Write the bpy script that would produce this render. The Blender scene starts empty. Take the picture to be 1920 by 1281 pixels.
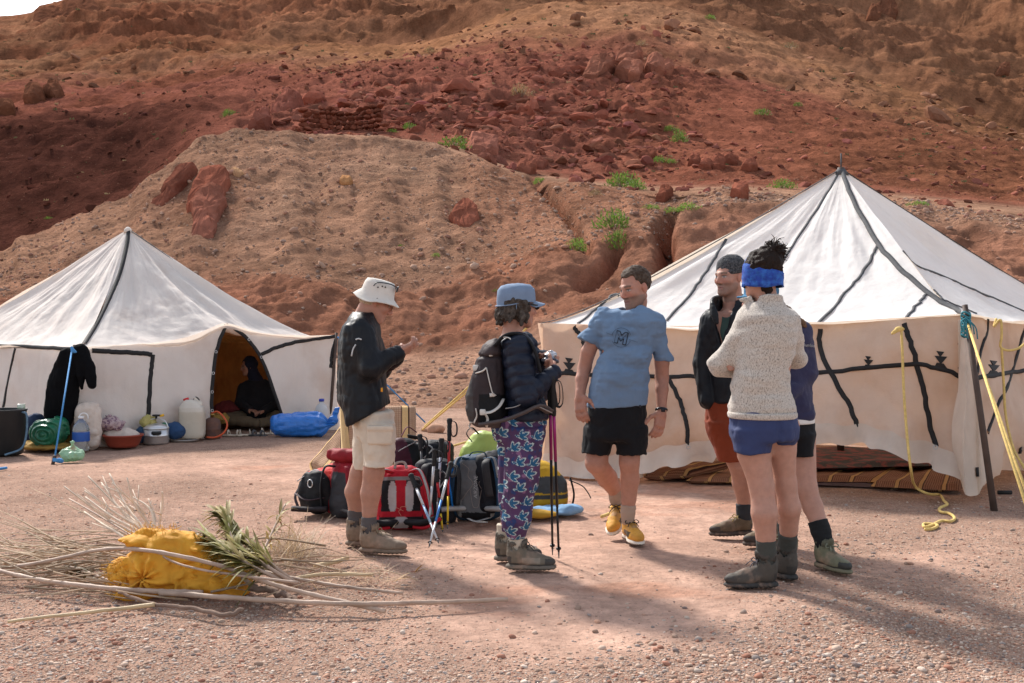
import bpy, math, random
import numpy as np
from mathutils import Vector, Matrix
rng = np.random.default_rng(7)
random.seed(7)
scn = bpy.context.scene
C = scn.collection

# ------------------------------------------------------------------ camera
FPX, HC, YH = 2000.0, 1.28, 630.0          # focal length in photo pixels, lens height, horizon row
cam_d = bpy.data.cameras.new('camera'); cam = bpy.data.objects.new('camera', cam_d); C.objects.link(cam)
cam_d.sensor_width = 36.0; cam_d.lens = FPX / 1920 * 36.0
cam_d.clip_start = 0.05; cam_d.clip_end = 4000
PITCH = math.atan((YH - 640.5) / FPX)
cam.location = (0, 0, HC); cam.rotation_euler = (math.radians(90) + PITCH, 0, 0)
scn.camera = cam

# ------------------------------------------------------------------ sky, sun, exposure
SUN_EL, SUN_AZ = math.radians(43), math.radians(-31)     # azimuth from +Y towards +X
w = bpy.data.worlds.new('World'); scn.world = w; w.use_nodes = True
nt = w.node_tree; nt.nodes.clear()
wo = nt.nodes.new('ShaderNodeOutputWorld'); bg = nt.nodes.new('ShaderNodeBackground')
sky = nt.nodes.new('ShaderNodeTexSky'); sky.sky_type = 'NISHITA'; sky.sun_disc = False
sky.sun_elevation = SUN_EL; sky.sun_rotation = SUN_AZ; sky.air_density = 1.0; sky.dust_density = 1.2; sky.ozone_density = 1.0
# thin high cloud veils the sky: mix the blue towards white in soft banks all round
tc = nt.nodes.new('ShaderNodeTexCoord'); nz = nt.nodes.new('ShaderNodeTexNoise'); nz.inputs['Scale'].default_value = 2.2; nz.inputs['Detail'].default_value = 5
mr = nt.nodes.new('ShaderNodeMapRange'); mr.inputs[1].default_value = 0.3; mr.inputs[2].default_value = 0.7; mr.inputs[3].default_value = 0.55; mr.inputs[4].default_value = 0.95
hs = nt.nodes.new('ShaderNodeHueSaturation'); hs.inputs['Saturation'].default_value = 0.28; hs.inputs['Value'].default_value = 0.9
mx = nt.nodes.new('ShaderNodeMix'); mx.data_type = 'RGBA'
nt.links.new(tc.outputs['Generated'], nz.inputs['Vector']); nt.links.new(nz.outputs['Fac'], mr.inputs[0])
nt.links.new(sky.outputs[0], hs.inputs['Color']); nt.links.new(mr.outputs[0], mx.inputs[0])
nt.links.new(sky.outputs[0], mx.inputs[6]); nt.links.new(hs.outputs[0], mx.inputs[7])
nt.links.new(mx.outputs[2], bg.inputs['Color']); bg.inputs['Strength'].default_value = 0.15
nt.links.new(bg.outputs[0], wo.inputs['Surface'])
sd = bpy.data.lights.new('sun', 'SUN'); so = bpy.data.objects.new('sun', sd); C.objects.link(so)
sd.energy = 3.1; sd.angle = math.radians(7.0); sd.color = (1.0, 0.945, 0.875)
to_sun = Vector((math.sin(SUN_AZ) * math.cos(SUN_EL), math.cos(SUN_AZ) * math.cos(SUN_EL), math.sin(SUN_EL)))
so.rotation_euler = (-to_sun).to_track_quat('-Z', 'Y').to_euler(); so.location = to_sun * 60
scn.view_settings.view_transform = 'Standard'; scn.view_settings.look = 'None'
scn.view_settings.gamma = 1.0; scn.view_settings.use_curve_mapping = False; scn.view_settings.exposure = 1.0
scn.cycles.use_denoising = True
scn.cycles.max_bounces = 6; scn.cycles.transparent_max_bounces = 8

# ------------------------------------------------------------------ pixel -> place
cp, sp = math.cos(PITCH), math.sin(PITCH)
def P(u, v, d):
    """point on the ray of photo pixel (u, v) at forward distance d"""
    a, b = (u - 960.0) / FPX, (640.5 - v) / FPX
    y = cp - b * sp; z = sp + b * cp
    return np.array([a / y * d, d, HC + z / y * d])
def Z(v, d):
    b = (640.5 - v) / FPX
    return HC + (sp + b * cp) / (cp - b * sp) * d
def G(u, v, z=0.0):
    """ground point seen at pixel"""
    b = (640.5 - v) / FPX
    k = (sp + b * cp) / (cp - b * sp)
    d = (z - HC) / k
    return np.array([(u - 960.0) / FPX / (cp - b * sp) * d, d, z])

# ------------------------------------------------------------------ noise (numpy value / gradient noise)
_perm = rng.random((64, 64, 64)).astype(np.float32)
def vnoise(p):
    p = np.asarray(p, np.float64); i = np.floor(p).astype(np.int64); f = p - i; f = f * f * (3 - 2 * f)
    i0 = i & 63; i1 = (i + 1) & 63
    x0, y0, z0 = i0[..., 0], i0[..., 1], i0[..., 2]; x1, y1, z1 = i1[..., 0], i1[..., 1], i1[..., 2]
    fx, fy, fz = f[..., 0], f[..., 1], f[..., 2]
    a = _perm[x0, y0, z0] * (1 - fx) + _perm[x1, y0, z0] * fx
    b = _perm[x0, y1, z0] * (1 - fx) + _perm[x1, y1, z0] * fx
    c = _perm[x0, y0, z1] * (1 - fx) + _perm[x1, y0, z1] * fx
    d = _perm[x0, y1, z1] * (1 - fx) + _perm[x1, y1, z1] * fx
    return ((a * (1 - fy) + b * fy) * (1 - fz) + (c * (1 - fy) + d * fy) * fz) * 2 - 1
def fbm(p, oct=4, gain=0.5, lac=2.03):
    p = np.asarray(p, np.float64); s = 0; a = 1.0
    for k in range(oct):
        s = s + a * vnoise(p + 11.3 * k); p = p * lac; a *= gain
    return s
def ridged(p, oct=4, gain=0.5, lac=2.1):
    p = np.asarray(p, np.float64); s = 0; a = 1.0
    for k in range(oct):
        s = s + a * (1 - 2 * np.abs(vnoise(p + 7.7 * k))); p = p * lac; a *= gain
    return s
def sstep(a, b, x):
    t = np.clip((x - a) / (b - a), 0, 1); return t * t * (3 - 2 * t)

# ------------------------------------------------------------------ objects
def tag(o, label, cat, group=None):
    o['label'] = label; o['category'] = cat
    if group: o['group'] = group
    return o
def empty(name, loc=(0, 0, 0)):
    o = bpy.data.objects.new(name, None); C.objects.link(o); o.location = tuple(float(x) for x in loc); o.empty_display_size = 0.1
    return o
def thing(name, label, cat, loc=(0, 0, 0), group=None):
    return tag(empty(name, loc), label, cat, group)
def mesh_data(name, verts, faces, smooth=True, col=None, uv=None):
    me = bpy.data.meshes.new(name)
    verts = np.asarray(verts, np.float32)
    if isinstance(faces, np.ndarray):
        n, k = faces.shape
        me.vertices.add(len(verts)); me.vertices.foreach_set('co', verts.ravel())
        me.loops.add(n * k); me.loops.foreach_set('vertex_index', faces.astype(np.int32).ravel())
        me.polygons.add(n); me.polygons.foreach_set('loop_start', np.arange(0, n * k, k, dtype=np.int32))
        me.update(calc_edges=True); me.validate()
    else:
        me.from_pydata([tuple(map(float, v)) for v in verts], [], [tuple(int(i) for i in f) for f in faces]); me.update()
    me.polygons.foreach_set('use_smooth', np.full(len(me.polygons), bool(smooth)))
    if col is not None:
        col = np.asarray(col, np.float32)
        at = me.color_attributes.new('Col', 'FLOAT_COLOR', 'POINT')
        c4 = np.ones((len(me.vertices), 4), np.float32); c4[:, :col.shape[1]] = col[:len(me.vertices)]
        at.data.foreach_set('color', c4.ravel())
    if uv is not None:
        uv = np.asarray(uv, np.float32)
        ul = me.uv_layers.new(name='UVMap'); idx = np.empty(len(me.loops), np.int32); me.loops.foreach_get('vertex_index', idx)
        ul.data.foreach_set('uv', uv[idx].ravel())
    return me
def link(name, me, mat, parent=None, loc=None, rot=None, scale=None):
    o = bpy.data.objects.new(name, me); C.objects.link(o)
    if mat is not None and not me.materials: me.materials.append(mat)
    if parent is not None:
        o.parent = parent
        # vertices are written in world space for children of an empty that carries only a location
        if loc is None: o.location = tuple(-x for x in parent.location)
    if loc is not None: o.location = tuple(float(x) for x in loc)
    if rot is not None: o.rotation_euler = rot
    if scale is not None: o.scale = scale
    return o
def sub(name, me, mat, parent):
    """sub-part: same frame as its parent part"""
    o = bpy.data.objects.new(name, me); C.objects.link(o); o.parent = parent
    if mat is not None and not me.materials: me.materials.append(mat)
    return o
def mk(name, verts, faces, mat, parent=None, smooth=True, col=None, uv=None):
    return link(name, mesh_data(name, verts, faces, smooth, col, uv), mat, parent)

class MB:
    """collects primitive shapes of ONE part"""
    def __init__(s): s.v = []; s.f = []; s.n = 0; s.c = []
    def add(s, v, f, col=None):
        v = np.asarray(v, float); s.v.append(v); s.f += [tuple(i + s.n for i in q) for q in f]; s.n += len(v)
        s.c.append(np.tile(np.asarray(col if col is not None else (1, 1, 1), float), (len(v), 1)) if col is None or np.ndim(col) == 1 else np.asarray(col, float))
        return s
    def tube(s, pts, r, n=8, col=None, cap=True, flat=1.0):
        v, f = tube_vf(pts, r, n, cap, flat); return s.add(v, f, col)
    def box(s, c, h, R=None, col=None, bev=0.0):
        v, f = box_vf(h, bev); v = np.asarray(v)
        if R is not None: v = v @ np.asarray(R).T
        return s.add(v + np.asarray(c), f, col)
    def lathe(s, prof, c=(0, 0, 0), n=28, R=None, col=None):
        v, f = lathe_vf(prof, n)
        if R is not None: v = v @ np.asarray(R).T
        return s.add(v + np.asarray(c), f, col)
    def mesh(s, name, smooth=True):
        V = np.concatenate(s.v); return mesh_data(name, V, s.f, smooth, np.concatenate(s.c))
    def build(s, name, mat, parent=None, smooth=True): return link(name, s.mesh(name, smooth), mat, parent)
    def sub(s, name, mat, parent, smooth=True): return sub(name, s.mesh(name, smooth), mat, parent)

def catmull(pts, n):
    pts = np.asarray(pts, float); m = len(pts)
    if m < 3: return np.array([pts[0] + (pts[-1] - pts[0]) * t for t in np.linspace(0, 1, n)])
    Q = np.vstack([2 * pts[0] - pts[1], pts, 2 * pts[-1] - pts[-2]])
    out = []
    for t in np.linspace(0, m - 1 - 1e-9, n):
        i = int(t); f = t - i; a, b, c, d = Q[i], Q[i + 1], Q[i + 2], Q[i + 3]
        out.append(0.5 * (2 * b + (c - a) * f + (2 * a - 5 * b + 4 * c - d) * f * f + (3 * b - a - 3 * c + d) * f ** 3))
    return np.array(out)
def tube_vf(pts, r, n=8, cap=True, flat=1.0, up=None):
    pts = np.asarray(pts, float); m = len(pts)
    r = np.full(m, r, float) if np.ndim(r) == 0 else np.asarray(r, float)
    if len(r) != m: r = np.interp(np.linspace(0, 1, m), np.linspace(0, 1, len(r)), r)
    T = np.gradient(pts, axis=0); T /= np.linalg.norm(T, axis=1)[:, None] + 1e-12
    a = np.array(up, float) if up is not None else (np.array([0, 0, 1.0]) if abs(T[0][2]) < 0.9 else np.array([1.0, 0, 0]))
    V = []; F = []
    for i in range(m):
        a = a - T[i] * a.dot(T[i]); a /= np.linalg.norm(a) + 1e-12; b = np.cross(T[i], a)
        th = np.linspace(0, 2 * np.pi, n, endpoint=False)
        V.append(pts[i] + r[i] * (np.cos(th)[:, None] * b + flat * np.sin(th)[:, None] * a))
    V = np.concatenate(V)
    for i in range(m - 1):
        for k in range(n):
            k2 = (k + 1) % n; F.append((i * n + k, i * n + k2, (i + 1) * n + k2, (i + 1) * n + k))
    if cap: F.append(tuple(range(n - 1, -1, -1))); F.append(tuple((m - 1) * n + k for k in range(n)))
    return V, F
def box_vf(h, bev=0.0):
    hx, hy, hz = h
    if bev <= 0:
        v = [(x * hx, y * hy, z * hz) for x in (-1, 1) for y in (-1, 1) for z in (-1, 1)]
        return v, [(0, 1, 3, 2), (4, 6, 7, 5), (0, 4, 5, 1), (2, 3, 7, 6), (0, 2, 6, 4), (1, 5, 7, 3)]
    v = []; idx = {}
    for x in (-1, 1):
        for y in (-1, 1):
            for z in (-1, 1):
                for ax in range(3):
                    q = [x * (hx - bev), y * (hy - bev), z * (hz - bev)]; q[ax] = (x, y, z)[ax] * h[ax]
                    idx[(x, y, z, ax)] = len(v); v.append(tuple(q))
    f = []
    def face(ids):
        p = np.array([v[i] for i in ids]); nrm = np.cross(p[1] - p[0], p[2] - p[1])
        f.append(tuple(ids) if nrm.dot(p.mean(0)) > 0 else tuple(ids[::-1]))
    S = (-1, 1); o = lambda ax: [k for k in range(3) if k != ax]
    def key(d, ax): return idx[(d[0], d[1], d[2], ax)]
    for ax in range(3):
        a, b = o(ax)
        for s in S:
            ids = []
            for (p, q) in ((-1, -1), (1, -1), (1, 1), (-1, 1)):
                d = [0, 0, 0]; d[ax] = s; d[a] = p; d[b] = q; ids.append(key(d, ax))
            face(ids)
        for p in S:
            for q in S:
                d1 = [0, 0, 0]; d1[a] = p; d1[b] = q; d2 = list(d1); d1[ax] = -1; d2[ax] = 1
                face([key(d1, a), key(d2, a), key(d2, b), key(d1, b)])
    for x in S:
        for y in S:
            for z in S: face([key((x, y, z), 0), key((x, y, z), 1), key((x, y, z), 2)])
    return v, f
def lathe_vf(prof, n=28):
    th = np.linspace(0, 2 * np.pi, n, endpoint=False); V = []; F = []
    for (r, z) in prof: V += [(r * math.cos(t), r * math.sin(t), z) for t in th]
    m = len(prof)
    for i in range(m - 1):
        for k in range(n):
            k2 = (k + 1) % n; F.append((i * n + k, i * n + k2, (i + 1) * n + k2, (i + 1) * n + k))
    if prof[0][0] > 1e-6: F.append(tuple(range(n - 1, -1, -1)))
    if prof[-1][0] > 1e-6: F.append(tuple((m - 1) * n + k for k in range(n)))
    return np.array(V), F
def rotz(a): c, s = math.cos(a), math.sin(a); return np.array([[c, -s, 0], [s, c, 0], [0, 0, 1.0]])
def frame(fwd, up=(0, 0, 1)):
    """columns: right, forward, up"""
    f = np.array(fwd, float); f /= np.linalg.norm(f); u = np.array(up, float); r = np.cross(f, u); r /= np.linalg.norm(r); u = np.cross(r, f)
    return np.stack([r, f, u], axis=1)
def grid_faces(nu, nv, wrap=False):
    i, j = np.meshgrid(np.arange(nu - (0 if wrap else 1)), np.arange(nv - 1), indexing='ij'); i2 = (i + 1) % nu
    return np.stack([i * nv + j, i2 * nv + j, i2 * nv + j + 1, i * nv + j + 1], -1).reshape(-1, 4)

# ------------------------------------------------------------------ materials
_mats = {}
def mat(name, col=(0.5, 0.5, 0.5), rough=0.8, vcol=False, var=0.12, vscale=6.0, bump=0.2, bscale=40.0, bdist=0.01, metal=0.0,
        transl=0.0, tcol=None, spec=0.3, sheen=0.0, col2=None, mscale=3.0, mlo=0.4, mhi=0.6, wave=None, alpha=None, sss=0.0, trans=0.0, coat=0.0):
    """procedural material: base colour (or the Col attribute) broken up by noise, optional second colour in patches, noise bump"""
    if name in _mats: return _mats[name]
    m = bpy.data.materials.new(name); m.use_nodes = True; n = m.node_tree; n.nodes.clear(); L = n.links.new
    out = n.nodes.new('ShaderNodeOutputMaterial'); b = n.nodes.new('ShaderNodeBsdfPrincipled')
    t = n.nodes.new('ShaderNodeTexCoord')
    def noise(sc, det=5, ro=0.6):
        q = n.nodes.new('ShaderNodeTexNoise'); q.inputs['Scale'].default_value = sc; q.inputs['Detail'].default_value = det; q.inputs['Roughness'].default_value = ro
        L(t.outputs['Object'], q.inputs['Vector']); return q
    if vcol:
        a = n.nodes.new('ShaderNodeAttribute'); a.attribute_name = 'Col'; csock = a.outputs['Color']
    else:
        a = n.nodes.new('ShaderNodeRGB'); a.outputs[0].default_value = (*col, 1); csock = a.outputs[0]
    if col2 is not None:
        q = noise(mscale); r = n.nodes.new('ShaderNodeMapRange'); r.inputs[1].default_value = mlo; r.inputs[2].default_value = mhi
        L(q.outputs['Fac'], r.inputs[0]); x = n.nodes.new('ShaderNodeMix'); x.data_type = 'RGBA'
        L(r.outputs[0], x.inputs[0]); L(csock, x.inputs[6]); x.inputs[7].default_value = (*col2, 1); csock = x.outputs[2]
    if var > 0:
        q = noise(vscale); r = n.nodes.new('ShaderNodeMapRange'); r.inputs[1].default_value = 0.25; r.inputs[2].default_value = 0.75
        r.inputs[3].default_value = 1 - var; r.inputs[4].default_value = 1 + var; L(q.outputs['Fac'], r.inputs[0])
        x = n.nodes.new('ShaderNodeVectorMath'); x.operation = 'SCALE'; L(csock, x.inputs[0]); L(r.outputs[0], x.inputs['Scale']); csock = x.outputs[0]
    L(csock, b.inputs['Base Color'])
    b.inputs['Roughness'].default_value = rough; b.inputs['Metallic'].default_value = metal
    b.inputs['Specular IOR Level'].default_value = spec
    if sheen: b.inputs['Sheen Weight'].default_value = sheen
    if coat: b.inputs['Coat Weight'].default_value = coat
    if sss:
        b.inputs['Subsurface Weight'].default_value = sss; b.inputs['Subsurface Radius'].default_value = (0.012, 0.004, 0.002); b.inputs['Subsurface Scale'].default_value = 1.0
    if trans: b.inputs['Transmission Weight'].default_value = trans
    if bump > 0:
        q = noise(bscale, 6, 0.65); bp = n.nodes.new('ShaderNodeBump'); bp.inputs['Strength'].default_value = bump; bp.inputs['Distance'].default_value = bdist
        L(q.outputs['Fac'], bp.inputs['Height']); last = bp
        if wave:
            wv = n.nodes.new('ShaderNodeTexWave'); wv.inputs['Scale'].default_value = wave[0]; wv.bands_direction = wave[1]; wv.inputs['Distortion'].default_value = wave[2]
            L(t.outputs['Object'], wv.inputs['Vector']); b2 = n.nodes.new('ShaderNodeBump'); b2.inputs['Strength'].default_value = wave[3]; b2.inputs['Distance'].default_value = bdist
            L(wv.outputs['Fac'], b2.inputs['Height']); L(bp.outputs[0], b2.inputs['Normal']); last = b2
        L(last.outputs[0], b.inputs['Normal'])
    surf = b.outputs[0]
    if transl > 0:
        tr = n.nodes.new('ShaderNodeBsdfTranslucent'); mxs = n.nodes.new('ShaderNodeMixShader'); mxs.inputs[0].default_value = transl
        if tcol is not None: tr.inputs['Color'].default_value = (*tcol, 1)
        else: L(csock, tr.inputs['Color'])
        L(surf, mxs.inputs[1]); L(tr.outputs[0], mxs.inputs[2]); surf = mxs.outputs[0]
    if alpha is not None:
        tp = n.nodes.new('ShaderNodeBsdfTransparent'); mxs = n.nodes.new('ShaderNodeMixShader'); mxs.inputs[0].default_value = alpha
        L(tp.outputs[0], mxs.inputs[1]); L(surf, mxs.inputs[2]); surf = mxs.outputs[0]
    L(surf, out.inputs['Surface']); _mats[name] = m
    return m
# ================================================================== the land
def curve(pts, us, col):
    pts = sorted(pts); return np.interp(us, [p[0] for p in pts], [p[col] for p in pts])
US = np.arange(-520, 2441, 4.0)
LINES = [  # feature lines of the hillside: (u, row, distance)
 [(-520, 742, 18.5), (0, 742, 18.5), (600, 742, 19), (900, 752, 18.5), (1100, 752, 18.5), (1500, 760, 17.6), (1920, 775, 16.5), (2440, 775, 16.5)],
 [(-520, 640, 26), (0, 640, 26), (560, 648, 26), (640, 664, 25.5), (800, 672, 25.2), (900, 656, 25.5), (1000, 640, 26), (1080, 600, 26), (1250, 560, 25.5), (1500, 560, 25), (1920, 570, 24), (2440, 570, 24)],
 [(-520, 570, 30.2), (0, 565, 30.4), (300, 545, 30.6), (560, 520, 30.8), (700, 545, 30.6), (850, 545, 30.6), (960, 520, 30.6), (1040, 470, 31.0), (1120, 452, 31.2), (1230, 425, 31.6), (1300, 400, 32.0), (1420, 380, 32.2), (1600, 395, 31.6), (1920, 430, 29.6), (2440, 440, 29.6)],
 [(-520, 540, 33), (-150, 500, 35), (0, 468, 37), (85, 430, 38.5), (200, 385, 40), (300, 325, 41), (345, 285, 42), (380, 258, 43), (430, 250, 44), (520, 248, 44), (620, 252, 44), (700, 255, 44), (800, 268, 43.4), (850, 282, 43), (900, 306, 42), (1000, 338, 41), (1090, 350, 39), (1250, 366, 37), (1320, 362, 36), (1400, 358, 36), (1500, 372, 36), (1700, 380, 35), (1920, 408, 33), (2440, 420, 33)],
 [(-520, 560, 47), (0, 512, 49), (85, 470, 50), (200, 430, 50), (300, 360, 52), (345, 318, 52), (380, 285, 52), (430, 268, 53), (520, 262, 54), (700, 256, 54), (800, 266, 52), (850, 270, 51), (900, 285, 50), (1000, 318, 49), (1100, 335, 48), (1250, 345, 47), (1400, 345, 46), (1600, 350, 46), (1920, 380, 44), (2440, 390, 44)],
 [(-520, 300, 80), (0, 262, 84), (200, 250, 84), (340, 225, 82), (480, 205, 78), (560, 205, 68), (700, 190, 68), (900, 205, 66), (1100, 225, 65), (1300, 250, 62), (1600, 285, 60), (1920, 335, 57), (2440, 350, 56)],
 [(-520, 210, 118), (0, 185, 120), (200, 175, 120), (400, 160, 115), (560, 140, 105), (800, 112, 96), (1000, 98, 92), (1200, 108, 90), (1260, 130, 89), (1400, 160, 87), (1600, 215, 82), (1920, 290, 75), (2440, 320, 74)],
 [(-520, 150, 150), (0, 135, 152), (200, 122, 152), (400, 110, 148), (560, 98, 142), (720, 102, 136), (800, 92, 134), (870, 68, 130), (950, 32, 126), (1020, 16, 122), (1120, 6, 121), (1220, 8, 120), (1300, 26, 118), (1400, 62, 115), (1500, 104, 112), (1620, 148, 108), (1740, 186, 105), (1830, 222, 103), (1920, 262, 100), (2440, 330, 96)],
 [(-520, 160, 168), (0, 146, 170), (200, 132, 170), (400, 120, 166), (560, 108, 160), (720, 112, 154), (800, 104, 152), (870, 82, 150), (950, 50, 146), (1020, 36, 142), (1120, 28, 140), (1220, 28, 140), (1300, 44, 138), (1400, 78, 134), (1500, 118, 130), (1620, 162, 124), (1740, 198, 120), (1830, 232, 118), (1920, 270, 116), (2440, 336, 112)],
 [(-520, 110, 230), (0, 92, 230), (120, 84, 228), (250, 52, 222), (400, 44, 214), (520, 46, 208), (650, 34, 200), (800, 20, 192), (950, -10, 186), (1100, -30, 182), (1300, -10, 180), (1450, 30, 176), (1600, 70, 170), (1750, 110, 164), (1920, 160, 156), (2440, 220, 150)],
 [(-520, 60, 330), (-60, 42, 330), (40, 37, 330), (62, 36, 322), (76, 22, 312), (104, 17, 308), (128, 8, 304), (165, -6, 300), (240, -20, 296), (380, -22, 288), (440, 2, 284), (470, 14, 282), (500, 18, 280), (530, 14, 278), (552, -12, 274), (600, -60, 270), (800, -120, 262), (1100, -160, 256), (1500, -180, 250), (1920, -160, 244), (2440, -140, 240)],
 [(-520, 80, 380), (-60, 60, 380), (40, 56, 380), (130, 40, 360), (240, 20, 350), (500, 30, 340), (600, -20, 330), (1100, -100, 320), (1920, -100, 300), (2440, -100, 300)],
]
NS = [46, 54, 130, 22, 72, 62, 52, 8, 44, 50, 3]
def smooth1(a, k):
    ker = np.exp(-np.linspace(-2, 2, 2 * k + 1) ** 2); ker /= ker.sum()
    return np.convolve(np.pad(a, k, mode='edge'), ker, 'valid')
yl = np.array([smooth1(curve(L, US, 1), 7) for L in LINES]); dl = np.array([smooth1(curve(L, US, 2), 9) for L in LINES])
yl[10] = curve(LINES[10], US, 1)
zl = Z(yl, dl); zl[0] = -0.04
rowsD, rowsZ, rowsS = [], [], []
for l, n in enumerate(NS):
    for k in range(n):
        t = k / n; rowsD.append(dl[l] * (1 - t) + dl[l + 1] * t); rowsZ.append(zl[l] * (1 - t) + zl[l + 1] * t); rowsS.append(l + t)
rowsD.append(dl[-1]); rowsZ.append(zl[-1]); rowsS.append(len(NS))
LD = np.array(rowsD).T; LZ = np.array(rowsZ).T; LS = np.array(rowsS)          # [u, r]
for it in range(3): LZ[:, 1:-1] = 0.25 * LZ[:, :-2] + 0.5 * LZ[:, 1:-1] + 0.25 * LZ[:, 2:]
nu, nr = LD.shape
LX = (US[:, None] - 960) / FPX * LD
Q = np.stack([LX, LD, LZ], -1)
S = np.broadcast_to(LS, (nu, nr)); U = np.broadcast_to(US[:, None], (nu, nr))
YP = YH - (LZ - HC) / LD * FPX
def bump_mask(a, b, e, x): return sstep(a - e, a + e, x) * (1 - sstep(b - e, b + e, x))
du = np.gradient(Q, axis=0); dr = np.gradient(Q, axis=1); N = np.cross(du, dr); N /= np.linalg.norm(N, axis=-1)[..., None]
Sw = S + 0.16 * fbm(Q * 0.22 + 6, 4); m_apron = bump_mask(-1, 1, 0.2, Sw); m_cliff = bump_mask(0.95, 2.0, 0.16, Sw); m_bank = bump_mask(1.9, 3.1, 0.15, S)
m_mid = bump_mask(4.0, 7.0, 0.4, S); m_far = sstep(7.2, 8.2, S)
leftfar = (1 - sstep(420, 640, U)) * sstep(3.6, 4.6, S)
rocky = bump_mask(4.15, 5.95, 0.25, S) * bump_mask(500, 1270, 60, U - (S - 5) * 90)
disp = 0.09 * fbm(Q * 0.33, 4) * (m_bank + m_apron * 0.5) + 0.06 * fbm(Q * 1.6, 3) * (m_bank + m_apron * 0.5)
gl = fbm(np.stack([U * 0.022, YP * 0.006, YP * 0], -1), 3); disp += 0.16 * gl * m_bank * sstep(2.0, 2.4, S)      # rills down the bank
disp += m_cliff * (0.20 * ridged(Q * np.array([0.55, 0.55, 0.8]), 5) + 0.25 * fbm(Q * 0.4, 2) - 0.05)
disp += bump_mask(2.78, 2.99, 0.08, S) * bump_mask(560, 860, 60, U) * -0.35                                    # undercut below the crest
blocks = vnoise(np.floor(Q * np.array([0.55, 0.45, 0.9]) + 0.55 * fbm(Q * 0.35, 2)[..., None] * np.array([1, 1, 1])) * 3.7)
disp += rocky * (0.34 * ridged(Q * np.array([0.35, 0.3, 0.5]), 5) + 0.28 * blocks)
disp += m_mid * (1 - rocky) * (0.55 * fbm(Q * 0.08, 4) + 0.22 * ridged(Q * 0.4, 3) * 0.6)
strat = np.sin(Q[..., 2] * 1.1 + 0.12 * Q[..., 0] + 2.2 * fbm(Q * 0.05, 3))
outc = sstep(0.1, 0.7, fbm(Q * np.array([0.022, 0.018, 0.04]) + 3.1, 3)) * sstep(5.2, 6.0, S)
disp += leftfar * (0.9 * ridged(Q * 0.07, 5) + 0.5 * strat * outc)
disp += m_far * (1.4 * ridged(Q * 0.03, 6, 0.6) + 0.7 * ridged(Q * np.array([0.12, 0.1, 0.2]), 4) + 0.6 * np.tanh(3 * strat) * outc + 1.6 * outc)
crag = np.exp(-((U - 300) / 150) ** 2 - ((YP - 110) / 55) ** 2) + 0.8 * np.exp(-((U - 620) / 170) ** 2 - ((YP - 55) / 38) ** 2) + np.exp(-((U - 140) / 90) ** 2 - ((YP - 30) / 30) ** 2)
disp += crag * sstep(6, 7, S) * (0.9 + 1.1 * ridged(Q * np.array([0.16, 0.10, 0.22]), 5) + 0.5 * np.sign(strat))
disp += m_far * sstep(1200, 1500, U) * 0.9 * ridged(Q * 0.055 + 5, 5)
disp += sstep(0.9, 1.3, S) * (1 - sstep(3.0, 3.3, S)) * 0.03 * ridged(Q * 2.2, 3) + sstep(3.6, 4.2, S) * (0.10 * ridged(Q * 0.9, 4) + 0.10 * (Q[..., 1] / 60) * ridged(Q * 0.35 + 8, 4))
disp *= 1 - sstep(10.6, 11, S)
disp *= 0.35 + 0.65 * sstep(0, 0.6, S)
skyl = np.exp(-((S - 10) / 0.5) ** 2); disp *= 1 - 0.95 * skyl * (U < 640)
# the gully and the small washouts cut into the bank on the right
def poly_mask(pts, wpx):
    best = np.full(U.shape, 1e9)
    for (a, b) in zip(pts[:-1], pts[1:]):
        a = np.array(a, float); b = np.array(b, float); t = np.clip(((U - a[0]) * (b[0] - a[0]) + (YP - a[1]) * (b[1] - a[1])) / ((b - a) ** 2).sum(), 0, 1)
        best = np.minimum(best, np.hypot(U - a[0] - t * (b[0] - a[0]), YP - a[1] - t * (b[1] - a[1])))
    return np.exp(-(best / wpx) ** 2)
gull = poly_mask([(1262, 395), (1240, 425), (1250, 455), (1245, 500), (1240, 540)], 13) + 0.55 * poly_mask([(1160, 470), (1130, 500), (1085, 520)], 12) + 0.5 * poly_mask([(1000, 330), (1080, 420), (1100, 470)], 9)
disp -= 1.3 * gull * bump_mask(0.6, 3.2, 0.25, S)
Q2 = Q + N * disp[..., None]
Q2[..., 2] = np.where(S < 0.05, Q[..., 2], Q2[..., 2])
# soil colours (albedo, plus cloud shade mixed into the dark left and right slopes), alpha = amount of loose gravel on top
lin = lambda r, g, b: np.array([((x / 255 + 0.055) / 1.055) ** 2.4 for x in (r, g, b)])
def mixc(c, c2, m): return c + (np.asarray(c2) - c) * m[..., None]
n1 = fbm(Q * 0.25, 4); n2 = fbm(Q * 0.06 + 9, 4); n3 = fbm(Q * 1.1, 3)
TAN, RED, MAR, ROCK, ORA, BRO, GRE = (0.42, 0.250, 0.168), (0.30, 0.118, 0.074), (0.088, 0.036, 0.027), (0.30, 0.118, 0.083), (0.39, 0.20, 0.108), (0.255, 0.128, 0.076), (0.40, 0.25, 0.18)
colr = np.ones((nu, nr, 3)) * np.array(TAN)
colr = mixc(colr, (0.46, 0.295, 0.205), sstep(-0.1, 0.5, n1) * 0.6)
colr = mixc(colr, RED, np.clip(m_cliff * (0.55 + 0.4 * sstep(-0.2, 0.5, n2)) + 0.45 * sstep(0.0, 0.6, n2 + 0.4 * n1) * m_bank, 0, 1) * (0.75 + 0.25 * sstep(-0.3, 0.3, n1)))
colr = mixc(colr, (0.40, 0.17, 0.10), m_bank * bump_mask(880, 1240, 60, U) * 0.4)
colr = mixc(colr, ROCK, sstep(3.4, 3.9, S) * (1 - sstep(6.0, 6.8, S)))
colr = mixc(colr, RED, sstep(3.6, 4.1, S) * (1 - sstep(5.4, 6.2, S)) * sstep(1050, 1250, U) * 0.8)
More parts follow.
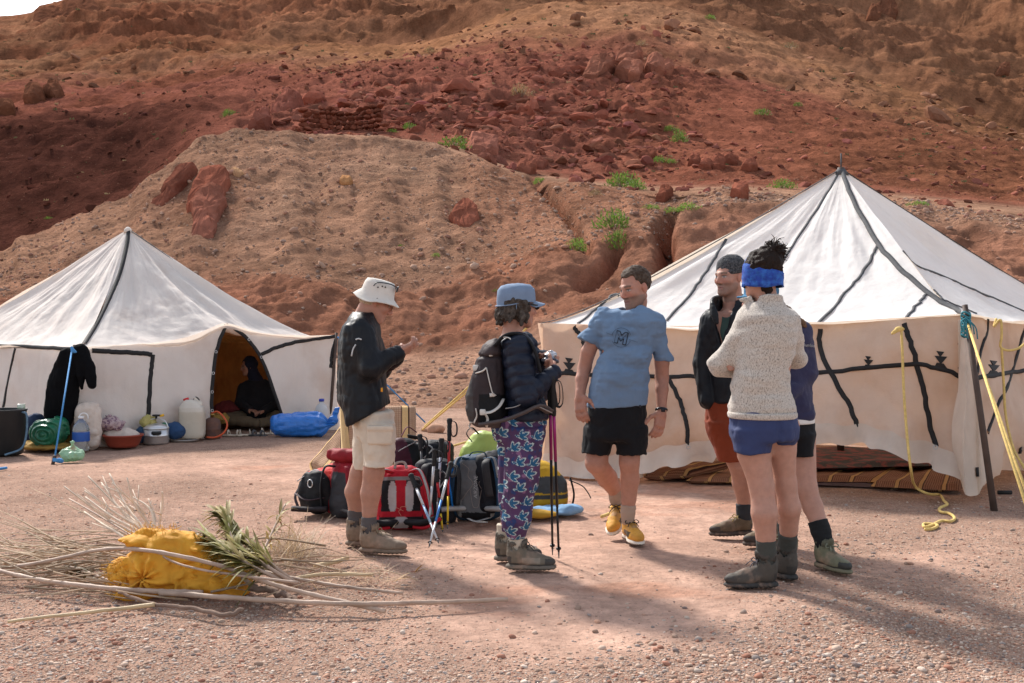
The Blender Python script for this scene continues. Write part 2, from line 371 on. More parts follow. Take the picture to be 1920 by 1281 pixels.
colr = mixc(colr, MAR, (1 - sstep(250, 520, U + (YP - 250) * 0.4)) * sstep(3.05, 3.3, S) * (1 - sstep(4.9, 5.3, S + 0.2 * n1)))  # dark maroon earth on the left, with cloud shade mixed into its colour
colr = mixc(colr, ORA, sstep(5.7, 6.6, S + 0.25 * n1) * (0.75 + 0.25 * sstep(-0.2, 0.4, n2)))
colr = mixc(colr, BRO, sstep(7.1, 7.6, S) * (0.5 + 0.5 * sstep(-0.2, 0.3, n2 + strat * 0.3)))
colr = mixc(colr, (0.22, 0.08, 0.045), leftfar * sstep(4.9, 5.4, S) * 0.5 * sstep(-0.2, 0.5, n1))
colr = mixc(colr, (0.22, 0.105, 0.055), sstep(3.6, 4.4, S) * sstep(1350, 1750, U - (S - 5) * 60) * 0.55)  # brown right-hand slopes, colour darkened to include cloud shade
colr = mixc(colr, (0.26, 0.105, 0.06), np.clip(crag, 0, 1) * sstep(6, 7, S) * 0.8)
colr = mixc(colr, (0.34, 0.10, 0.058), np.clip(gull, 0, 1) * 0.8)
colr = mixc(colr, GRE, m_apron * 0.9 + 0.35 * m_bank * sstep(0.15, 0.6, fbm(Q * 0.5 + 4, 4)))
colr *= (1 + 0.22 * n3)[..., None] * np.array([0.80, 0.735, 0.70]) * (1 + 0.15 * fbm(Q * 0.02 + 3, 3))[..., None]
colr = np.where((m_apron > 0.5)[..., None], colr * 1.25, colr)
grav = np.clip(m_apron + m_bank * (0.62 + 0.4 * n1) + 0.05 * m_mid + 0.25 * sstep(3, 3.5, S) * (1 - sstep(3.9, 4.3, S)) * sstep(500, 900, U), 0.03, 1) * (1 - 0.75 * m_cliff)

def terrain_material(name, pebble, bump_d, peb_light=(0.56, 0.44, 0.36), peb_dark=(0.30, 0.20, 0.155), big=0.0):
    m = bpy.data.materials.new(name); m.use_nodes = True; n = m.node_tree; n.nodes.clear(); L = n.links.new
    out = n.nodes.new('ShaderNodeOutputMaterial'); b = n.nodes.new('ShaderNodeBsdfPrincipled'); b.inputs['Roughness'].default_value = 0.95; b.inputs['Specular IOR Level'].default_value = 0.0
    g = n.nodes.new('ShaderNodeNewGeometry'); at = n.nodes.new('ShaderNodeAttribute'); at.attribute_name = 'Col'
    def noise(sc, det=6, ro=0.65):
        q = n.nodes.new('ShaderNodeTexNoise'); q.inputs['Scale'].default_value = sc; q.inputs['Detail'].default_value = det; q.inputs['Roughness'].default_value = ro
        L(g.outputs['Position'], q.inputs['Vector']); return q
    def mrange(sock, a, bb, c, d):
        r = n.nodes.new('ShaderNodeMapRange'); L(sock, r.inputs[0])
        for i, x in enumerate((a, bb, c, d)): r.inputs[i + 1].default_value = x
        return r.outputs[0]
    def math2(op, s1, s2):
        q = n.nodes.new('ShaderNodeMath'); q.operation = op
        for i, s_ in enumerate((s1, s2)):
            if isinstance(s_, (int, float)): q.inputs[i].default_value = s_
            else: L(s_, q.inputs[i])
        return q.outputs[0]
    csock = at.outputs['Color']
    q = noise(pebble * 0.35); f = mrange(q.outputs['Fac'], 0.25, 0.75, 0.74, 1.26)
    x = n.nodes.new('ShaderNodeVectorMath'); x.operation = 'SCALE'; L(csock, x.inputs[0]); L(f, x.inputs['Scale']); csock = x.outputs[0]
    for sc_, lo_, hi_ in ((pebble * 0.06, 0.72, 1.28), (pebble * 0.014, 0.78, 1.22)):
        q = noise(sc_, 8, 0.7); f = mrange(q.outputs['Fac'], 0.28, 0.72, lo_, hi_); x = n.nodes.new('ShaderNodeVectorMath'); x.operation = 'SCALE'; L(csock, x.inputs[0]); L(f, x.inputs['Scale']); csock = x.outputs[0]
    h = None
    for sc, thr, wgt in ((pebble, 0.40, 1.0), (pebble * 2.7, 0.45, 0.8)):
        v = n.nodes.new('ShaderNodeTexVoronoi'); v.inputs['Scale'].default_value = sc; L(g.outputs['Position'], v.inputs['Vector'])
        ins = mrange(v.outputs['Distance'], thr * 0.75, thr, 1, 0)
        sep = n.nodes.new('ShaderNodeSeparateColor'); L(v.outputs['Color'], sep.inputs[0])
        dens = math2('LESS_THAN', sep.outputs[0], math2('MULTIPLY', at.outputs['Alpha'], 0.8))
        k = math2('MULTIPLY', math2('MULTIPLY', ins, dens), math2('MULTIPLY', math2('POWER', at.outputs['Alpha'], 0.4), 0.85))
        cm = n.nodes.new('ShaderNodeMix'); cm.data_type = 'RGBA'; L(sep.outputs[1], cm.inputs[0]); cm.inputs[6].default_value = (*peb_dark, 1); cm.inputs[7].default_value = (*peb_light, 1)
        mm = n.nodes.new('ShaderNodeMix'); mm.data_type = 'RGBA'; L(k, mm.inputs[0]); L(csock, mm.inputs[6]); L(cm.outputs[2], mm.inputs[7]); csock = mm.outputs[2]
        hh = math2('MULTIPLY', k, wgt / (sc / pebble)); h = hh if h is None else math2('ADD', h, hh)
    q2 = noise(pebble * 0.6, 8, 0.7); h = math2('ADD', h, math2('MULTIPLY', q2.outputs['Fac'], 1.6))
    q3 = noise(pebble * 0.09, 10, 0.72); h = math2('ADD', h, math2('MULTIPLY', q3.outputs['Fac'], big))
    bp = n.nodes.new('ShaderNodeBump'); bp.inputs['Strength'].default_value = 0.9; bp.inputs['Distance'].default_value = bump_d; L(h, bp.inputs['Height']); L(bp.outputs[0], b.inputs['Normal'])
    L(csock, b.inputs['Base Color']); L(b.outputs[0], out.inputs['Surface']); return m
M_HILL = terrain_material('hillside_soil', 7.0, 0.10, (0.46, 0.29, 0.20), (0.20, 0.095, 0.06), big=9.0)
M_GROUND = terrain_material('camp_ground', 42.0, 0.012, (0.54, 0.40, 0.32), (0.20, 0.125, 0.095))
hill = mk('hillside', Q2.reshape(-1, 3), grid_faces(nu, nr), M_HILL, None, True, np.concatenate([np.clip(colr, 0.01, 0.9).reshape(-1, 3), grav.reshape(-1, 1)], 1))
hill['kind'] = 'structure'; hill['label'] = 'red and tan eroded hillside rising behind the tents'; hill['category'] = 'hill'
YP2 = YH - (Q2[..., 2] - HC) / Q2[..., 1] * FPX
def T(u, v, lo=0.3):
    """point of the hillside seen at pixel, and its normal"""
    i = int(np.clip(round((u - US[0]) / 4.0), 0, nu - 1)); ok = np.where((YP2[i] <= v) & (LS > lo))[0]
    j = int(ok[0]) if len(ok) else nr - 1
    d = Q2[i, j, 1]; p = P(u, v, d); n_ = N[i, j] * (1 if N[i, j, 2] > 0 else -1)
    return p, n_

# ---- camp ground: one fine sheet in front, one wide sheet to the horizon all round
gu = np.arange(-900, 2821, 10.0); gd = np.concatenate([np.linspace(1.2, 3.2, 8, endpoint=False), 3.2 * (23.0 / 3.2) ** np.linspace(0, 1, 360)])
GX = (gu[:, None] - 960) / FPX * gd[None, :]; GY = np.broadcast_to(gd, GX.shape)
def ground_z(x, y):
    p = np.stack([x, y, np.zeros_like(x)], -1)
    return 0.020 * fbm(p * 0.6, 3) + 0.008 * fbm(p * 3.1, 3) - 0.008
def sandy(x, y):
    """1 on the trodden sandy patch in the middle of the camp, 0 on open gravel"""
    u = 960 + x / y * FPX; v = YH + HC / y * FPX
    s = np.exp(-((u - 1060) / 420) ** 2 - ((v - 1010) / 105) ** 2) + 0.9 * np.exp(-((u - 1180) / 330) ** 2 - ((v - 1130) / 60) ** 2) + 0.7 * np.exp(-((u - 430) / 260) ** 2 - ((v - 880) / 26) ** 2) + 0.6 * np.exp(-((u - 1750) / 120) ** 2 - ((v - 1050) / 22) ** 2) + 0.8 * np.exp(-((u - 1150) / 200) ** 2 - ((v - 920) / 50) ** 2)
    s = s + 0.35 * np.exp(-((u - 900) / 500) ** 2 - ((v - 1200) / 60) ** 2)
    return np.clip(s * 1.25 + 0.35 * fbm(np.stack([x * 1.1, y * 1.1, x * 0], -1), 4), 0, 1)
GZ = ground_z(GX, GY) * (1 - sstep(17, 20, GY)) + np.where(GY > 17, 0.0, 0) 
sm = sandy(GX, GY); gp = np.stack([GX, GY, GX * 0], -1)
gcol = np.ones(GX.shape + (3,)) * np.array((0.335, 0.212, 0.157))
gcol = mixc(gcol, (0.30, 0.185, 0.135), sstep(-0.2, 0.5, fbm(gp * 0.8 + 5, 4)) * 0.5)
gcol = mixc(gcol, (0.47, 0.30, 0.228), sm)
gcol = mixc(gcol, (0.42, 0.225, 0.155), sstep(0.25, 0.7, fbm(gp * np.array([1.2, 2.2, 1]) + 2, 4)) * sstep(0.3, 0.9, sm) * 0.7)
ggrav = np.clip(1.0 - 0.78 * sm, 0.15, 1)
GZ = np.where(gd[None, :] > 19.5, -0.03, GZ)
gv = np.stack([GX, GY, GZ], -1)
ground = mk('ground', gv.reshape(-1, 3), grid_faces(len(gu), len(gd)), M_GROUND, None, True, np.concatenate([gcol.reshape(-1, 3), ggrav.reshape(-1, 1)], 1))
ground['kind'] = 'structure'; ground['label'] = 'stony reddish camp ground with trodden sandy patches'; ground['category'] = 'ground'
rr = np.array([0.0, 20, 60, 150, 400, 1200]); th = np.linspace(0, 2 * np.pi, 49)[:-1]
vv = [(0, 0, -0.12)] + [(r * math.cos(t), r * math.sin(t), -0.12 if r < 100 else -0.12) for r in rr[1:] for t in th]
ff = [(0, 1 + k, 1 + (k + 1) % 48) for k in range(48)] + [(1 + i * 48 + k, 1 + (i + 1) * 48 + k, 1 + (i + 1) * 48 + (k + 1) % 48, 1 + i * 48 + (k + 1) % 48) for i in range(4) for k in range(48)]
vf = mk('valley_floor', vv, ff, M_GROUND, None, True, np.tile(np.array([0.40, 0.25, 0.18, 0.9]), (len(vv), 1)))
vf['kind'] = 'structure'; vf['label'] = 'wide stony valley floor reaching the horizon'; vf['category'] = 'ground'

# ---- stones
def ico(sub_=0):
    t = (1 + 5 ** 0.5) / 2
    v = [(-1, t, 0), (1, t, 0), (-1, -t, 0), (1, -t, 0), (0, -1, t), (0, 1, t), (0, -1, -t), (0, 1, -t), (t, 0, -1), (t, 0, 1), (-t, 0, -1), (-t, 0, 1)]
    f = [(0, 11, 5), (0, 5, 1), (0, 1, 7), (0, 7, 10), (0, 10, 11), (1, 5, 9), (5, 11, 4), (11, 10, 2), (10, 7, 6), (7, 1, 8), (3, 9, 4), (3, 4, 2), (3, 2, 6), (3, 6, 8), (3, 8, 9), (4, 9, 5), (2, 4, 11), (6, 2, 10), (8, 6, 7), (9, 8, 1)]
    v = [np.array(p) / np.linalg.norm(p) for p in v]
    for _ in range(sub_):
        cache = {}; nf = []
        def mid(a, b):
            k = (min(a, b), max(a, b))
            if k not in cache: q = v[a] + v[b]; cache[k] = len(v); v.append(q / np.linalg.norm(q))
            return cache[k]
        for (a, b, c) in f:
            x, y, z = mid(a, b), mid(b, c), mid(c, a); nf += [(a, x, z), (b, y, x), (c, z, y), (x, y, z)]
        f = nf
    return np.array(v), np.array(f)
ICO0, ICO1, ICO2, ICO3 = ico(0), ico(1), ico(2), ico(3)
def rock_shape(base, seed, cuts=7, rough=0.06, lo=0.55, hi=0.9):
    r = np.random.default_rng(seed); v = base[0].copy()
    for _ in range(cuts):
        n_ = r.normal(size=3); n_ /= np.linalg.norm(n_); h_ = r.uniform(lo, hi); d = v @ n_ - h_
        v = v - np.clip(d, 0, None)[:, None] * n_
    v = v * (1 + rough * fbm(v * 2.3 + seed * 3.1, 3))[:, None]
    return v
PEB = [rock_shape(ICO0, i, 2, 0.12, 0.7, 0.95) for i in range(10)]
RUB = [rock_shape(ICO1, 50 + i, 8, 0.05, 0.35, 0.85) for i in range(10)]
def scatter(pos, size, shapes, faces, flat=(0.45, 0.8), cols=None, sink=0.25, seed=1):
    """one mesh of many small stones: pos (n,3), size (n,)"""
    r = np.random.default_rng(seed); n = len(pos); V = []; F = []; Cc = []; off = 0
    which = r.integers(0, len(shapes), n)
    for k in range(len(shapes)):
        ix = np.where(which == k)[0]
        if not len(ix): continue
        a = r.uniform(0, 2 * np.pi, len(ix)); sx = size[ix]; sy = sx * r.uniform(0.6, 1.0, len(ix)); sz = sx * r.uniform(flat[0], flat[1], len(ix))
        tl = r.normal(0, 0.22, len(ix))
        b = shapes[k][None] * np.stack([sx, sy, sz], -1)[:, None, :]
        x = b[..., 0] * np.cos(a)[:, None] - b[..., 1] * np.sin(a)[:, None]; y = b[..., 0] * np.sin(a)[:, None] + b[..., 1] * np.cos(a)[:, None]
        z = b[..., 2] + x * np.sin(tl)[:, None]
        q = np.stack([x, y, z], -1) + pos[ix][:, None, :] + (np.array([0, 0, 1.0]) * ((0.5 - sink) * sz[:, None] * 2 * 0.5)[:, None, :].reshape(-1, 1, 1))
        m = shapes[k].shape[0]; V.append(q.reshape(-1, 3)); F.append((faces[None] + (np.arange(len(ix)) * m)[:, None, None]).reshape(-1, 3) + off); off += len(ix) * m
        Cc.append(np.repeat(cols[ix], m, 0))
    return np.concatenate(V), np.concatenate(F), np.concatenate(Cc)
M_STONE = mat('stone', spec=0.12, vcol=True, var=0.16, vscale=30, bump=0.25, bscale=60, bdist=0.004, rough=0.85)
M_ROCK = mat('hill_rock', vcol=True, var=0.25, vscale=2.2, bump=0.8, bscale=3.5, bdist=0.12, rough=1.0, spec=0.0)
PAL = np.array([0.92, 0.84, 0.78]) * np.array([(0.52, 0.42, 0.35), (0.42, 0.31, 0.25), (0.33, 0.30, 0.29), (0.50, 0.32, 0.24), (0.60, 0.53, 0.47), (0.36, 0.19, 0.14), (0.24, 0.20, 0.19), (0.45, 0.36, 0.31)])
def pick_cols(n, r): return PAL[r.choice(len(PAL), n, p=[.2, .17, .1, .16, .1, .12, .07, .08])] * r.uniform(0.75, 1.15, (n, 1))
r = np.random.default_rng(21)
# loose gravel: dense where the photo shows open stony ground
n = 190000; v = 768 + (1300 - 768) * r.random(n) ** 0.8; u = r.uniform(-120, 2040, n); d = HC * FPX / (v - YH); x = (u - 960) / FPX * d
keep = r.random(n) < np.clip(1 - 0.95 * sandy(x, d), 0.06, 1) * np.clip((v - 760) / 330, 0.25, 1) * 0.52
x, d, u, v = x[keep], d[keep], u[keep], v[keep]
rich = np.exp(-((u - 1480) / 330) ** 2 - ((v - 1225) / 70) ** 2) + 0.8 * np.exp(-((u - 190) / 200) ** 2 - ((v - 1190) / 45) ** 2) + 0.6 * np.exp(-((u - 1720) / 220) ** 2 - ((v - 1040) / 40) ** 2)
sz = np.clip(r.lognormal(math.log(0.0042), 0.5, len(x)), 0.0025, 0.017) * (1 + 0.8 * np.clip(rich, 0, 1) * r.random(len(x)) ** 2)
pos = np.stack([x, d, ground_z(x, d)], -1)
V_, F_, C_ = scatter(pos, sz, PEB, ICO0[1], (0.3, 0.6), pick_cols(len(x), r), 0.3, 3)
o = mk('gravel', V_, F_, M_STONE, None, True, C_); o['kind'] = 'stuff'; o['label'] = 'loose pale and grey gravel strewn over the camp ground'; o['category'] = 'gravel'
print('gravel', len(x))
# the larger stones one by one: parts of the ground
n = 1500; v = r.uniform(870, 1290, n); u = r.uniform(-40, 1960, n)
rich = np.exp(-((u - 1480) / 330) ** 2 - ((v - 1230) / 60) ** 2) + 0.9 * np.exp(-((u - 190) / 190) ** 2 - ((v - 1185) / 45) ** 2) + 0.35 * np.exp(-((u - 1720) / 250) ** 2 - ((v - 1040) / 60) ** 2) + 0.10
keep = np.where(r.random(n) < rich)[0][:250]; shp = [rock_shape(ICO1, 300 + i, 4, 0.07, 0.6, 0.95) for i in range(8)]
smesh = []
for k in range(24):
    c = pick_cols(1, r)[0]; smesh.append(mesh_data('stone', shp[k % 8] * np.array([1, 0.78, 0.55]), ICO1[1], True, np.tile(c, (len(shp[0]), 1)))); smesh[-1].materials.append(M_STONE)
for i in keep:
    d_ = HC * FPX / (v[i] - YH); x_ = (u[i] - 960) / FPX * d_; s_ = r.uniform(0.009, 0.021)
    o = bpy.data.objects.new('stone', smesh[r.integers(24)]); C.objects.link(o); o.parent = ground
    o.location = (x_, d_, float(ground_z(np.array([x_]), np.array([d_]))[0]) + s_ * 0.2); o.scale = (s_,) * 3; o.rotation_euler = (r.normal(0, .15), r.normal(0, .15), r.uniform(0, 6.3))
# rubble on the slopes
def hill_points(n, f, seed):
    r_ = np.random.default_rng(seed); ii = r_.integers(40, nu - 40, n * 4); jj = r_.integers(2, nr - 60, n * 4)
    wgt = f(U[ii, jj], YP[ii, jj], S[ii, jj]); k = np.where(r_.random(n * 4) < wgt)[0][:n]; return Q2[ii[k], jj[k]], S[ii[k], jj[k]], U[ii[k], jj[k]], r_
p_, s_, u_, r_ = hill_points(7500, lambda u, y, s: np.where((s > 4.0) & (s < 6.6), np.where((u > 480) & (u < 1330), 0.9, 0.32) * (1 - sstep(5.9, 6.6, s) * 0.8), 0) + np.where((s > 3) & (s <= 4), 0.3, 0), 5)
sz = np.clip(r_.lognormal(math.log(0.14), 0.65, len(p_)), 0.05, 0.6) * np.where((u_ > 520) & (u_ < 1250), 1.1, 0.62)
cc = np.array([0.29, 0.112, 0.078]) * r_.uniform(0.55, 1.4, (len(p_), 1)) * (1 + r_.normal(0, 0.05, (len(p_), 3)))
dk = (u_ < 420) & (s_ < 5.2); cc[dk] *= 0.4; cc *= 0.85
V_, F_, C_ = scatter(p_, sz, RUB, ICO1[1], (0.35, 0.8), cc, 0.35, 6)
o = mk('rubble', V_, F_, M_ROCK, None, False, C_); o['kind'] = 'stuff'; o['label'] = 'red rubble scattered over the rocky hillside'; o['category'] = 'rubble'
p_, s_, u_, r_ = hill_points(7000, lambda u, y, s: np.where((s > 0.1) & (s < 3.1), np.where((s > 0.95) & (s < 1.95), 0.12, 0.8), 0), 8)
sz = np.clip(r_.lognormal(math.log(0.042), 0.5, len(p_)), 0.025, 0.18); cc = (pick_cols(len(p_), r_) * 0.7 + 0.12) * np.array([0.92, 0.74, 0.64])
V_, F_, C_ = scatter(p_, sz, PEB, ICO0[1], (0.5, 0.85), cc, 0.3, 9)
o = mk('bank_gravel', V_, F_, M_ROCK, None, True, C_); o['kind'] = 'stuff'; o['label'] = 'pale pebbles sticking out of the gravel bank'; o['category'] = 'gravel'

p_, s_, u_, r_ = hill_points(1800, lambda u, y, s: np.where((s > 5.8) & (s < 9.9), 0.6, 0.0), 15)
sz = np.clip(r_.lognormal(math.log(0.24), 0.6, len(p_)), 0.08, 1.2); cc = np.array([0.26, 0.128, 0.08]) * r_.uniform(0.5, 1.4, (len(p_), 1))
V_, F_, C_ = scatter(p_, sz, RUB, ICO1[1], (0.4, 0.8), cc, 0.3, 16)
o = mk('far_rubble', V_, F_, M_ROCK, None, False, C_); o['kind'] = 'stuff'; o['label'] = 'brown stones strewn over the far upper slopes'; o['category'] = 'rubble'
# ================================================================== the tents
def proj(p):
    p = np.asarray(p, float); x, y, z = p[..., 0], p[..., 1], p[..., 2] - HC
    zc = y * cp + z * sp; yc = -y * sp + z * cp
    return 960 + FPX * x / zc, 640.5 - FPX * yc / zc
M_ROOF = mat('white_canvas', (0.88, 0.86, 0.83), rough=0.85, var=0.06, vscale=2.2, bump=0.5, bscale=4.5, bdist=0.03, transl=0.30, tcol=(0.84, 0.72, 0.58), col2=(0.80, 0.74, 0.68), mscale=1.3, mlo=0.55, mhi=0.8)
M_WALL = mat('stained_canvas', (0.66, 0.545, 0.45), rough=0.9, var=0.16, vscale=1.8, bump=0.6, bscale=4.0, bdist=0.04, transl=0.36, tcol=(0.74, 0.49, 0.33), col2=(0.40, 0.27, 0.19), mscale=1.2, mlo=0.46, mhi=0.72)
M_HEM = mat('pale_canvas_hem', (0.66, 0.565, 0.48), rough=0.9, var=0.14, vscale=4, bump=0.5, bscale=9.0, bdist=0.02, transl=0.25, tcol=(0.78, 0.6, 0.42))
M_LTENT = mat('cream_canvas', (0.84, 0.77, 0.71), rough=0.85, var=0.07, vscale=2.0, bump=0.55, bscale=4.5, bdist=0.03, transl=0.30, tcol=(0.84, 0.72, 0.60), col2=(0.66, 0.54, 0.46), mscale=1.2, mlo=0.55, mhi=0.8)
M_TAPE = mat('black_tape', (0.018, 0.017, 0.018), rough=0.75, var=0.25, vscale=20, bump=0.3, bscale=80, bdist=0.003)
M_TAPEG = mat('faded_black_tape', (0.075, 0.075, 0.078), rough=0.8, var=0.3, vscale=25, bump=0.4, bscale=60, bdist=0.004)
M_POLE = mat('dark_wood_pole', (0.075, 0.05, 0.04), rough=0.7, var=0.3, vscale=9, bump=0.4, bscale=30, bdist=0.004)
M_YROPE = mat('yellow_rope', (0.62, 0.44, 0.15), rough=0.85, var=0.25, vscale=40, bump=0.6, bscale=120, bdist=0.003)
M_BROPE = mat('blue_rope', (0.06, 0.22, 0.46), rough=0.8, var=0.25, vscale=40, bump=0.6, bscale=120, bdist=0.003)
M_TEAL = mat('teal_cord', (0.04, 0.19, 0.23), rough=0.85, var=0.3, vscale=40)
M_STEEL = mat('steel_ring', (0.55, 0.55, 0.55), rough=0.35, metal=0.9, var=0.1, bump=0)

class Sheet:
    """a cloth sheet f(s, t) sampled as a grid; finds points under photo pixels for the tapes sewn on it"""
    def __init__(self, f, ns, ntt):
        self.ns, self.nt = ns, ntt
        s, t = np.meshgrid(np.linspace(0, 1, ns), np.linspace(0, 1, ntt), indexing='ij'); self.p = f(s, t); self.s, self.t = s, t
        du = np.gradient(self.p, axis=0); dv = np.gradient(self.p, axis=1); n_ = np.cross(du, dv); self.n = n_ / (np.linalg.norm(n_, axis=-1)[..., None] + 1e-9)
        tocam = np.array([0, 0, HC]) - self.p; fl = np.sign((self.n * tocam).sum(-1)); self.n = self.n * np.where(fl == 0, 1, fl)[..., None]
        self.u, self.v = proj(self.p)
    def at(self, u, v):
        k = np.argmin((self.u - u) ** 2 + (self.v - v) ** 2); i, j = np.unravel_index(k, self.u.shape)
        # shift inside the plane to hit the pixel exactly
        q = self.p[i, j]; n_ = self.n[i, j]; r0 = P(u, v, 1.0) - np.array([0, 0, HC]); den = r0.dot(n_)
        if abs(den) > 0.05:
            tt = (q - np.array([0, 0, HC])).dot(n_) / den; w_ = np.array([0, 0, HC]) + r0 * tt
            if np.linalg.norm(w_ - q) < 0.08: q = w_
        return q, n_
    def mesh(self, name, m, parent, hole=None, col=None):
        f = grid_faces(self.ns, self.nt)
        if hole is not None:
            cu = self.u.ravel()[f].mean(1); cv = self.v.ravel()[f].mean(1); f = f[~inside(cu, cv, hole)]
        return mk(name, self.p.reshape(-1, 3), f, m, parent, True)
    def tape(self, name, pts, wpx_m, m, parent, n=26, off=0.006, wob=0.0):
        pts = catmull(pts, n); c = []; nn = []
        for (u, v) in pts:
            q, k = self.at(u, v); c.append(q); nn.append(k)
        c = np.array(c); nn = np.array(nn)
        for _ in range(2): c[1:-1] = 0.25 * c[:-2] + 0.5 * c[1:-1] + 0.25 * c[2:]; nn[1:-1] = 0.25 * nn[:-2] + 0.5 * nn[1:-1] + 0.25 * nn[2:]
        tg = np.gradient(c, axis=0); sd_ = np.cross(tg, nn); sd_ /= np.linalg.norm(sd_, axis=1)[:, None] + 1e-9
        if wob: c = c + sd_ * (wob * fbm(np.stack([np.arange(n) * 0.7, np.full(n, len(name) * 1.7 + pts[0][0]), np.zeros(n)], -1), 2))[:, None]
        w2 = wpx_m / 2; a = c + nn * off; V = np.concatenate([a - sd_ * w2, a + nn * 0.003, a + sd_ * w2, c - sd_ * w2 * 1.02 - nn * 0.002, c + sd_ * w2 * 1.02 - nn * 0.002]); F = []
        for i in range(n - 1):
            F += [(i, i + 1, n + i + 1, n + i), (n + i, n + i + 1, 2 * n + i + 1, 2 * n + i), (3 * n + i, 3 * n + i + 1, i + 1, i), (2 * n + i, 2 * n + i + 1, 4 * n + i + 1, 4 * n + i)]
        return mk(name, V, F, m, parent, True)
def inside(x, y, poly):
    r_ = np.zeros(np.shape(x), bool); n = len(poly)
    for i in range(n):
        (x1, y1), (x2, y2) = poly[i], poly[(i + 1) % n]
        c = ((y1 > y) != (y2 > y)) & (x < (x2 - x1) * (y - y1) / (y2 - y1 + 1e-12) + x1); r_ ^= c
    return r_
def roof_face(A, B, peak, sagA, sagB, droop, belly, seed, wr=0.022, bumpf=None):
    A, B, peak = map(np.asarray, (A, B, peak))
    def f(s, t):
        e = A + (B - A) * s[..., None]; e[..., 2] -= droop * np.sin(np.pi * s)
        if bumpf is not None: e[..., 2] += bumpf(s)
        p = e + (peak - e) * t[..., None]
        sg = (sagA * (1 - s) + sagB * s) * np.sin(np.pi * np.clip(t, 0, 1) ** 0.6) + belly * np.sin(np.pi * s) * np.sin(np.pi * t ** 0.75)
        p[..., 2] -= sg
        w_ = 4 * s * (1 - s)
        p[..., 2] += wr * fbm(np.stack([s * 9 + seed, t * 2.2, s * 0], -1), 4) * np.sin(np.pi * np.clip(t, 0, 1)) * 1.4 + wr * fbm(np.stack([(s + 0.5 * t) * 5 + seed, (1 - t) * 7, s * 0 + 3], -1), 4) * (1 - t) * np.sin(np.pi * s) * 1.2
        return p
    return f
def wall_sheet(A, B, bot, out, seed, fold=0.03, slant=0.0, bumpf=None):
    """A, B: eave ends; bot(s): height of the lower edge; out: outward unit vector (xy)"""
    A, B = np.asarray(A, float), np.asarray(B, float); out = np.array([out[0], out[1], 0.0])
    def f(s, t):
        top = A + (B - A) * s[..., None]; zb = bot(s)
        if bumpf is not None: top[..., 2] += bumpf(s)
        p = top.copy(); p[..., 2] = top[..., 2] * (1 - t) + zb * t
        k = fold * (fbm(np.stack([s * 3.3 + seed, t * 1.4, s * 0], -1), 3) * 1.3 + 0.8 * t * fbm(np.stack([s * 9 + seed, t * 2.5, s * 0 + 2], -1), 3) + 0.5 * (1 - t) * fbm(np.stack([s * 16 + seed, t * 0.8 + s * 2, s * 0 + 5], -1), 3)) + slant * t + 0.9 * fold * t * t * np.sin(s * 37 + 3 * fbm(np.stack([s * 6, t, s * 0], -1), 2))
        return p + out * k[..., None]
    return f
def unit(a): a = np.asarray(a, float); return a / np.linalg.norm(a)
def perp_out(A, B, centre):
    d = np.array([B[0] - A[0], B[1] - A[1]]); n_ = unit(np.array([-d[1], d[0]])); m = np.array([(A[0] + B[0]) / 2 - centre[0], (A[1] + B[1]) / 2 - centre[1]])
    return n_ if n_.dot(m) > 0 else -n_
def rope(name, pts, r, m, label, parent=None, n=40, twist=True, grp=None):
    pts = catmull(pts, n) if len(pts) > 2 else catmull(pts, 2); mb = MB()
    mb.tube(pts, r, 7)
    o = mb.build(name, m, parent)
    return tag(o, label, 'rope', grp) if label else o
def sag_line(a, b, sag, n=14):
    t = np.linspace(0, 1, n); q = np.asarray(a) + (np.asarray(b) - np.asarray(a)) * t[:, None]; q[:, 2] -= sag * 4 * t * (1 - t); return q
def ring(mb, c, r, rr, nrm):
    th = np.linspace(0, 2 * np.pi, 15); R_ = frame(nrm); pts = np.array([c + r * (math.cos(t) * R_[:, 0] + math.sin(t) * R_[:, 2]) for t in th]); mb.tube(pts, rr, 6, cap=False)

# ---------------------------------------------------------------- right tent
FL, FR = P(1008, 606, 9.9), P(1812, 588, 8.25)
PK = P(1577, 318, 10.6)
BR = np.array([2 * PK[0] - FL[0], 2 * PK[1] - FL[1], 1.42]); BL = np.array([2 * PK[0] - FR[0], 2 * PK[1] - FR[1], 1.42])
tent = thing('mess_tent', 'large white pyramid tent with black seams and a tan patterned wall behind the walkers', 'tent', (PK[0], PK[1], 0), 'canvas camp tents')
rf = {}
for nm, A, B, sA, sB, dr, be, sd_ in (('front', FL, FR, 0.12, 0.13, 0.07, 0.05, 1), ('right', FR, BR, 0.13, 0.10, 0.05, 0.05, 2), ('back', BR, BL, 0.10, 0.10, 0.05, 0.05, 3), ('left', BL, FL, 0.10, 0.12, 0.05, 0.05, 4)):
    rf[nm] = Sheet(roof_face(A, B, PK, sA, sB, dr, be, sd_), 120, 90)
    rf[nm].mesh('roof_panel', M_ROOF, tent)
cR = PK
def wbot_front(s):
    # lower edge: on the ground at the left, lifted over the mats, back down at the right corner
    return np.interp(s, [0, .1, .22, .35, .5, .62, .74, .86, .95, 1.0], [0.02, 0.0, 0.06, 0.18, 0.34, 0.47, 0.47, 0.40, 0.27, 0.18]) + 0.015 * np.sin(s * 41) + 0.012 * np.sin(s * 97)
inn = lambda q, k=0.06: np.array([q[0] + (cR[0] - q[0]) * k / 2.2, q[1] + (cR[1] - q[1]) * k / 2.2, q[2] - 0.0])
wl = {}
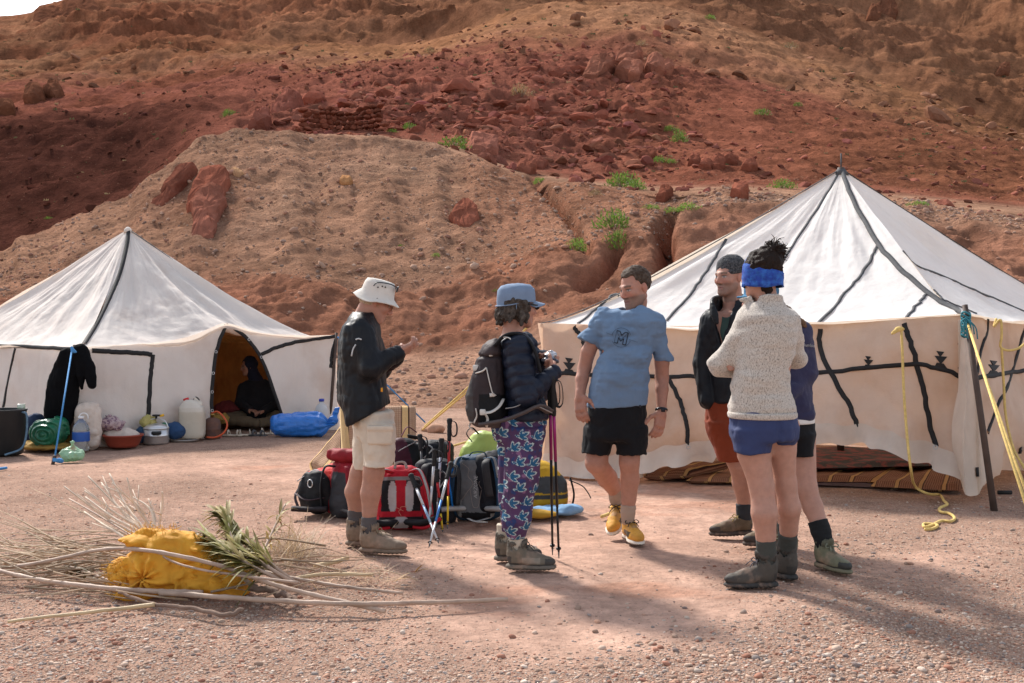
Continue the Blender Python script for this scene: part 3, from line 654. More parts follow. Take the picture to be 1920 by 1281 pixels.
for nm, A, B, bt, sd_ in (('front', FL, FR, wbot_front, 11), ('right', FR, BR, lambda s: 0.10 + 0.06 * np.sin(s * 9) + 0 * s, 12), ('back', BR, BL, lambda s: 0 * s, 13), ('left', BL, FL, lambda s: 0 * s + 0.01, 14)):
    A2, B2 = inn(A), inn(B); o_ = perp_out(A, B, PK)
    fw = wall_sheet(A2, B2, bt, o_, sd_, 0.065, 0.08 if nm == 'front' else 0.05)
    def fw2(s, t, fw=fw, nm=nm, dr=0.075):
        p = fw(s, t); p[..., 2] -= (dr - 0.02) * np.sin(np.pi * s) * (1 - t) ; return p
    wl[nm] = Sheet(fw2, 150 if nm == 'front' else 70, 60)
    wo_ = wl[nm]
    wo_.mesh('wall_panel', M_WALL, tent)
# pale hem strip sewn along the foot of the front wall, thrown a little outwards
fs = wl['front']; hv = []; k0 = int(fs.nt * 0.88)
hem = fs.p[:, k0:, :] + fs.n[:, k0:, :] * 0.008
hem = hem + fs.n[:, k0:, :] * (np.linspace(0, 1, fs.nt - k0)[None, :, None] ** 1.5 * (0.05 + 0.05 * fbm(np.stack([fs.s[:, k0:] * 22, fs.t[:, k0:] * 3, fs.s[:, k0:] * 0], -1), 3))[..., None])
hem[..., 2] -= 0.04 * np.linspace(0, 1, fs.nt - k0)[None, :]; hem[..., 2] = np.maximum(hem[..., 2], 0.012)
mk('hem_strip', hem.reshape(-1, 3), grid_faces(fs.ns, fs.nt - k0), M_HEM, tent)
# seams on the roof
F_, R_ = rf['front'], rf['right']
for pts in ([(1575, 322), (1545, 372), (1500, 440), (1465, 492), (1420, 560), (1388, 612)], [(1362, 449), (1335, 492), (1300, 545), (1250, 602)], [(1645, 458), (1625, 500), (1590, 545), (1532, 611)], [(1738, 552), (1715, 578), (1690, 607)], [(1158, 545), (1128, 572), (1085, 607)]):
    F_.tape('seam_tape', pts, 0.027, M_TAPEG, tent, 24, 0.007, 0.012)
F_.tape('ridge_tape', [(1580, 322), (1600, 375), (1645, 455), (1700, 515), (1760, 563), (1806, 588)], 0.042, M_TAPEG, tent, 30, 0.012, 0.01)
for pts in ([(1682, 484), (1760, 515), (1840, 550), (1925, 586)], [(1742, 553), (1780, 568), (1830, 588)]):
    R_.tape('seam_tape', pts, 0.024, M_TAPEG, tent, 22, 0.007, 0.02)
def edge_tape(A, B, sA, n=30, w_=0.03):
    t = np.linspace(0.01, 0.99, n); q = np.asarray(A) + (PK - np.asarray(A)) * t[:, None]; q[:, 2] -= sA * np.sin(np.pi * t ** 0.6) - 0.008
    mb = MB(); mb.tube(q, w_ / 2, 6, flat=0.3); return mb.build('ridge_tape', M_TAPEG, tent)
edge_tape(FL, PK, 0.12); edge_tape(BR, PK, 0.10)
# seams, bands and stacked-triangle motifs on the walls
W_ = wl['front']
for pts, w_ in (([(1040, 702), (1068, 700), (1120, 703), (1250, 706), (1310, 706)], .045), ([(1500, 703), (1560, 697), (1640, 689), (1700, 683), (1740, 686), (1780, 697), (1800, 707)], .045),
            ([(1250, 706), (1268, 735), (1282, 775), (1288, 800), (1290, 838)], .045), ([(1538, 617), (1537, 655), (1560, 705), (1590, 755), (1604, 790), (1609, 818)], .05), ([(1694, 607), (1706, 640), (1722, 690), (1735, 750), (1744, 800), (1755, 838)], .05), ([(1076, 613), (1092, 635), (1096, 668)], .045), ([(1310, 706), (1400, 704), (1500, 703)], .045)):
    W_.tape('wall_tape', pts, w_ * 0.78, M_TAPE, tent, 30, 0.007, 0.008)
W2 = wl['right']
for pts, w_ in (([(1822, 711), (1860, 704), (1925, 694)], .045), ([(1853, 597), (1850, 625), (1838, 660), (1832, 700)], .035), ([(1922, 612), (1908, 660), (1890, 720), (1868, 765), (1852, 812)], .04), ([(1925, 800), (1916, 830), (1912, 850)], .04)):
    W2.tape('wall_tape', pts, w_ * 0.78, M_TAPE, tent, 22, 0.007, 0.006)
def motif(sh, u, v, k, flip=1):
    mb = MB(); 
    for (dx, y0, y1, w0, w1) in ((0, -34, -24, 15, 3), (1, -25, -11, 24, 4), (0, -12, -2, 13, 25)):
        q = [(u + (dx - w0 / 2) * k, v + y0 * k), (u + (dx + w0 / 2) * k * flip if flip != 1 else u + (dx + w0 / 2) * k, v + (y0 + 2) * k), (u + (dx + w1 / 2) * k, v + y1 * k), (u + (dx - w1 / 2) * k, v + y1 * k)]
        pp = [sh.at(*a) for a in q]; nrm = unit(sum(b for a, b in pp)); a3 = [a + nrm * 0.008 for a, b in pp]; b3 = [a - nrm * 0.004 for a, b in pp]
        mb.add(a3 + b3, [(0, 1, 2, 3), (0, 4, 5, 1), (1, 5, 6, 2), (2, 6, 7, 3), (3, 7, 4, 0)])
    return mb.build('motif', M_TAPE, tent, False)
motif(W_, 1067, 703, 0.95); motif(W_, 1628, 692, 0.72); motif(W_, 1763, 692, 1.0); motif(W2, 1862, 705, 0.85)
for (u, v) in ((1290, 842), (1609, 822), (1755, 843)):
    q, k = W_.at(u, v - 4); mb = MB(); ring(mb, q + k * 0.012, 0.016, 0.003, k); mb.build('tape_ring', M_STEEL, tent)
for v in (645, 690, 735, 770, 805, 835):
    q, k = W_.at(1798, v); mb = MB(); mb.lathe([(0, -0.003), (0.011, -0.003), (0.010, 0.004), (0, 0.006)], q + k * 0.008, 10, frame(k)[:, [0, 2, 1]]); mb.build('toggle', mat('brown_toggle', (0.16, 0.07, 0.04)), tent)
# corner drape at the right front, hanging loose to the ground in front of the wall end
def drape(s, t):
    top0, top1 = P(1796, 600, 8.27), P(1822, 600, 8.32)
    uu = 1796 + 26 * s; b0 = np.interp(s, [0, .3, .7, 1], [1797, 1812, 1835, 1850]); vb = np.interp(s, [0, .15, .45, .8, 1], [888, 922, 931, 926, 895])
    u = uu * (1 - t) + b0 * t; u = u - 10 * np.sin(np.pi * np.clip((t - 0.45) / 0.55, 0, 1)) * (1 - s) + 3.0 * np.sin(s * 14 + t * 6) * t
    v = 600 * (1 - t) + vb * t; dd = 8.26 - 0.02 * t + 0.05 * np.sin(s * 9 + 2 * t) * (0.3 + t) - 0.16 * t * np.sin(np.pi * s)
    out = np.stack([(u - 960) / FPX * dd, dd, Z(v, dd)], -1); out[..., 2] = np.maximum(out[..., 2], 0.015); return out
dsh = Sheet(drape, 26, 60); dsh.mesh('corner_drape', M_HEM, tent)
q, k = dsh.at(1830, 885); mb = MB(); mb.box(q + k * 0.012, (0.018, 0.004, 0.035), frame(k)); mb.build('drape_tab', M_TAPE, tent)
# loose flap held out at the left front corner with an orange lining showing through its slit
def flap(s, t):
    uT = 1008 + 72 * s; vT = 606 + 5 * s
    uB = np.interp(s, [0, .35, .7, 1], [1062, 1082, 1120, 1150]); vB = np.interp(s, [0, .3, .6, 1], [868, 886, 886, 880])
    bow = np.sin(np.pi * t) * (1 - s); u = uT * (1 - t) + uB * t - 4 * bow; v = vT * (1 - t) + vB * t
    dd = 9.86 + (s * 0.06) - 0.12 * t + 0.02 * np.sin(s * 11 + t * 5)
    out = np.stack([(u - 960) / FPX * dd, dd, Z(v, dd)], -1); out[..., 2] = np.maximum(out[..., 2], 0.01); return out
fl = Sheet(flap, 50, 70); fl.mesh('door_flap', M_WALL, tent, hole=[(1034, 745), (1044, 752), (1060, 790), (1072, 822), (1050, 812), (1036, 780)])
def lining(s, t):
    u = 1026 + 52 * s + 4 * t; v = 735 + 95 * t; dd = 9.98 + 0.03 * np.sin(7 * s) + 0 * t; return np.stack([(u - 960) / FPX * dd, dd, Z(v, dd)], -1)
Sheet(lining, 12, 12).mesh('flap_lining', mat('orange_lining', (0.62, 0.29, 0.07), transl=0.3, var=0.25, vscale=9), tent)
fl.tape('flap_tie', [(1058, 815), (1066, 826), (1072, 838)], 0.05, M_TAPE, tent, 10, 0.01)
fl.tape('flap_tie', [(1078, 845), (1082, 858), (1076, 872)], 0.03, mat('brown_leather', (0.13, 0.06, 0.035)), tent, 10, 0.01)
# poles
mb = MB(); mb.tube([PK * [1, 1, 0], PK + [0, 0, 0.02]], 0.035, 10); mb.build('centre_pole', M_POLE, tent)
mb = MB(); mb.tube([PK + [0, 0, 0.0], PK + [0, 0, 0.16]], 0.008, 6); mb.lathe([(0.075, -0.06), (0.05, -0.01), (0.02, 0.02), (0, 0.03)], PK, 14); mb.build('pole_tip', M_TAPEG, tent)
pb, ptop = G(1865, 957), P(1809, 572, 8.12); mb = MB()
mb.tube([pb - [0, 0, 0.03], pb + (ptop - pb) * 0.5, ptop], [0.027, 0.024, 0.022], 8); mb.build('corner_pole', M_POLE, tent)
for q in (BR, BL):
    mb = MB(); mb.tube([q * [1, 1, 0], q], 0.022, 8); mb.build('corner_pole', M_POLE, tent)
mb = MB()
for i in range(9):
    c = P(1811, 588 + i * 5.2, 8.1); th = np.linspace(0, 2 * np.pi, 13); q = np.array([c + [0.032 * math.cos(a), 0.032 * math.sin(a), 0.012 * math.sin(2 * a + i)] for a in th]); mb.tube(q, 0.008, 5, cap=False)
for i in range(6):
    c = P(1811, 596, 8.06); e = P(1803 + 6 * i, 618 + (i % 3) * 9, 8.03); mb.tube(catmull([c, (c + e) / 2 + [0.01 * (i - 3), -0.02, 0.01], e], 8), 0.005, 5)
mb.build('cord_lashing', M_TEAL, tent)

# ---------------------------------------------------------------- left tent
TN, TR = P(140, 652, 12.3), P(631, 628, 14.6)
PL = P(240, 430, 15.0)
TL = np.array([2 * PL[0] - TR[0], 2 * PL[1] - TR[1], 1.15]); TB = np.array([2 * PL[0] - TN[0], 2 * PL[1] - TN[1], 1.2])
lt = thing('kitchen_tent', 'cream pyramid tent with an arched open doorway and kitchen gear laid out along its wall', 'tent', (PL[0], PL[1], 0), 'canvas camp tents')
lf = {}
door_bump = lambda s: 0.22 * np.exp(-(np.abs(s - 0.54) / 0.13) ** 1.5)
for nm, A, B, sA, sB, dr, be, sd_ in (('right', TN, TR, 0.24, 0.27, 0.01, 0.03, 21), ('left', TL, TN, 0.05, 0.24, 0.02, 0.06, 22), ('back', TB, TL, 0.1, 0.05, 0.03, 0.05, 23), ('far', TR, TB, 0.27, 0.1, 0.03, 0.03, 24)):
    lf[nm] = Sheet(roof_face(A, B, PL, sA, sB, dr, be, sd_, 0.034, door_bump if nm == 'right' else None), 130, 80); lf[nm].mesh('roof_panel', M_LTENT, lt)
lw = {}
DOOR = [(425, 607)] + [tuple(a) for a in catmull([(425, 607), (414, 632), (405, 662), (399, 705), (397, 745), (396, 850)], 14)][1:] + [(545, 850)] + [tuple(a) for a in catmull([(545, 850), (530, 785), (520, 752), (506, 712), (489, 668), (466, 636), (442, 615), (425, 607)], 18)][1:-1]
for nm, A, B, sd_ in (('right', TN, TR, 31), ('left', TL, TN, 32), ('back', TB, TL, 33), ('far', TR, TB, 34)):
    o_ = perp_out(A, B, PL); fw = wall_sheet(A, B, lambda s: 0 * s - 0.01, o_, sd_, 0.035, 0.04, door_bump if nm == 'right' else None)
    lw[nm] = Sheet(fw, 220 if nm == 'right' else 80, 110 if nm == 'right' else 40)
    lw[nm].mesh('wall_panel', M_LTENT, lt, hole=DOOR if nm == 'right' else None)
wr_, wlft = lw['right'], lw['left']
lf['right'].tape('ridge_tape', [(241, 434), (236, 470), (224, 515), (205, 560), (182, 606), (158, 645)], 0.05, M_TAPE, lt, 26, 0.012)
ql = np.asarray(TR) + (PL - np.asarray(TR)) * np.linspace(0.02, 0.98, 30)[:, None]; ql[:, 2] -= 0.27 * np.sin(np.pi * np.linspace(0.02, 0.98, 30) ** 0.6) - 0.008
mb = MB(); mb.tube(ql, 0.016, 6, flat=0.4); mb.build('ridge_tape', M_TAPEG, lt)
for pts, w_ in (([(172, 657), (210, 660), (250, 661), (285, 665)], .075), ([(286, 665), (283, 700), (280, 740), (278, 790)], .07), ([(397, 806), (397, 770), (397, 745), (399, 705), (405, 662), (414, 632), (424, 610)], .06), ([(424, 609), (442, 617), (466, 638), (489, 670), (506, 714), (520, 753), (531, 787), (538, 806)], .06), ([(489, 665), (515, 653), (550, 643), (590, 636), (630, 630)], .065), ([(631, 632), (623, 660), (620, 690)], .06)):
    wr_.tape('seam_tape', pts, w_ * 0.72, M_TAPE, lt, 26, 0.008, 0.006)
for pts, w_ in (([(-20, 648), (40, 650), (90, 652), (136, 654)], .06), ([(29, 652), (18, 700), (6, 765)], .06)):
    wlft.tape('seam_tape', pts, w_ * 0.75, M_TAPE, lt, 20, 0.008, 0.006)
for (u, v) in ((404, 660), (399, 700), (397, 735), (397, 770), (466, 637), (489, 670)):
    q, k = wr_.at(u, v); mb = MB(); ring(mb, q + k * 0.016, 0.016, 0.004, k); mb.build('door_ring', M_STEEL, lt)
mb = MB(); mb.tube([PL * [1, 1, 0], PL], 0.035, 10); mb.build('centre_pole', M_POLE, lt)
for q, e in ((TN, G(134, 842)), (TR, P(617, 772, 14.5) * [1, 1, 0])):
    mb = MB(); mb.tube([e - [0, 0, 0.02], q + [0, 0, 0.03]], 0.022, 8); mb.build('corner_pole', M_POLE, lt)
mb = MB(); mb.lathe([(0.06, -0.05), (0.05, 0.0), (0.02, 0.03), (0, 0.035)], PL, 14); mb.build('pole_cap', M_LTENT, lt)
rug = MB(); rc = (TN + TR) / 2 * [1, 1, 0] + (PL * [1, 1, 0] - (TN + TR) / 2 * [1, 1, 0]) * 0.75
xd = unit((TR - TN) * [1, 1, 0]); yd = unit((PL - (TN + TR) / 2) * [1, 1, 0]); Rr = np.stack([xd, yd, [0, 0, 1]], 1)
rug.box(rc + [0, 0, 0.02], (1.5, 0.75, 0.012), Rr, bev=0.006); tag(rug.build('floor_mat', mat('dark_floor_mat', (0.10, 0.055, 0.04), var=0.4, vscale=7)), 'dark mat spread on the floor inside the kitchen tent', 'mat')

# brown inner lining along the far sides of the kitchen tent
M_LIN = mat('brown_orange_lining', (0.36, 0.16, 0.055), rough=0.9, var=0.25, vscale=3, bump=0.3, bscale=5, bdist=0.03, transl=0.11, tcol=(0.55, 0.24, 0.07), col2=(0.16, 0.06, 0.025), mscale=2.2)
for nm in ('back', 'far', 'left'):
    for sh in (lw[nm], lf[nm]):
        cc_ = np.array([PL[0], PL[1], 0.8]); q = sh.p + (cc_ - sh.p) * 0.03; mk('lining', q.reshape(-1, 3), grid_faces(sh.ns, sh.nt), M_LIN, lt)
sh = lf['right']; q = sh.p + (np.array([PL[0], PL[1], 0.8]) - sh.p) * 0.03; mk('lining', q.reshape(-1, 3), grid_faces(sh.ns, sh.nt), M_LIN, lt)
# ================================================================== soft bodies: signed distances -> one smooth mesh
def smin(a, b, k):
    if k <= 0: return np.minimum(a, b)
    h = np.clip(0.5 + 0.5 * (b - a) / k, 0, 1); return b * (1 - h) + a * h - k * h * (1 - h)
def p_cone(p, a, b, r1, r2):
    ab = b - a; L2 = ab.dot(ab) + 1e-12; t = np.clip((p - a) @ ab / L2, 0, 1)
    return np.linalg.norm(p - a - t[:, None] * ab, axis=1) - (r1 + (r2 - r1) * t)
def p_ell(p, c, r, R=None):
    q = p - c
    if R is not None: q = q @ R
    k0 = np.linalg.norm(q / r, axis=1); k1 = np.linalg.norm(q / (r * r), axis=1) + 1e-9
    return k0 * (k0 - 1) / k1
def p_box(p, c, h, R, rd):
    q = p - c
    if R is not None: q = q @ R
    q = np.abs(q) - (h - rd); return np.linalg.norm(np.maximum(q, 0), axis=1) + np.minimum(q.max(1), 0) - rd
def p_loft(p, st, ax, rd, ex=2.0):
    """st: stations (t, centre, a, b) along unit axis ax; elliptical sections, a along R, b along F"""
    A, Rv, Fv = ax; t = p @ A; ts = st[:, 0]
    tt = np.clip(t, ts[0], ts[-1]); I = lambda k: np.interp(tt, ts, st[:, k])
    cx = np.stack([I(1), I(2), I(3)], 1); a, b = I(4), I(5); q = p - cx
    x, y = q @ Rv, q @ Fv
    if ex == 2.0: k0 = np.sqrt((x / a) ** 2 + (y / b) ** 2)
    else: k0 = ((np.abs(x) / a) ** ex + (np.abs(y) / b) ** ex) ** (1 / ex)
    k1 = np.sqrt((x / a ** 2) ** 2 + (y / b ** 2) ** 2) + 1e-9
    d2 = np.where(k0 < 1e-4, -np.minimum(a, b), k0 * (k0 - 1) / k1) if ex == 2.0 else (k0 - 1) * np.minimum(a, b)
    dz = np.maximum(ts[0] - t, t - ts[-1])
    q2 = np.stack([d2 + rd, dz + rd], 1); return np.linalg.norm(np.maximum(q2, 0), axis=1) + np.minimum(q2.max(1), 0) - rd
class Body:
    """list of primitives, evaluated in order with smooth union (or smooth cut)"""
    def __init__(s): s.pr = []; s.lo = np.full(3, 1e9); s.hi = np.full(3, -1e9); s.noise = None
    def _g(s, *pts):
        for q, r in pts: s.lo = np.minimum(s.lo, np.asarray(q) - r); s.hi = np.maximum(s.hi, np.asarray(q) + r)
    def cone(s, a, b, r1, r2=None, k=0.03, neg=False):
        a, b = np.asarray(a, float), np.asarray(b, float); r2 = r1 if r2 is None else r2
        m = max(r1, r2); lo = np.minimum(a, b) - m; hi = np.maximum(a, b) + m
        s.pr.append((lambda p: p_cone(p, a, b, r1, r2), k, neg, lo, hi))
        if not neg: s._g((a, r1), (b, r2))
        return s
    def chain(s, pts, rs, k=0.03):
        for i in range(len(pts) - 1): s.cone(pts[i], pts[i + 1], rs[i], rs[i + 1], k if i == 0 else 0.012)
        return s
    def ell(s, c, r, R=None, k=0.03, neg=False):
        c, r = np.asarray(c, float), np.asarray(r, float); m = r.max()
        s.pr.append((lambda p: p_ell(p, c, r, R), k, neg, c - m, c + m))
        if not neg: s._g((c, m))
        return s
    def box(s, c, h, R=None, rd=0.01, k=0.01, neg=False):
        c, h = np.asarray(c, float), np.asarray(h, float); m = np.linalg.norm(h)
        s.pr.append((lambda p: p_box(p, c, h, R, rd), k, neg, c - m, c + m))
        if not neg: s._g((c, m))
        return s
    def loft(s, st, axis=None, rd=0.02, k=0.03, ex=2.0, neg=False):
        ax = axis or (np.array([0, 0, 1.0]), np.array([1.0, 0, 0]), np.array([0, 1.0, 0]))
        rows = sorted([(np.dot(c, ax[0]), *c, a, b) for (c, a, b) in st]); st = np.array(rows); m = max(st[:, 4].max(), st[:, 5].max())
        lo = st[:, 1:4].min(0) - m; hi = st[:, 1:4].max(0) + m
        s.pr.append((lambda p: p_loft(p, st, ax, rd, ex), k, neg, lo, hi))
        if not neg: s._g((st[:, 1:4].min(0), m), (st[:, 1:4].max(0), m))
        return s
    def plane(s, c, n, k=0.004):
        """cut away everything on the side n points to"""
        c, n = np.asarray(c, float), unit(n); s.pr.append((lambda p: (p - c) @ -n, k, True, None, None)); return s
    def fn(s, f, k=0.01, neg=False):
        s.pr.append((f, k, neg, None, None)); return s
    def __call__(s, p):
        d = np.full(len(p), 1e3)
        for f, k, neg, lo, hi in s.pr:
            if lo is not None:
                mrg = k + 0.05; ix = np.where(((p > lo - mrg) & (p < hi + mrg)).all(1))[0]
                if not len(ix): 
                    continue
                e = f(p[ix])
                d[ix] = -smin(-d[ix], e, k) if neg else smin(d[ix], e, k)
            else:
                e = f(p); d = -smin(-d, e, k) if neg else smin(d, e, k)
        if s.noise is not None: d = d + s.noise(p)
        return d
    def mesh(s, h=0.006, pad=0.03, smooth=1): return surface(s, s.lo - pad, s.hi + pad, h, smooth)
def surface(f, lo, hi, h, smooth=1):
    lo = np.asarray(lo, float); n = (np.ceil((np.asarray(hi) - lo) / (4 * h)).astype(int) + 1) * 4 + 1; nc = (n - 1) // 4 + 1
    g = np.stack(np.meshgrid(*[np.arange(k) for k in nc], indexing='ij'), -1).reshape(-1, 3) * (4 * h) + lo
    dc = f(g).reshape(nc)
    near = np.abs(dc) < 4 * h * 2.0
    cell = np.zeros(np.array(nc) - 1, bool)
    for a in (0, 1):
        for b in (0, 1):
            for c in (0, 1): cell |= near[a:nc[0] - 1 + a, b:nc[1] - 1 + b, c:nc[2] - 1 + c]
    D = np.where(np.repeat(np.repeat(np.repeat(dc, 4, 0), 4, 1), 4, 2)[:n[0], :n[1], :n[2]] > 0, 1.0, -1.0).astype(np.float32)
    big = np.zeros(n, bool); ce = np.repeat(np.repeat(np.repeat(cell, 4, 0), 4, 1), 4, 2)
    for a in (0, 1):
        for b in (0, 1):
            for c in (0, 1): big[a:n[0] - 1 + a, b:n[1] - 1 + b, c:n[2] - 1 + c] |= ce
    ix = np.argwhere(big); D[ix[:, 0], ix[:, 1], ix[:, 2]] = f(ix * h + lo)
    sg = D < 0; cnt = np.zeros(n - 1, np.int8)
    for a in (0, 1):
        for b in (0, 1):
            for c in (0, 1): cnt += sg[a:n[0] - 1 + a, b:n[1] - 1 + b, c:n[2] - 1 + c]
    act = np.argwhere((cnt > 0) & (cnt < 8)); m = len(act)
    vid = np.full(n - 1, -1, np.int32); vid[act[:, 0], act[:, 1], act[:, 2]] = np.arange(m)
    cor = np.array([(a, b, c) for a in (0, 1) for b in (0, 1) for c in (0, 1)]); val = np.stack([D[act[:, 0] + a, act[:, 1] + b, act[:, 2] + c] for a, b, c in cor], 1)
    acc = np.zeros((m, 3)); num = np.zeros(m)
    for i in range(8):
        for j in range(i + 1, 8):
            if np.abs(cor[i] - cor[j]).sum() != 1: continue
            x = (val[:, i] < 0) != (val[:, j] < 0); t = np.where(x, val[:, i] / (val[:, i] - val[:, j] + 1e-12), 0)
            acc += np.where(x[:, None], cor[i] + t[:, None] * (cor[j] - cor[i]), 0); num += x
    V = (act + acc / np.maximum(num, 1)[:, None]) * h + lo; F = []
    for axn in range(3):
        a1, a2 = [(1, 2), (2, 0), (0, 1)][axn]; e = [0, 0, 0]; e[axn] = 1
        s0 = sg[:n[0] - e[0], :n[1] - e[1], :n[2] - e[2]]; s1 = sg[e[0]:, e[1]:, e[2]:]
        ed = np.argwhere(s0 != s1); ed = ed[(ed[:, a1] > 0) & (ed[:, a2] > 0) & (ed[:, a1] < n[a1] - 1) & (ed[:, a2] < n[a2] - 1)]
        neg = s0[ed[:, 0], ed[:, 1], ed[:, 2]]
        def cid(o1, o2): q = ed.copy(); q[:, a1] += o1; q[:, a2] += o2; return vid[q[:, 0], q[:, 1], q[:, 2]]
        q = np.stack([cid(-1, -1), cid(0, -1), cid(0, 0), cid(-1, 0)], 1); q[~neg] = q[~neg][:, ::-1]; F.append(q)
    F = np.concatenate(F); F = F[(F >= 0).all(1)]
    for _ in range(smooth):
        s_ = np.zeros_like(V); c_ = np.zeros(len(V))
        for k in range(4):
            np.add.at(s_, F[:, k], V[F[:, (k + 1) % 4]]); np.add.at(s_, F[:, k], V[F[:, (k + 3) % 4]]); np.add.at(c_, F[:, k], 2)
        V = 0.5 * V + 0.5 * s_ / np.maximum(c_, 1)[:, None]
    return V, F
def pc(d0):
    """station / point helpers at a person's distance"""
    px = d0 / FPX
    J = lambda u, v, dd=0.0: P(u, v, d0 + dd)
    St = lambda v, ul, ur, b, dd=0.0, gr=0.0: (P((ul + ur) / 2, v, d0 + dd), (ur - ul) / 2 * (d0 + dd) / FPX + gr, b + gr)
    return px, J, St

# ------------------------------------------------------------------ heads and hands
class Head:
    def __init__(s, c, fwd, up=(0, 0, 1), k=1.0):
        s.c = np.asarray(c, float); s.R = frame(fwd, up); s.k = k
    def w(s, x, y, z): return s.c + s.R @ (np.array([x, y, z]) * s.k)
    def loc(s, p): return (p - s.c) @ s.R / s.k
    def add(s, B, jaw=1.0, nose=1.0):
        w, k, R = s.w, s.k, s.R
        B.ell(w(0, -0.014, 0.036), np.array([0.074, 0.094, 0.084]) * k, R, 0.03)
        B.ell(w(0, 0.022, -0.022), np.array([0.061, 0.070, 0.088]) * k, R, 0.03)
        for sx in (-1, 1):
            B.cone(w(sx * 0.054, -0.004, -0.052), w(sx * 0.02, 0.062, -0.094), 0.019 * k * jaw, 0.018 * k * jaw, 0.03 * k)
            B.ell(w(sx * 0.042, 0.060, -0.022), np.array([0.022, 0.024, 0.022]) * k, R, 0.02 * k)
            B.cone(w(sx * 0.045, 0.070, 0.022), w(sx * 0.008, 0.086, 0.020), 0.0105 * k, 0.0115 * k, 0.012 * k)
            B.ell(w(sx * 0.031, 0.097, 0.002), np.array([0.017, 0.014, 0.010]) * k, R, 0.010 * k, neg=True)
            B.ell(w(sx * 0.031, 0.0735, 0.002), np.array([0.0145, 0.0135, 0.0125]) * k, R, 0.003 * k)
            B.ell(w(sx * 0.077, -0.006, -0.004), np.array([0.009, 0.019, 0.032]) * k, R, 0.006 * k)
            B.ell(w(sx * 0.011, 0.097, -0.036), np.array([0.010, 0.011, 0.008]) * k, R, 0.008 * k)
        B.cone(w(0, 0.086, 0.020), w(0, 0.110 * nose, -0.028), 0.0085 * k, 0.0115 * k, 0.012 * k)
        B.ell(w(0, 0.068, -0.100), np.array([0.024, 0.019, 0.017]) * k, R, 0.02 * k)
        B.cone(w(-0.018, 0.083, -0.060), w(0.018, 0.083, -0.060), 0.008 * k, 0.008 * k, 0.010 * k)
        B.cone(w(-0.015, 0.081, -0.074), w(0.015, 0.081, -0.074), 0.009 * k, 0.009 * k, 0.009 * k)
        B.box(w(0, 0.098, -0.0665), np.array([0.021, 0.012, 0.0012]) * k, R, 0.001, 0.005 * k, neg=True)
    def paint(s, V, skin, hair=None, stubble=0.0, brow=(0.10, 0.06, 0.04), lipc=(0.42, 0.17, 0.14)):
        q = s.loc(V); col = np.tile(np.asarray(skin, float), (len(V), 1)); near = np.linalg.norm(q, axis=1) < 0.16
        x, y, z = np.abs(q[:, 0]), q[:, 1], q[:, 2]; fr = near & (y > 0.03)
        def put(m, c, a=1.0):
            m = np.clip(m, 0, 1)[:, None] * a; col[:] = col * (1 - m) + np.asarray(c) * m
        put(fr * np.exp(-((x - 0.030) / 0.022) ** 2 - ((z + 0.028) / 0.02) ** 2), np.array(skin) * [1.08, 0.80, 0.76], 0.6)
        put(fr * np.exp(-((x) / 0.013) ** 2 - ((z + 0.028) / 0.014) ** 2) * (y > 0.085), np.array(skin) * [1.06, 0.78, 0.74], 0.7)
        if stubble > 0:
            put(near * (y > 0.0) * sstep(-0.028, -0.045, z) * (1 - np.exp(-((x - 0.0) / 0.05) ** 2 - ((z + 0.03) / 0.008) ** 2)), (0.17, 0.115, 0.09), stubble)
            put(fr * np.exp(-(x / 0.026) ** 2 - ((z + 0.0475) / 0.006) ** 2), (0.15, 0.09, 0.06), min(1, stubble * 1.5))
        put(fr * np.exp(-(x / 0.020) ** 4 - ((z + 0.066) / 0.0075) ** 2) * (y > 0.07), lipc, 0.85)
        put(fr * np.exp(-(x / 0.021) ** 4 - ((z + 0.0665) / 0.0034) ** 2) * (y > 0.065), (0.08, 0.03, 0.025), 0.9)
        put(fr * (np.abs(x - 0.032) < 0.019) * np.exp(-((z - 0.0225 - 0.12 * (0.03 - np.abs(x - 0.028))) / 0.0062) ** 2), brow, 0.95)
        put(fr * np.exp(-((x - 0.031) / 0.015) ** 4 - ((z - 0.003) / 0.0085) ** 2), np.array(skin) * 0.42, 0.85)  # eye socket shadow painted into the skin colour
        put(fr * np.exp(-((x - 0.031) / 0.0125) ** 4 - ((z - 0.0015) / 0.0042) ** 4), (0.62, 0.58, 0.54), 0.9)
        put(fr * np.exp(-((x - 0.031) / 0.0058) ** 4 - ((z - 0.0015) / 0.005) ** 4), (0.06, 0.07, 0.075), 0.95)
        put(fr * np.exp(-((x - 0.031) / 0.016) ** 4 - ((z - 0.0075) / 0.0034) ** 2), (0.04, 0.025, 0.02), 0.95)
        put(near * np.exp(-((x - 0.082) / 0.014) ** 2 - ((y + 0.004) / 0.02) ** 2 - (z / 0.03) ** 2), np.array(skin) * [1.05, 0.75, 0.70], 0.6)
        if hair is not None: put(hair(q) * near, (0.09, 0.06, 0.045))
        return col
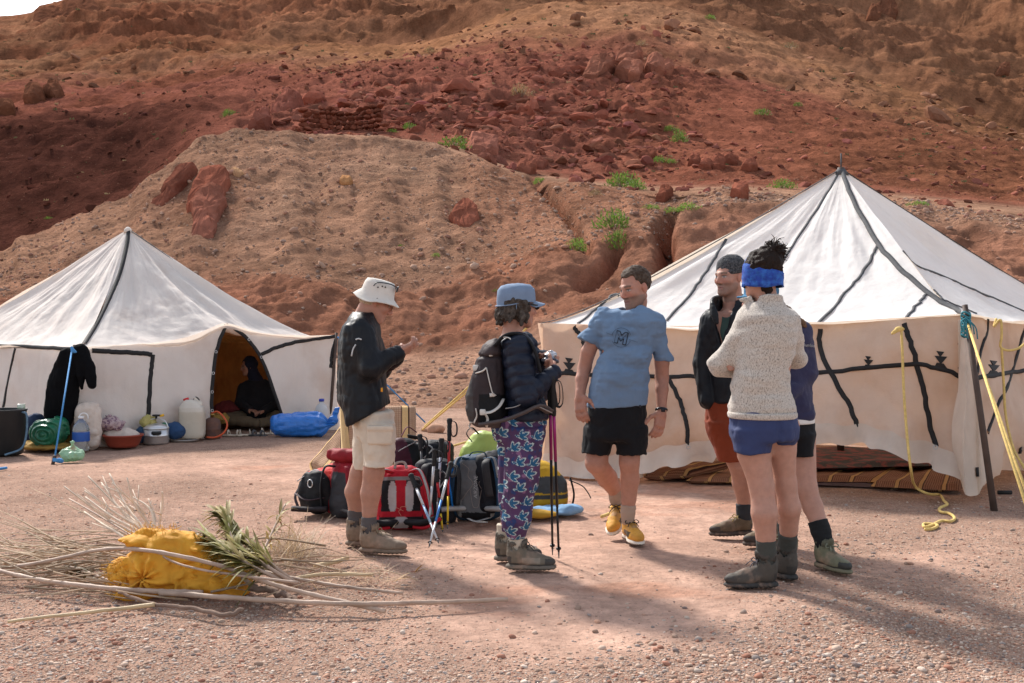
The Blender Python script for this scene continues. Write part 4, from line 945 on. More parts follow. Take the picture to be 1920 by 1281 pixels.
def hand(B, wr, d, nrm, side, k=1.0, curl=0.5, spread=1.0, thumb=(0.55, 0.75, 0.25), curls=None):
    """wr wrist, d finger direction, nrm the way the palm faces, side the thumb side"""
    d = unit(d); nrm = unit(np.asarray(nrm) - d * np.dot(nrm, d)); sd_ = unit(np.asarray(side) - d * np.dot(side, d) - nrm * np.dot(side, nrm)); wr = np.asarray(wr, float)
    R = np.stack([sd_, d, nrm], 1)
    B.cone(wr - d * 0.02, wr + d * 0.02, 0.026 * k, 0.027 * k, 0.012)
    B.box(wr + d * 0.052 * k, np.array([0.039, 0.046, 0.0145]) * k, R, 0.013 * k, 0.015)
    for i, (o_, L) in enumerate(((0.029, 0.072), (0.0095, 0.080), (-0.0105, 0.074), (-0.029, 0.058))):
        c = (curls[i] if curls else curl) ; p0 = wr + d * 0.088 * k + sd_ * o_ * k * 1.02; ang = 0.25 * c; dv = d + sd_ * o_ * 1.6 * spread; dv = unit(dv); pts = [p0]
        for f, a in ((0.46, 0.5), (0.30, 1.0), (0.24, 0.7)):
            ang += a * c * 0.9; q = dv * math.cos(ang) + nrm * math.sin(ang); pts.append(pts[-1] + q * L * f * k)
        B.chain(pts, [0.0092 * k, 0.0086 * k, 0.008 * k, 0.0066 * k], 0.006)
    t0 = wr + d * 0.022 * k + sd_ * 0.030 * k; td = unit(d * thumb[0] + sd_ * thumb[1] + nrm * thumb[2]); t1 = t0 + td * 0.040 * k; td2 = unit(td + d * 0.6); t2 = t1 + td2 * 0.032 * k; t3 = t2 + unit(td2 + d * 0.3) * 0.022 * k
    B.chain([t0, t1, t2, t3], [0.016 * k, 0.0115 * k, 0.0095 * k, 0.0075 * k], 0.012)
def folds(amp, sc, seed=0, sharp=0.5, zs=None):
    def f(p):
        q = p * np.asarray(sc) + seed * 5.3
        a = fbm(q, 3) * (1 - sharp) + (ridged(q * 0.8 + 3, 3) - 0.5) * sharp
        return amp * a * (zs(p) if zs else 1.0)
    return f
M_SKIN = mat('skin', vcol=True, rough=0.6, var=0.12, vscale=32, bump=0.16, bscale=110, bdist=0.003, sss=0.12, spec=0.35)

# ------------------------------------------------------------------ shoes: heel at the origin, toe along +y
def shoe_meshes(L, collar, style):
    B = Body(); w_ = 0.047 * (L / 0.29)
    B.cone((0, 0.045, 0.055), (0, 0.05, min(0.10, collar)), 0.040, 0.042, 0.02)
    B.cone((0, 0.07, 0.066), (0, L - 0.10, 0.046), 0.044, 0.037, 0.03)
    B.ell((0, L - 0.085, 0.042), (w_, 0.088, 0.036), None, 0.03)
    B.cone((0, 0.085, 0.09), (0, L - 0.11, 0.066), 0.026, 0.020, 0.03)
    if collar > 0.09:
        B.cone((0, 0.052, 0.09), (0, 0.058, collar), 0.047, 0.054, 0.02); B.cone((0, 0.07, collar - 0.02), (0, 0.098, collar + 0.012), 0.026, 0.018, 0.02)
        B.cone((0, 0.056, collar - 0.02), (0, 0.06, collar + 0.05), 0.047, 0.047, 0.004, neg=True)
    else:
        B.cone((0, 0.056, collar - 0.015), (0, 0.06, collar + 0.06), 0.031, 0.034, 0.004, neg=True)
    B.plane((0, 0, 0.02), (0, 0, -1)); B.noise = folds(0.0035, (28, 28, 28), 3, 0.3)
    V, F = B.mesh(0.005); return V, F
def sole_mesh(L, style):
    B = Body(); w_ = 0.047 * (L / 0.29)
    B.box((0, L / 2 - 0.03, 0.014), (0.033, L / 2 - 0.06, 0.015), None, 0.006, 0.02); B.ell((0, 0.045, 0.014), (0.042, 0.052, 0.022), None, 0.02); B.ell((0, L - 0.09, 0.014), (w_ + 0.006, 0.098, 0.022), None, 0.02)
    B.plane((0, 0, 0.0), (0, 0, -1)); B.plane((0, 0, 0.029), (0, 0, 1))
    B.noise = lambda p: 0.002 * np.sin(p[:, 1] * 260) * (p[:, 2] < 0.010)
    return B.mesh(0.005)
def lace_mesh(L, collar):
    mb = MB(); y0, y1 = 0.098, L - 0.125; top = max(collar, 0.085)
    def pt(t, x): y = y0 + (y1 - y0) * t; z = (0.112 if collar > 0.09 else 0.098) + (0.083 - (0.112 if collar > 0.09 else 0.098)) * t; return np.array([x, y, z - abs(x) * 0.25 + 0.003])
    for i in range(5):
        t = i / 4.0; a, b = pt(t, -0.02), pt(t, 0.02); mb.tube(catmull([a, (a + b) / 2 + [0, 0, 0.009], b], 6), 0.0034, 5)
        if i < 4:
            for sx in (-1, 1):
                a, b = pt(t, 0.02 * sx), pt(t + 0.25, -0.02 * sx); mb.tube(catmull([a, (a + b) / 2 + [0, 0, 0.011], b], 6), 0.0034, 5)
    c = pt(0, 0) + [0, 0.004, 0.012]
    for sx in (-1, 1): mb.tube(catmull([c, c + [sx * 0.03, 0.01, 0.016], c + [sx * 0.045, 0.02, 0.0], c + [sx * 0.02, 0.012, -0.004], c], 12), 0.003, 5); mb.tube(catmull([c, c + [sx * 0.02, 0.03, 0.0], c + [sx * 0.035, 0.05, -0.02]], 8), 0.003, 5)
    return mb.mesh('laces')
_shoe = {}
def shoe(parent, heel, toe_dir, L, collar, upper_c, trim_c, sole_c, lace_c, name='boot', pitch=0.0, kind='boot', mid_c=None, mid=0.55):
    key = (L, collar, tuple(upper_c), tuple(trim_c))
    if key not in _shoe:
        V, F = shoe_meshes(L, collar, kind); col = np.tile(np.asarray(upper_c, float), (len(V), 1))
        z, y, x = V[:, 2], V[:, 1], V[:, 0]
        m = (z < 0.036 + 0.012 * np.sin(y * 30) * 0.3) | ((y > L - 0.055) & (z < 0.062)) | ((y < 0.03) & (z < 0.075)); col[m] = trim_c
        if mid_c is not None: m = (np.abs(x) > 0.028) & (y > 0.09) & (y < L - 0.08) & (z > 0.04) & (z < 0.07); col[m] = mid_c
        if collar > 0.09: m = z > collar - 0.02; col[m] = np.asarray(trim_c) * 0.5 + np.asarray(upper_c) * 0.5
        m = (np.abs(x) < 0.018) & (y > 0.1) & (y < L - 0.1) & (z > 0.06); col[m] = np.asarray(upper_c) * 0.6
        Vs, Fs = sole_mesh(L, kind); cs = np.tile(np.asarray(sole_c, float), (len(Vs), 1)); cs[Vs[:, 2] < 0.010] = np.asarray(sole_c) * 0.55 if kind != 'trail' else (0.16, 0.13, 0.11)
        lm = lace_mesh(L, collar); lm.materials.append(mat('lace_%.2f_%.2f_%.2f' % tuple(lace_c), lace_c, var=0.2, vscale=60))
        _shoe[key] = (mesh_data('boot_upper', V, F, True, col), mesh_data('sole', Vs, Fs, True, cs), lm)
        _shoe[key][0].materials.append(M_SHOE); _shoe[key][1].materials.append(M_SOLE)
    me, ms, ml = _shoe[key]
    o = bpy.data.objects.new(name, me); C.objects.link(o); o.parent = parent
    f = np.asarray(toe_dir, float); yaw = math.atan2(-f[0], f[1]); o.rotation_euler = (pitch, 0, yaw); o.location = tuple(np.asarray(heel) - np.array(parent.location))
    for nm, mm in (('sole', ms), ('laces', ml)):
        q = bpy.data.objects.new(nm, mm); C.objects.link(q); q.parent = o
    return o
M_SHOE = mat('shoe_leather', vcol=True, rough=0.7, var=0.16, vscale=35, bump=0.3, bscale=90, bdist=0.004, col2=(0.33, 0.21, 0.15), mscale=9, mlo=0.55, mhi=0.85)
M_SOLE = mat('shoe_rubber', vcol=True, rough=0.85, var=0.2, vscale=40, col2=(0.36, 0.23, 0.165), mscale=14, mlo=0.5, mhi=0.8)
def cloth(name, B, m, parent, h=0.006, colf=None, smooth=1):
    V, F = B.mesh(h, smooth=smooth); return mk(name, V, F, m, parent, True, colf(V) if colf else None)
def fabric(name, c, rough=0.85, transl=0.0, **k):
    d = dict(var=0.1, vscale=12, bump=0.35, bscale=22, bdist=0.008, sheen=0.03, spec=0.15); d.update(k); return mat(name, c, rough=rough, transl=transl, **d)
# ================================================================== people
SKIN1, SKIN2, SKIN3 = (0.40, 0.20, 0.14), (0.42, 0.225, 0.165), (0.34, 0.165, 0.11)
def heel_of(a, dr):
    f = unit(np.array([dr[0], dr[1], 0.0])); return np.array([a[0] - 0.056 * f[0], a[1] - 0.056 * f[1], 0.0])
def skin_mesh(B, head, skin, parent, h=0.0052, **kw):
    V, F = B.mesh(h); col = head.paint(V, skin, **kw) if head else np.tile(np.asarray(skin, float), (len(V), 1))
    return mk('body', V, F, M_SKIN, parent, True, col)
def sock(parent, a, b, r1, r2, m, extra=0.005):
    B = Body(); a, b = np.asarray(a), np.asarray(b); m_ = a * 0.5 + b * 0.5; B.cone(a, m_, r1 + extra, r2 + 0.006, 0.01); B.cone(m_, b, r2 + 0.006, r2 + 0.003, 0.01); B.plane(a, a - b); B.noise = folds(0.003, (20, 20, 60), 2, 0.5)
    return cloth('sock', B, m, parent, 0.005)

# ---------------------------------------------------------------- A: walker in bucket hat and black jacket, side on
d0 = 6.40; px, J, St = pc(d0); gA = G(700, 1022)
pA = thing('person', 'walker in a white bucket hat, black jacket and cream shorts looking down at his hands', 'person', (gA[0], d0, 0), 'walkers standing in the camp')
hd = Head(J(706, 566, 0.02), (0.86, 0.16, -0.40), (0.35, 0.06, 0.93), 0.98)
B = Body(); hd.add(B)
B.cone(J(688, 580, 0.0), J(676, 606), 0.056, 0.060, 0.04)
tors = [St(606, 656, 704, 0.13), St(640, 646, 712, 0.155), (J(680, 700), 0.105, 0.15), St(760, 656, 722, 0.15), St(800, 672, 724, 0.15)]
B.loft(tors, k=0.05)
SR, ER, WR = J(676, 622, -0.15), J(694, 692, -0.20), J(744, 664, -0.10)
SL, EL, WL = J(684, 622, 0.16), J(716, 690, 0.20), J(742, 672, 0.06)
for (s_, e_, w_) in ((SR, ER, WR), (SL, EL, WL)): B.chain([s_, e_, w_], [0.052, 0.042, 0.027], 0.04)
hand(B, WR + [0.005, 0, 0.005], unit(J(772, 650, -0.06) - WR), (-0.2, 0.5, 0.85), (-0.5, 0.5, 0.6), 0.98, curls=[0.15, 0.35, 0.5, 0.6])
hand(B, WL, unit(J(760, 650, 0.02) - WL), (0.1, -0.8, -0.3), (0, 0.2, 1), 0.96, 0.9)
HN, HF = J(703, 806, -0.08), J(694, 804, 0.08)
KN, KF = J(701, 884, -0.10), J(676, 886, 0.10); AN, AF = J(692, 990, -0.09), J(666, 985, 0.12)
B.chain([HN, KN], [0.062, 0.058], 0.05); B.chain([HF, J(686, 850, 0.10), KF], [0.07, 0.062, 0.058], 0.05)
B.chain([KN, J(695, 925, -0.09), J(693, 960, -0.09), AN], [0.058, 0.060, 0.043, 0.036], 0.03); B.chain([KF, J(665, 922, 0.11), J(667, 956, 0.12), AF], [0.058, 0.060, 0.043, 0.036], 0.03)
skin_mesh(B, hd, SKIN1, pA, stubble=0.0, lipc=(0.45, 0.2, 0.17))
# jacket
B = Body()
jk = [St(584, 662, 706, 0.085, 0.0), St(596, 653, 708, 0.15), St(612, 644, 713, 0.20), St(640, 636, 716, 0.215), St(680, 634, 722, 0.21), (J(679, 715), 0.146, 0.205), (J(683, 750), 0.152, 0.21), (J(688, 775), 0.15, 0.215), (J(690, 800), 0.146, 0.215)]
B.loft(jk, rd=0.015, k=0.02)
B.chain([SR + [0, 0.02, 0.0], ER, WR - unit(WR - ER) * 0.02], [0.082, 0.070, 0.052], 0.05); B.chain([SL, EL, WL - unit(WL - EL) * 0.02], [0.080, 0.068, 0.050], 0.05)
B.plane(J(692, 778), (0.33, 0, -1.0)) if False else None
hemL, hemM, hemR = J(642, 762), J(658, 797), J(731, 758)
B.plane(hemM, (0.5, 0, -0.92)); B.plane(hemM, (-1.9, 0, -0.9))
B.cone(J(686, 560), J(682, 590), 0.055, 0.062, 0.006, neg=True)
B.plane(WR, unit(WR - ER)) if False else None
B.noise = lambda p: folds(0.011, (9, 9, 4), 1, 0.5)(p) + folds(0.006, (20, 20, 12), 2, 0.75)(p)
M_JA = fabric('black_shell', (0.008, 0.009, 0.012), rough=0.5, spec=0.22, sheen=0, bump=0.3, bscale=14, bdist=0.01)
ja = cloth('jacket', B, M_JA, pA)
mb = MB()
for pts in ([(667, 637), (672, 635), (678, 637)], [(659, 668), (662, 655), (667, 646)]):
    q = np.array([J(u, v, -0.262 + 0.0) for u, v in catmull(pts, 8)]); mb.tube(q, 0.0045, 6)
mb.sub('piping', mat('silver_piping', (0.5, 0.5, 0.5), rough=0.4), ja)
mb = MB(); mb.box(J(716, 731, -0.215), (0.006, 0.003, 0.012)); mb.sub('tag', mat('orange_tag', (0.7, 0.3, 0.03)), ja)
for (w_, e_) in ((WR, ER), (WL, EL)):
    B = Body(); f = unit(w_ - e_); B.cone(w_ - f * 0.03, w_ + f * 0.006, 0.052, 0.049, 0.004); B.cone(w_ - f * 0.01, w_ + f * 0.05, 0.036, 0.036, 0.003, neg=True)
    cloth('cuff', B, M_JA, pA, 0.005)
# shorts
B = Body(); B.loft([St(768, 660, 738, 0.175), St(800, 664, 739, 0.18), St(820, 668, 739, 0.18)], rd=0.02, k=0.04)
B.loft([St(792, 676, 740, 0.105, -0.085), St(830, 679, 741, 0.11, -0.09), St(874, 682, 741, 0.11, -0.10)], rd=0.006, k=0.03)
B.loft([St(792, 664, 726, 0.10, 0.09), St(830, 662, 716, 0.105, 0.10), St(879, 663, 712, 0.105, 0.105)], rd=0.006, k=0.03)
B.cone(J(712, 885, -0.10), J(711, 852, -0.10), 0.085, 0.070, 0.006, neg=True)
B.noise = lambda p: folds(0.010, (9, 9, 12), 5, 0.6)(p) + folds(0.004, (26, 26, 26), 6, 0.5)(p)
M_SHA = fabric('cream_cotton', (0.60, 0.50, 0.40), rough=0.9, bump=0.4, bscale=30)
sh = cloth('shorts', B, M_SHA, pA)
B = Body(); B.box(J(713, 816, -0.195), (0.075, 0.02, 0.055), None, 0.012, 0.01); B.box(J(713, 803, -0.205), (0.08, 0.018, 0.016), None, 0.008, 0.004); B.noise = folds(0.003, (14, 14, 14), 7, 0.6); V, F = B.mesh(0.006); sub('cargo_pocket', mesh_data('cargo_pocket', V, F), M_SHA, sh)
M_SKA = fabric('grey_sock', (0.095, 0.085, 0.085)); M_BT = None
for (k_, a_, hl, tn) in ((J(692, 968, -0.09), AN, G(676, 1030), 1), (J(666, 956, 0.12), AF, G(648, 1017), 0)):
    sock(pA, k_, a_ - [0, 0, 0.03], 0.042, 0.038, M_SKA)
    shoe(pA, heel_of(a_, (0.985, -0.17 if tn else 0.05)), (0.985, -0.17 if tn else 0.05), 0.285, 0.148, (0.24, 0.175, 0.125), (0.19, 0.135, 0.095), (0.20, 0.145, 0.105), (0.28, 0.22, 0.14), 'boot')
# bucket hat, tilted with the head
H = frame((0.90, 0.16, -0.24), (0.22, 0.04, 0.97)); hc = J(707, 556, 0.02)
prof = [(0.0, 0.104), (0.055, 0.102), (0.083, 0.094), (0.094, 0.070), (0.100, 0.030), (0.104, 0.004), (0.125, -0.014), (0.142, -0.030), (0.146, -0.032), (0.140, -0.036), (0.120, -0.020), (0.100, -0.004), (0.096, 0.03), (0.088, 0.07), (0.0, 0.094)]
v, f = lathe_vf(prof, 44); v = v * np.array([0.86, 1.0, 1.0]); ang = np.arctan2(v[:, 1], v[:, 0]); rad = np.hypot(v[:, 0], v[:, 1])
v[:, 2] += np.where(rad > 0.1, 0.010 * np.sin(3 * ang + 0.6) - 0.012 * np.cos(2 * ang), 0) + 0.004 * fbm(v * 22, 3)
M_HAT = fabric('white_cotton_hat', (0.62, 0.57, 0.51), bump=0.5, bscale=26)
hat = mk('hat', v @ H.T + hc, f, M_HAT, pA)
mb = MB()
for (x, y, z) in ((0.092, 0.012, 0.062), (0.092, -0.012, 0.050), (0.09, 0.03, 0.062), (0.116, 0.0, -0.018)):
    mb.lathe([(0, -0.002), (0.005, -0.002), (0.004, 0.003), (0, 0.003)], H @ np.array([x * 0.86 + 0.004, y, z]) + hc, 8, H @ np.array([[0, 0, 1], [0, 1, 0], [-1, 0, 0]]).T)
for o_ in (mb,): eb = o_.sub('eyelets', mat('dark_eyelet', (0.06, 0.05, 0.04), rough=0.4, metal=0.6), hat); eb['kind'] = 'stuff'
mb = MB(); lens = H @ np.array([0.05, 0.098, 0.072]) + hc
for sx in (-1, 1):
    c = H @ np.array([0.045 * sx, 0.106, 0.074]) + hc; vv_, ff_ = lathe_vf([(0, -0.004), (0.022, -0.003), (0.023, 0.001), (0.018, 0.004), (0, 0.005)], 16); mb.add((vv_ * [1.1, 0.8, 1]) @ (H @ np.array([[1, 0, 0], [0, 0, 1], [0, -1, 0]]).T).T + c, ff_)
    mb.tube(catmull([H @ np.array([0.068 * sx, 0.100, 0.078]) + hc, H @ np.array([0.094 * sx, 0.05, 0.086]) + hc, H @ np.array([0.098 * sx, -0.02, 0.076]) + hc, H @ np.array([0.098 * sx, -0.04, 0.05]) + hc], 14), 0.0035, 6)
mb.sub('sunglasses', mat('black_gloss', (0.012, 0.014, 0.02), rough=0.2, bump=0), hat)
mb = MB()
for sx in (-1, 1):
    th = np.linspace(0, 2 * np.pi, 15); mb.tube(np.array([hd.w(sx * 0.032 + 0.021 * math.cos(a), 0.103, 0.0 + 0.016 * math.sin(a)) for a in th]), 0.0016, 5, cap=False); mb.tube([hd.w(sx * 0.053, 0.1, 0.004), hd.w(sx * 0.078, 0.0, 0.008)], 0.0016, 5)
mb.tube([hd.w(-0.011, 0.104, 0.003), hd.w(0.011, 0.104, 0.003)], 0.0016, 5); mb.build('glasses', mat('thin_metal_frame', (0.25, 0.15, 0.1), rough=0.4, metal=0.7, bump=0), pA)
B = Body(); B.ell(hd.w(0, -0.022, 0.01), np.array([0.083, 0.092, 0.085]), hd.R, 0.01); B.plane(hd.w(0, 0.012, 0), hd.R @ np.array([0, 1.0, 0.25])); B.plane(hd.w(0, 0, -0.055), hd.R @ np.array([0, 0.3, -1.0])); B.noise = folds(0.006, (60, 60, 20), 3, 0.6)
cloth('hair', B, mat('fair_grey_hair', (0.40, 0.29, 0.19), var=0.3, vscale=60, bump=0.5, bscale=120), pA, 0.005)

# ---------------------------------------------------------------- B: woman with the backpack, seen from behind her right side
d0 = 5.92; px, J, St = pc(d0); gB = G(975, 1052)
pB = thing('person', 'walker in a blue cap, navy quilted jacket and purple leaf-patterned trousers leaning on trekking poles', 'person', (gB[0], d0, 0), 'walkers standing in the camp')
hd = Head(J(973, 574, 0.03), (0.86, 0.48, -0.10), (0.05, 0.02, 1), 0.97)
B = Body(); hd.add(B); B.cone(J(963, 592, 0.02), J(960, 632, 0.0), 0.050, 0.056, 0.03)
B.loft([St(632, 942, 990, 0.10), St(680, 945, 1004, 0.14), St(740, 958, 998, 0.12), St(800, 958, 1000, 0.12)], k=0.05)
SR, ER, WR = J(972, 650, -0.13), J(985, 742, -0.20), J(1036, 700, -0.10)
SL, EL, WL = J(985, 648, 0.14), J(1010, 735, 0.22), J(1018, 672, 0.12)
B.chain([SR, ER, WR], [0.05, 0.042, 0.026], 0.04); B.chain([SL, EL, WL], [0.05, 0.04, 0.026], 0.04)
hand(B, WR, unit(J(1042, 680, 0.02) - WR), (-0.75, 0.5, 0.1), (0.3, 0.2, 1), 0.92, 1.0)
hand(B, WL, unit(J(1040, 662, 0.04) - WL), (0.1, -0.5, -0.8), (0.1, -0.8, 0.4), 0.92, 1.1)
AN, AF = J(969, 1018, -0.06), J(946, 1002, 0.16)
B.chain([J(978, 815, -0.06), J(976, 905, -0.07), AN], [0.07, 0.05, 0.036], 0.04); B.chain([J(966, 815, 0.1), J(962, 900, 0.14), J(957, 950, 0.15), AF], [0.07, 0.048, 0.040, 0.032], 0.04)
skin_mesh(B, hd, SKIN1, pB, lipc=(0.42, 0.16, 0.13))
B = Body(); B.loft([St(625, 945, 990, 0.10), St(640, 938, 998, 0.175), St(665, 937, 1006, 0.195), St(700, 940, 1012, 0.19), St(745, 944, 1020, 0.18), St(772, 948, 1030, 0.185), St(788, 952, 1030, 0.19)], rd=0.02, k=0.03)
B.chain([SR, ER, WR], [0.074, 0.064, 0.045], 0.05); B.chain([SL, EL, WL], [0.072, 0.062, 0.043], 0.05)
B.cone(J(962, 600, 0.02), J(963, 626, 0.01), 0.05, 0.058, 0.006, neg=True)
def quilt(p):
    def seg(a, b): 
        ab = b - a; return np.clip((p - a) @ ab / ab.dot(ab), -0.2, 1.2) * np.linalg.norm(ab)
    da, db = p_cone(p, SR, ER, 0.07, 0.064), p_cone(p, ER, WR, 0.064, 0.045)
    t = np.where(db < da, seg(ER, WR) + 0.3, np.where(da < 0.02, seg(SR, ER), -p[:, 2] * 1.0))
    return -0.010 * np.abs(np.sin(t * np.pi / 0.058)) ** 0.7 + 0.006 + folds(0.010, (13, 13, 13), 9, 0.6)(p)
B.noise = quilt
M_JB = fabric('navy_quilt', (0.010, 0.014, 0.028), rough=0.5, spec=0.22, sheen=0, bump=0.35, bscale=30)
cloth('jacket', B, M_JB, pB, 0.0055)
# trousers with leaf print
B = Body(); B.loft([St(776, 926, 1026, 0.17, 0.02), St(800, 922, 1023, 0.18, 0.02), St(826, 928, 1021, 0.18, 0.02)], rd=0.02, k=0.04)
B.loft([St(800, 942, 1020, 0.12, -0.06), St(850, 944, 1015, 0.125, -0.07), St(900, 946, 1008, 0.12, -0.07), (J(972, 940, -0.06), 0.084, 0.115), (J(970, 975, -0.06), 0.080, 0.105), (J(968, 1000, -0.06), 0.062, 0.075), (J(968, 1011, -0.06), 0.050, 0.055)], rd=0.008, k=0.03)
B.loft([St(800, 930, 1005, 0.11, 0.1), St(850, 935, 995, 0.115, 0.12), St(900, 934, 990, 0.11, 0.14), St(950, 934, 980, 0.10, 0.15), St(980, 937, 968, 0.075, 0.16), St(996, 937, 958, 0.050, 0.16)], rd=0.008, k=0.03)
B.noise = lambda p: folds(0.016, (10, 10, 5), 12, 0.6)(p) + folds(0.006, (24, 24, 14), 13, 0.5)(p)
def leaf_trouser_mat():
    m = bpy.data.materials.new('leaf_print_cotton'); m.use_nodes = True; n = m.node_tree; n.nodes.clear(); L = n.links.new
    out = n.nodes.new('ShaderNodeOutputMaterial'); b = n.nodes.new('ShaderNodeBsdfPrincipled'); b.inputs['Roughness'].default_value = 0.8; b.inputs['Specular IOR Level'].default_value = 0.25
    at = n.nodes.new('ShaderNodeAttribute'); at.attribute_name = 'Col'; L(at.outputs['Color'], b.inputs['Base Color'])
    tc_ = n.nodes.new('ShaderNodeTexCoord'); q = n.nodes.new('ShaderNodeTexNoise'); q.inputs['Scale'].default_value = 30; L(tc_.outputs['Object'], q.inputs['Vector']); bp = n.nodes.new('ShaderNodeBump'); bp.inputs['Strength'].default_value = 0.3; bp.inputs['Distance'].default_value = 0.006
    L(q.outputs['Fac'], bp.inputs['Height']); L(bp.outputs[0], b.inputs['Normal']); L(b.outputs[0], out.inputs['Surface']); return m
def leaf_paint(V):
    """leaf sprays printed on the cloth: three-bladed blue leaves with pale edges on purple, laid out on the wrapped cloth"""
    c0 = J(972, 900, -0.02); th = np.arctan2(V[:, 0] - c0[0], -(V[:, 1] - c0[1])); s_ = np.where(V[:, 1] < d0 + 0.03, V[:, 0] - c0[0], th * 0.11) ; z = V[:, 2]
    base = np.array([0.070, 0.034, 0.090]); col = base + 0.018 * fbm(V * 16, 2)[:, None] * np.array([1.2, 0.4, 1.0])
    rr_ = np.random.default_rng(4); best = np.full(len(V), 9.0); k = 0
    for zi in np.arange(0.0, 1.1, 0.074):
        off = 0.045 if k % 2 else 0.0; k += 1
        for si in np.arange(-0.36, 0.40, 0.088):
            cx = si + off + rr_.normal(0, 0.008); cz = zi + rr_.normal(0, 0.010); a0 = rr_.normal(0.45, 0.25)
            for da, ln in ((-0.7, 0.021), (0.0, 0.026), (0.7, 0.021), (2.2, 0.013)):
                a = a0 + da; ax_, az_ = math.cos(a), math.sin(a); mx_, mz_ = cx + ax_ * ln, cz + az_ * ln
                x_ = (s_ - mx_) * ax_ + (z - mz_) * az_; y_ = -(s_ - mx_) * az_ + (z - mz_) * ax_
                best = np.minimum(best, np.sqrt((x_ / ln) ** 2 + (y_ / (ln * 0.36)) ** 2))
    small = fbm(np.stack([s_ * 32, z * 32, s_ * 0], -1), 2); 
    col = np.where((small > 0.55)[:, None], np.array([0.025, 0.04, 0.13]), col); col = np.where((small < -0.72)[:, None], np.array([0.20, 0.09, 0.17]), col)
    edge = ((best > 0.90) & (best < 1.24))[:, None]; leaf = (best <= 0.90)[:, None]
    lc = np.array([0.012, 0.075, 0.155]) * (0.75 + 0.8 * np.clip(1 - best, 0, 1))[:, None]
    col = np.where(edge, np.array([0.42, 0.50, 0.50]), col); return np.where(leaf, lc, col)
cloth('trousers', B, leaf_trouser_mat(), pB, 0.0042, leaf_paint)
M_WS = fabric('oat_sock', (0.50, 0.43, 0.34)); BT2 = ((0.145, 0.12, 0.09), (0.055, 0.05, 0.045), (0.15, 0.125, 0.10), (0.06, 0.055, 0.05))
for (a_, hl, dr) in ((AN, G(952, 1059), (0.975, -0.10)), (AF, G(937, 1042), (0.99, 0.03))):
    sock(pB, a_ + [0, 0, 0.06], a_ - [0, 0, 0.04], 0.040, 0.036, M_WS); shoe(pB, heel_of(a_, dr), dr, 0.268, 0.142, *BT2, 'boot', mid_c=(0.24, 0.20, 0.155))
# hair: wavy bob under the cap
B = Body(); B.ell(hd.w(0, -0.03, 0.0), (0.092, 0.090, 0.095), hd.R, 0.01)
r4 = np.random.default_rng(44)
for i in range(34):
    a = r4.uniform(-2.5, 2.5); x, y = 0.084 * math.sin(a), -0.022 - 0.082 * math.cos(a); z0, z1 = r4.uniform(-0.03, 0.02), r4.uniform(-0.115, -0.075)
    if y > 0.035: continue
    p0, p1 = hd.w(x, y, z0), hd.w(x * 1.12, y * 1.08 - 0.006, z1); pm = (p0 + p1) / 2 + r4.normal(0, 0.008, 3); B.chain([p0, pm, p1 + r4.normal(0, 0.008, 3)], [0.017, 0.017, 0.009], 0.006)
B.plane(hd.w(0, 0.03, 0.0), hd.R @ np.array([0, 1.0, 0.0])); B.plane(hd.w(0, 0, 0.04), hd.R @ np.array([0, 0, 1.0])); B.noise = folds(0.009, (55, 55, 30), 3, 0.7)
cloth('hair', B, mat('dark_grey_hair', (0.045, 0.033, 0.026), rough=0.7, spec=0.1, var=0.5, vscale=70, bump=0.6, bscale=150, col2=(0.085, 0.07, 0.06), mscale=40), pB, 0.0045)
# cap
M_CAP = fabric('washed_blue_cap', (0.17, 0.23, 0.33), bump=0.35, bscale=35, vscale=18)
H = frame((0.90, 0.42, 0.04), (0, 0, 1)); hc = J(968, 569, 0.03)
th = np.linspace(0, 2 * np.pi, 48, endpoint=False); rows = [(1.0, 0.0), (1.01, 0.028), (1.0, 0.052), (0.95, 0.080), (0.76, 0.100), (0.42, 0.110), (0.02, 0.112)]
v = []; 
for (k_, z) in rows:
    for t in th: v.append((0.094 * k_ * math.cos(t), 0.110 * k_ * math.sin(t), z + (0.006 * math.cos(t * 2)) * (k_ > .9) - 0.012 * (math.sin(t) < -0.2) * (k_ >= 1.0) * abs(math.sin(t))))
v = np.array(v); v = v * (1 + 0.025 * fbm(v * 24, 3))[:, None]; f = [(i * 48 + k, i * 48 + (k + 1) % 48, (i + 1) * 48 + (k + 1) % 48, (i + 1) * 48 + k) for i in range(6) for k in range(48)] + [tuple(6 * 48 + k for k in range(48))]
cap = mk('cap', v @ H.T + hc, f, M_CAP, pB)
vis = []; nvx, nvy = 17, 8
for i in range(nvx):
    a = -1.15 + 2.3 * i / (nvx - 1)
    for j in range(nvy):
        t = j / (nvy - 1); r_ = 1 + 0.0 * t; x = 0.092 * math.sin(a) * (1 - 0.12 * t); y = 0.108 * math.cos(a) + t * 0.068 * math.cos(a * 0.75); z = 0.012 - 0.03 * (x / 0.09) ** 2 * 0.9 - 0.018 * t; vis.append((x, y, z))
vis = np.array(vis); vt = np.concatenate([vis, vis - [0, 0, 0.004]]); fs_ = grid_faces(nvx, nvy); ff = [tuple(q) for q in fs_] + [tuple(q[::-1] + nvx * nvy) for q in fs_] + [(i * nvy + nvy - 1, (i + 1) * nvy + nvy - 1, (i + 1) * nvy + nvy - 1 + nvx * nvy, i * nvy + nvy - 1 + nvx * nvy) for i in range(nvx - 1)]
sub('visor', mesh_data('visor', vt @ H.T + hc, ff), M_CAP, cap)
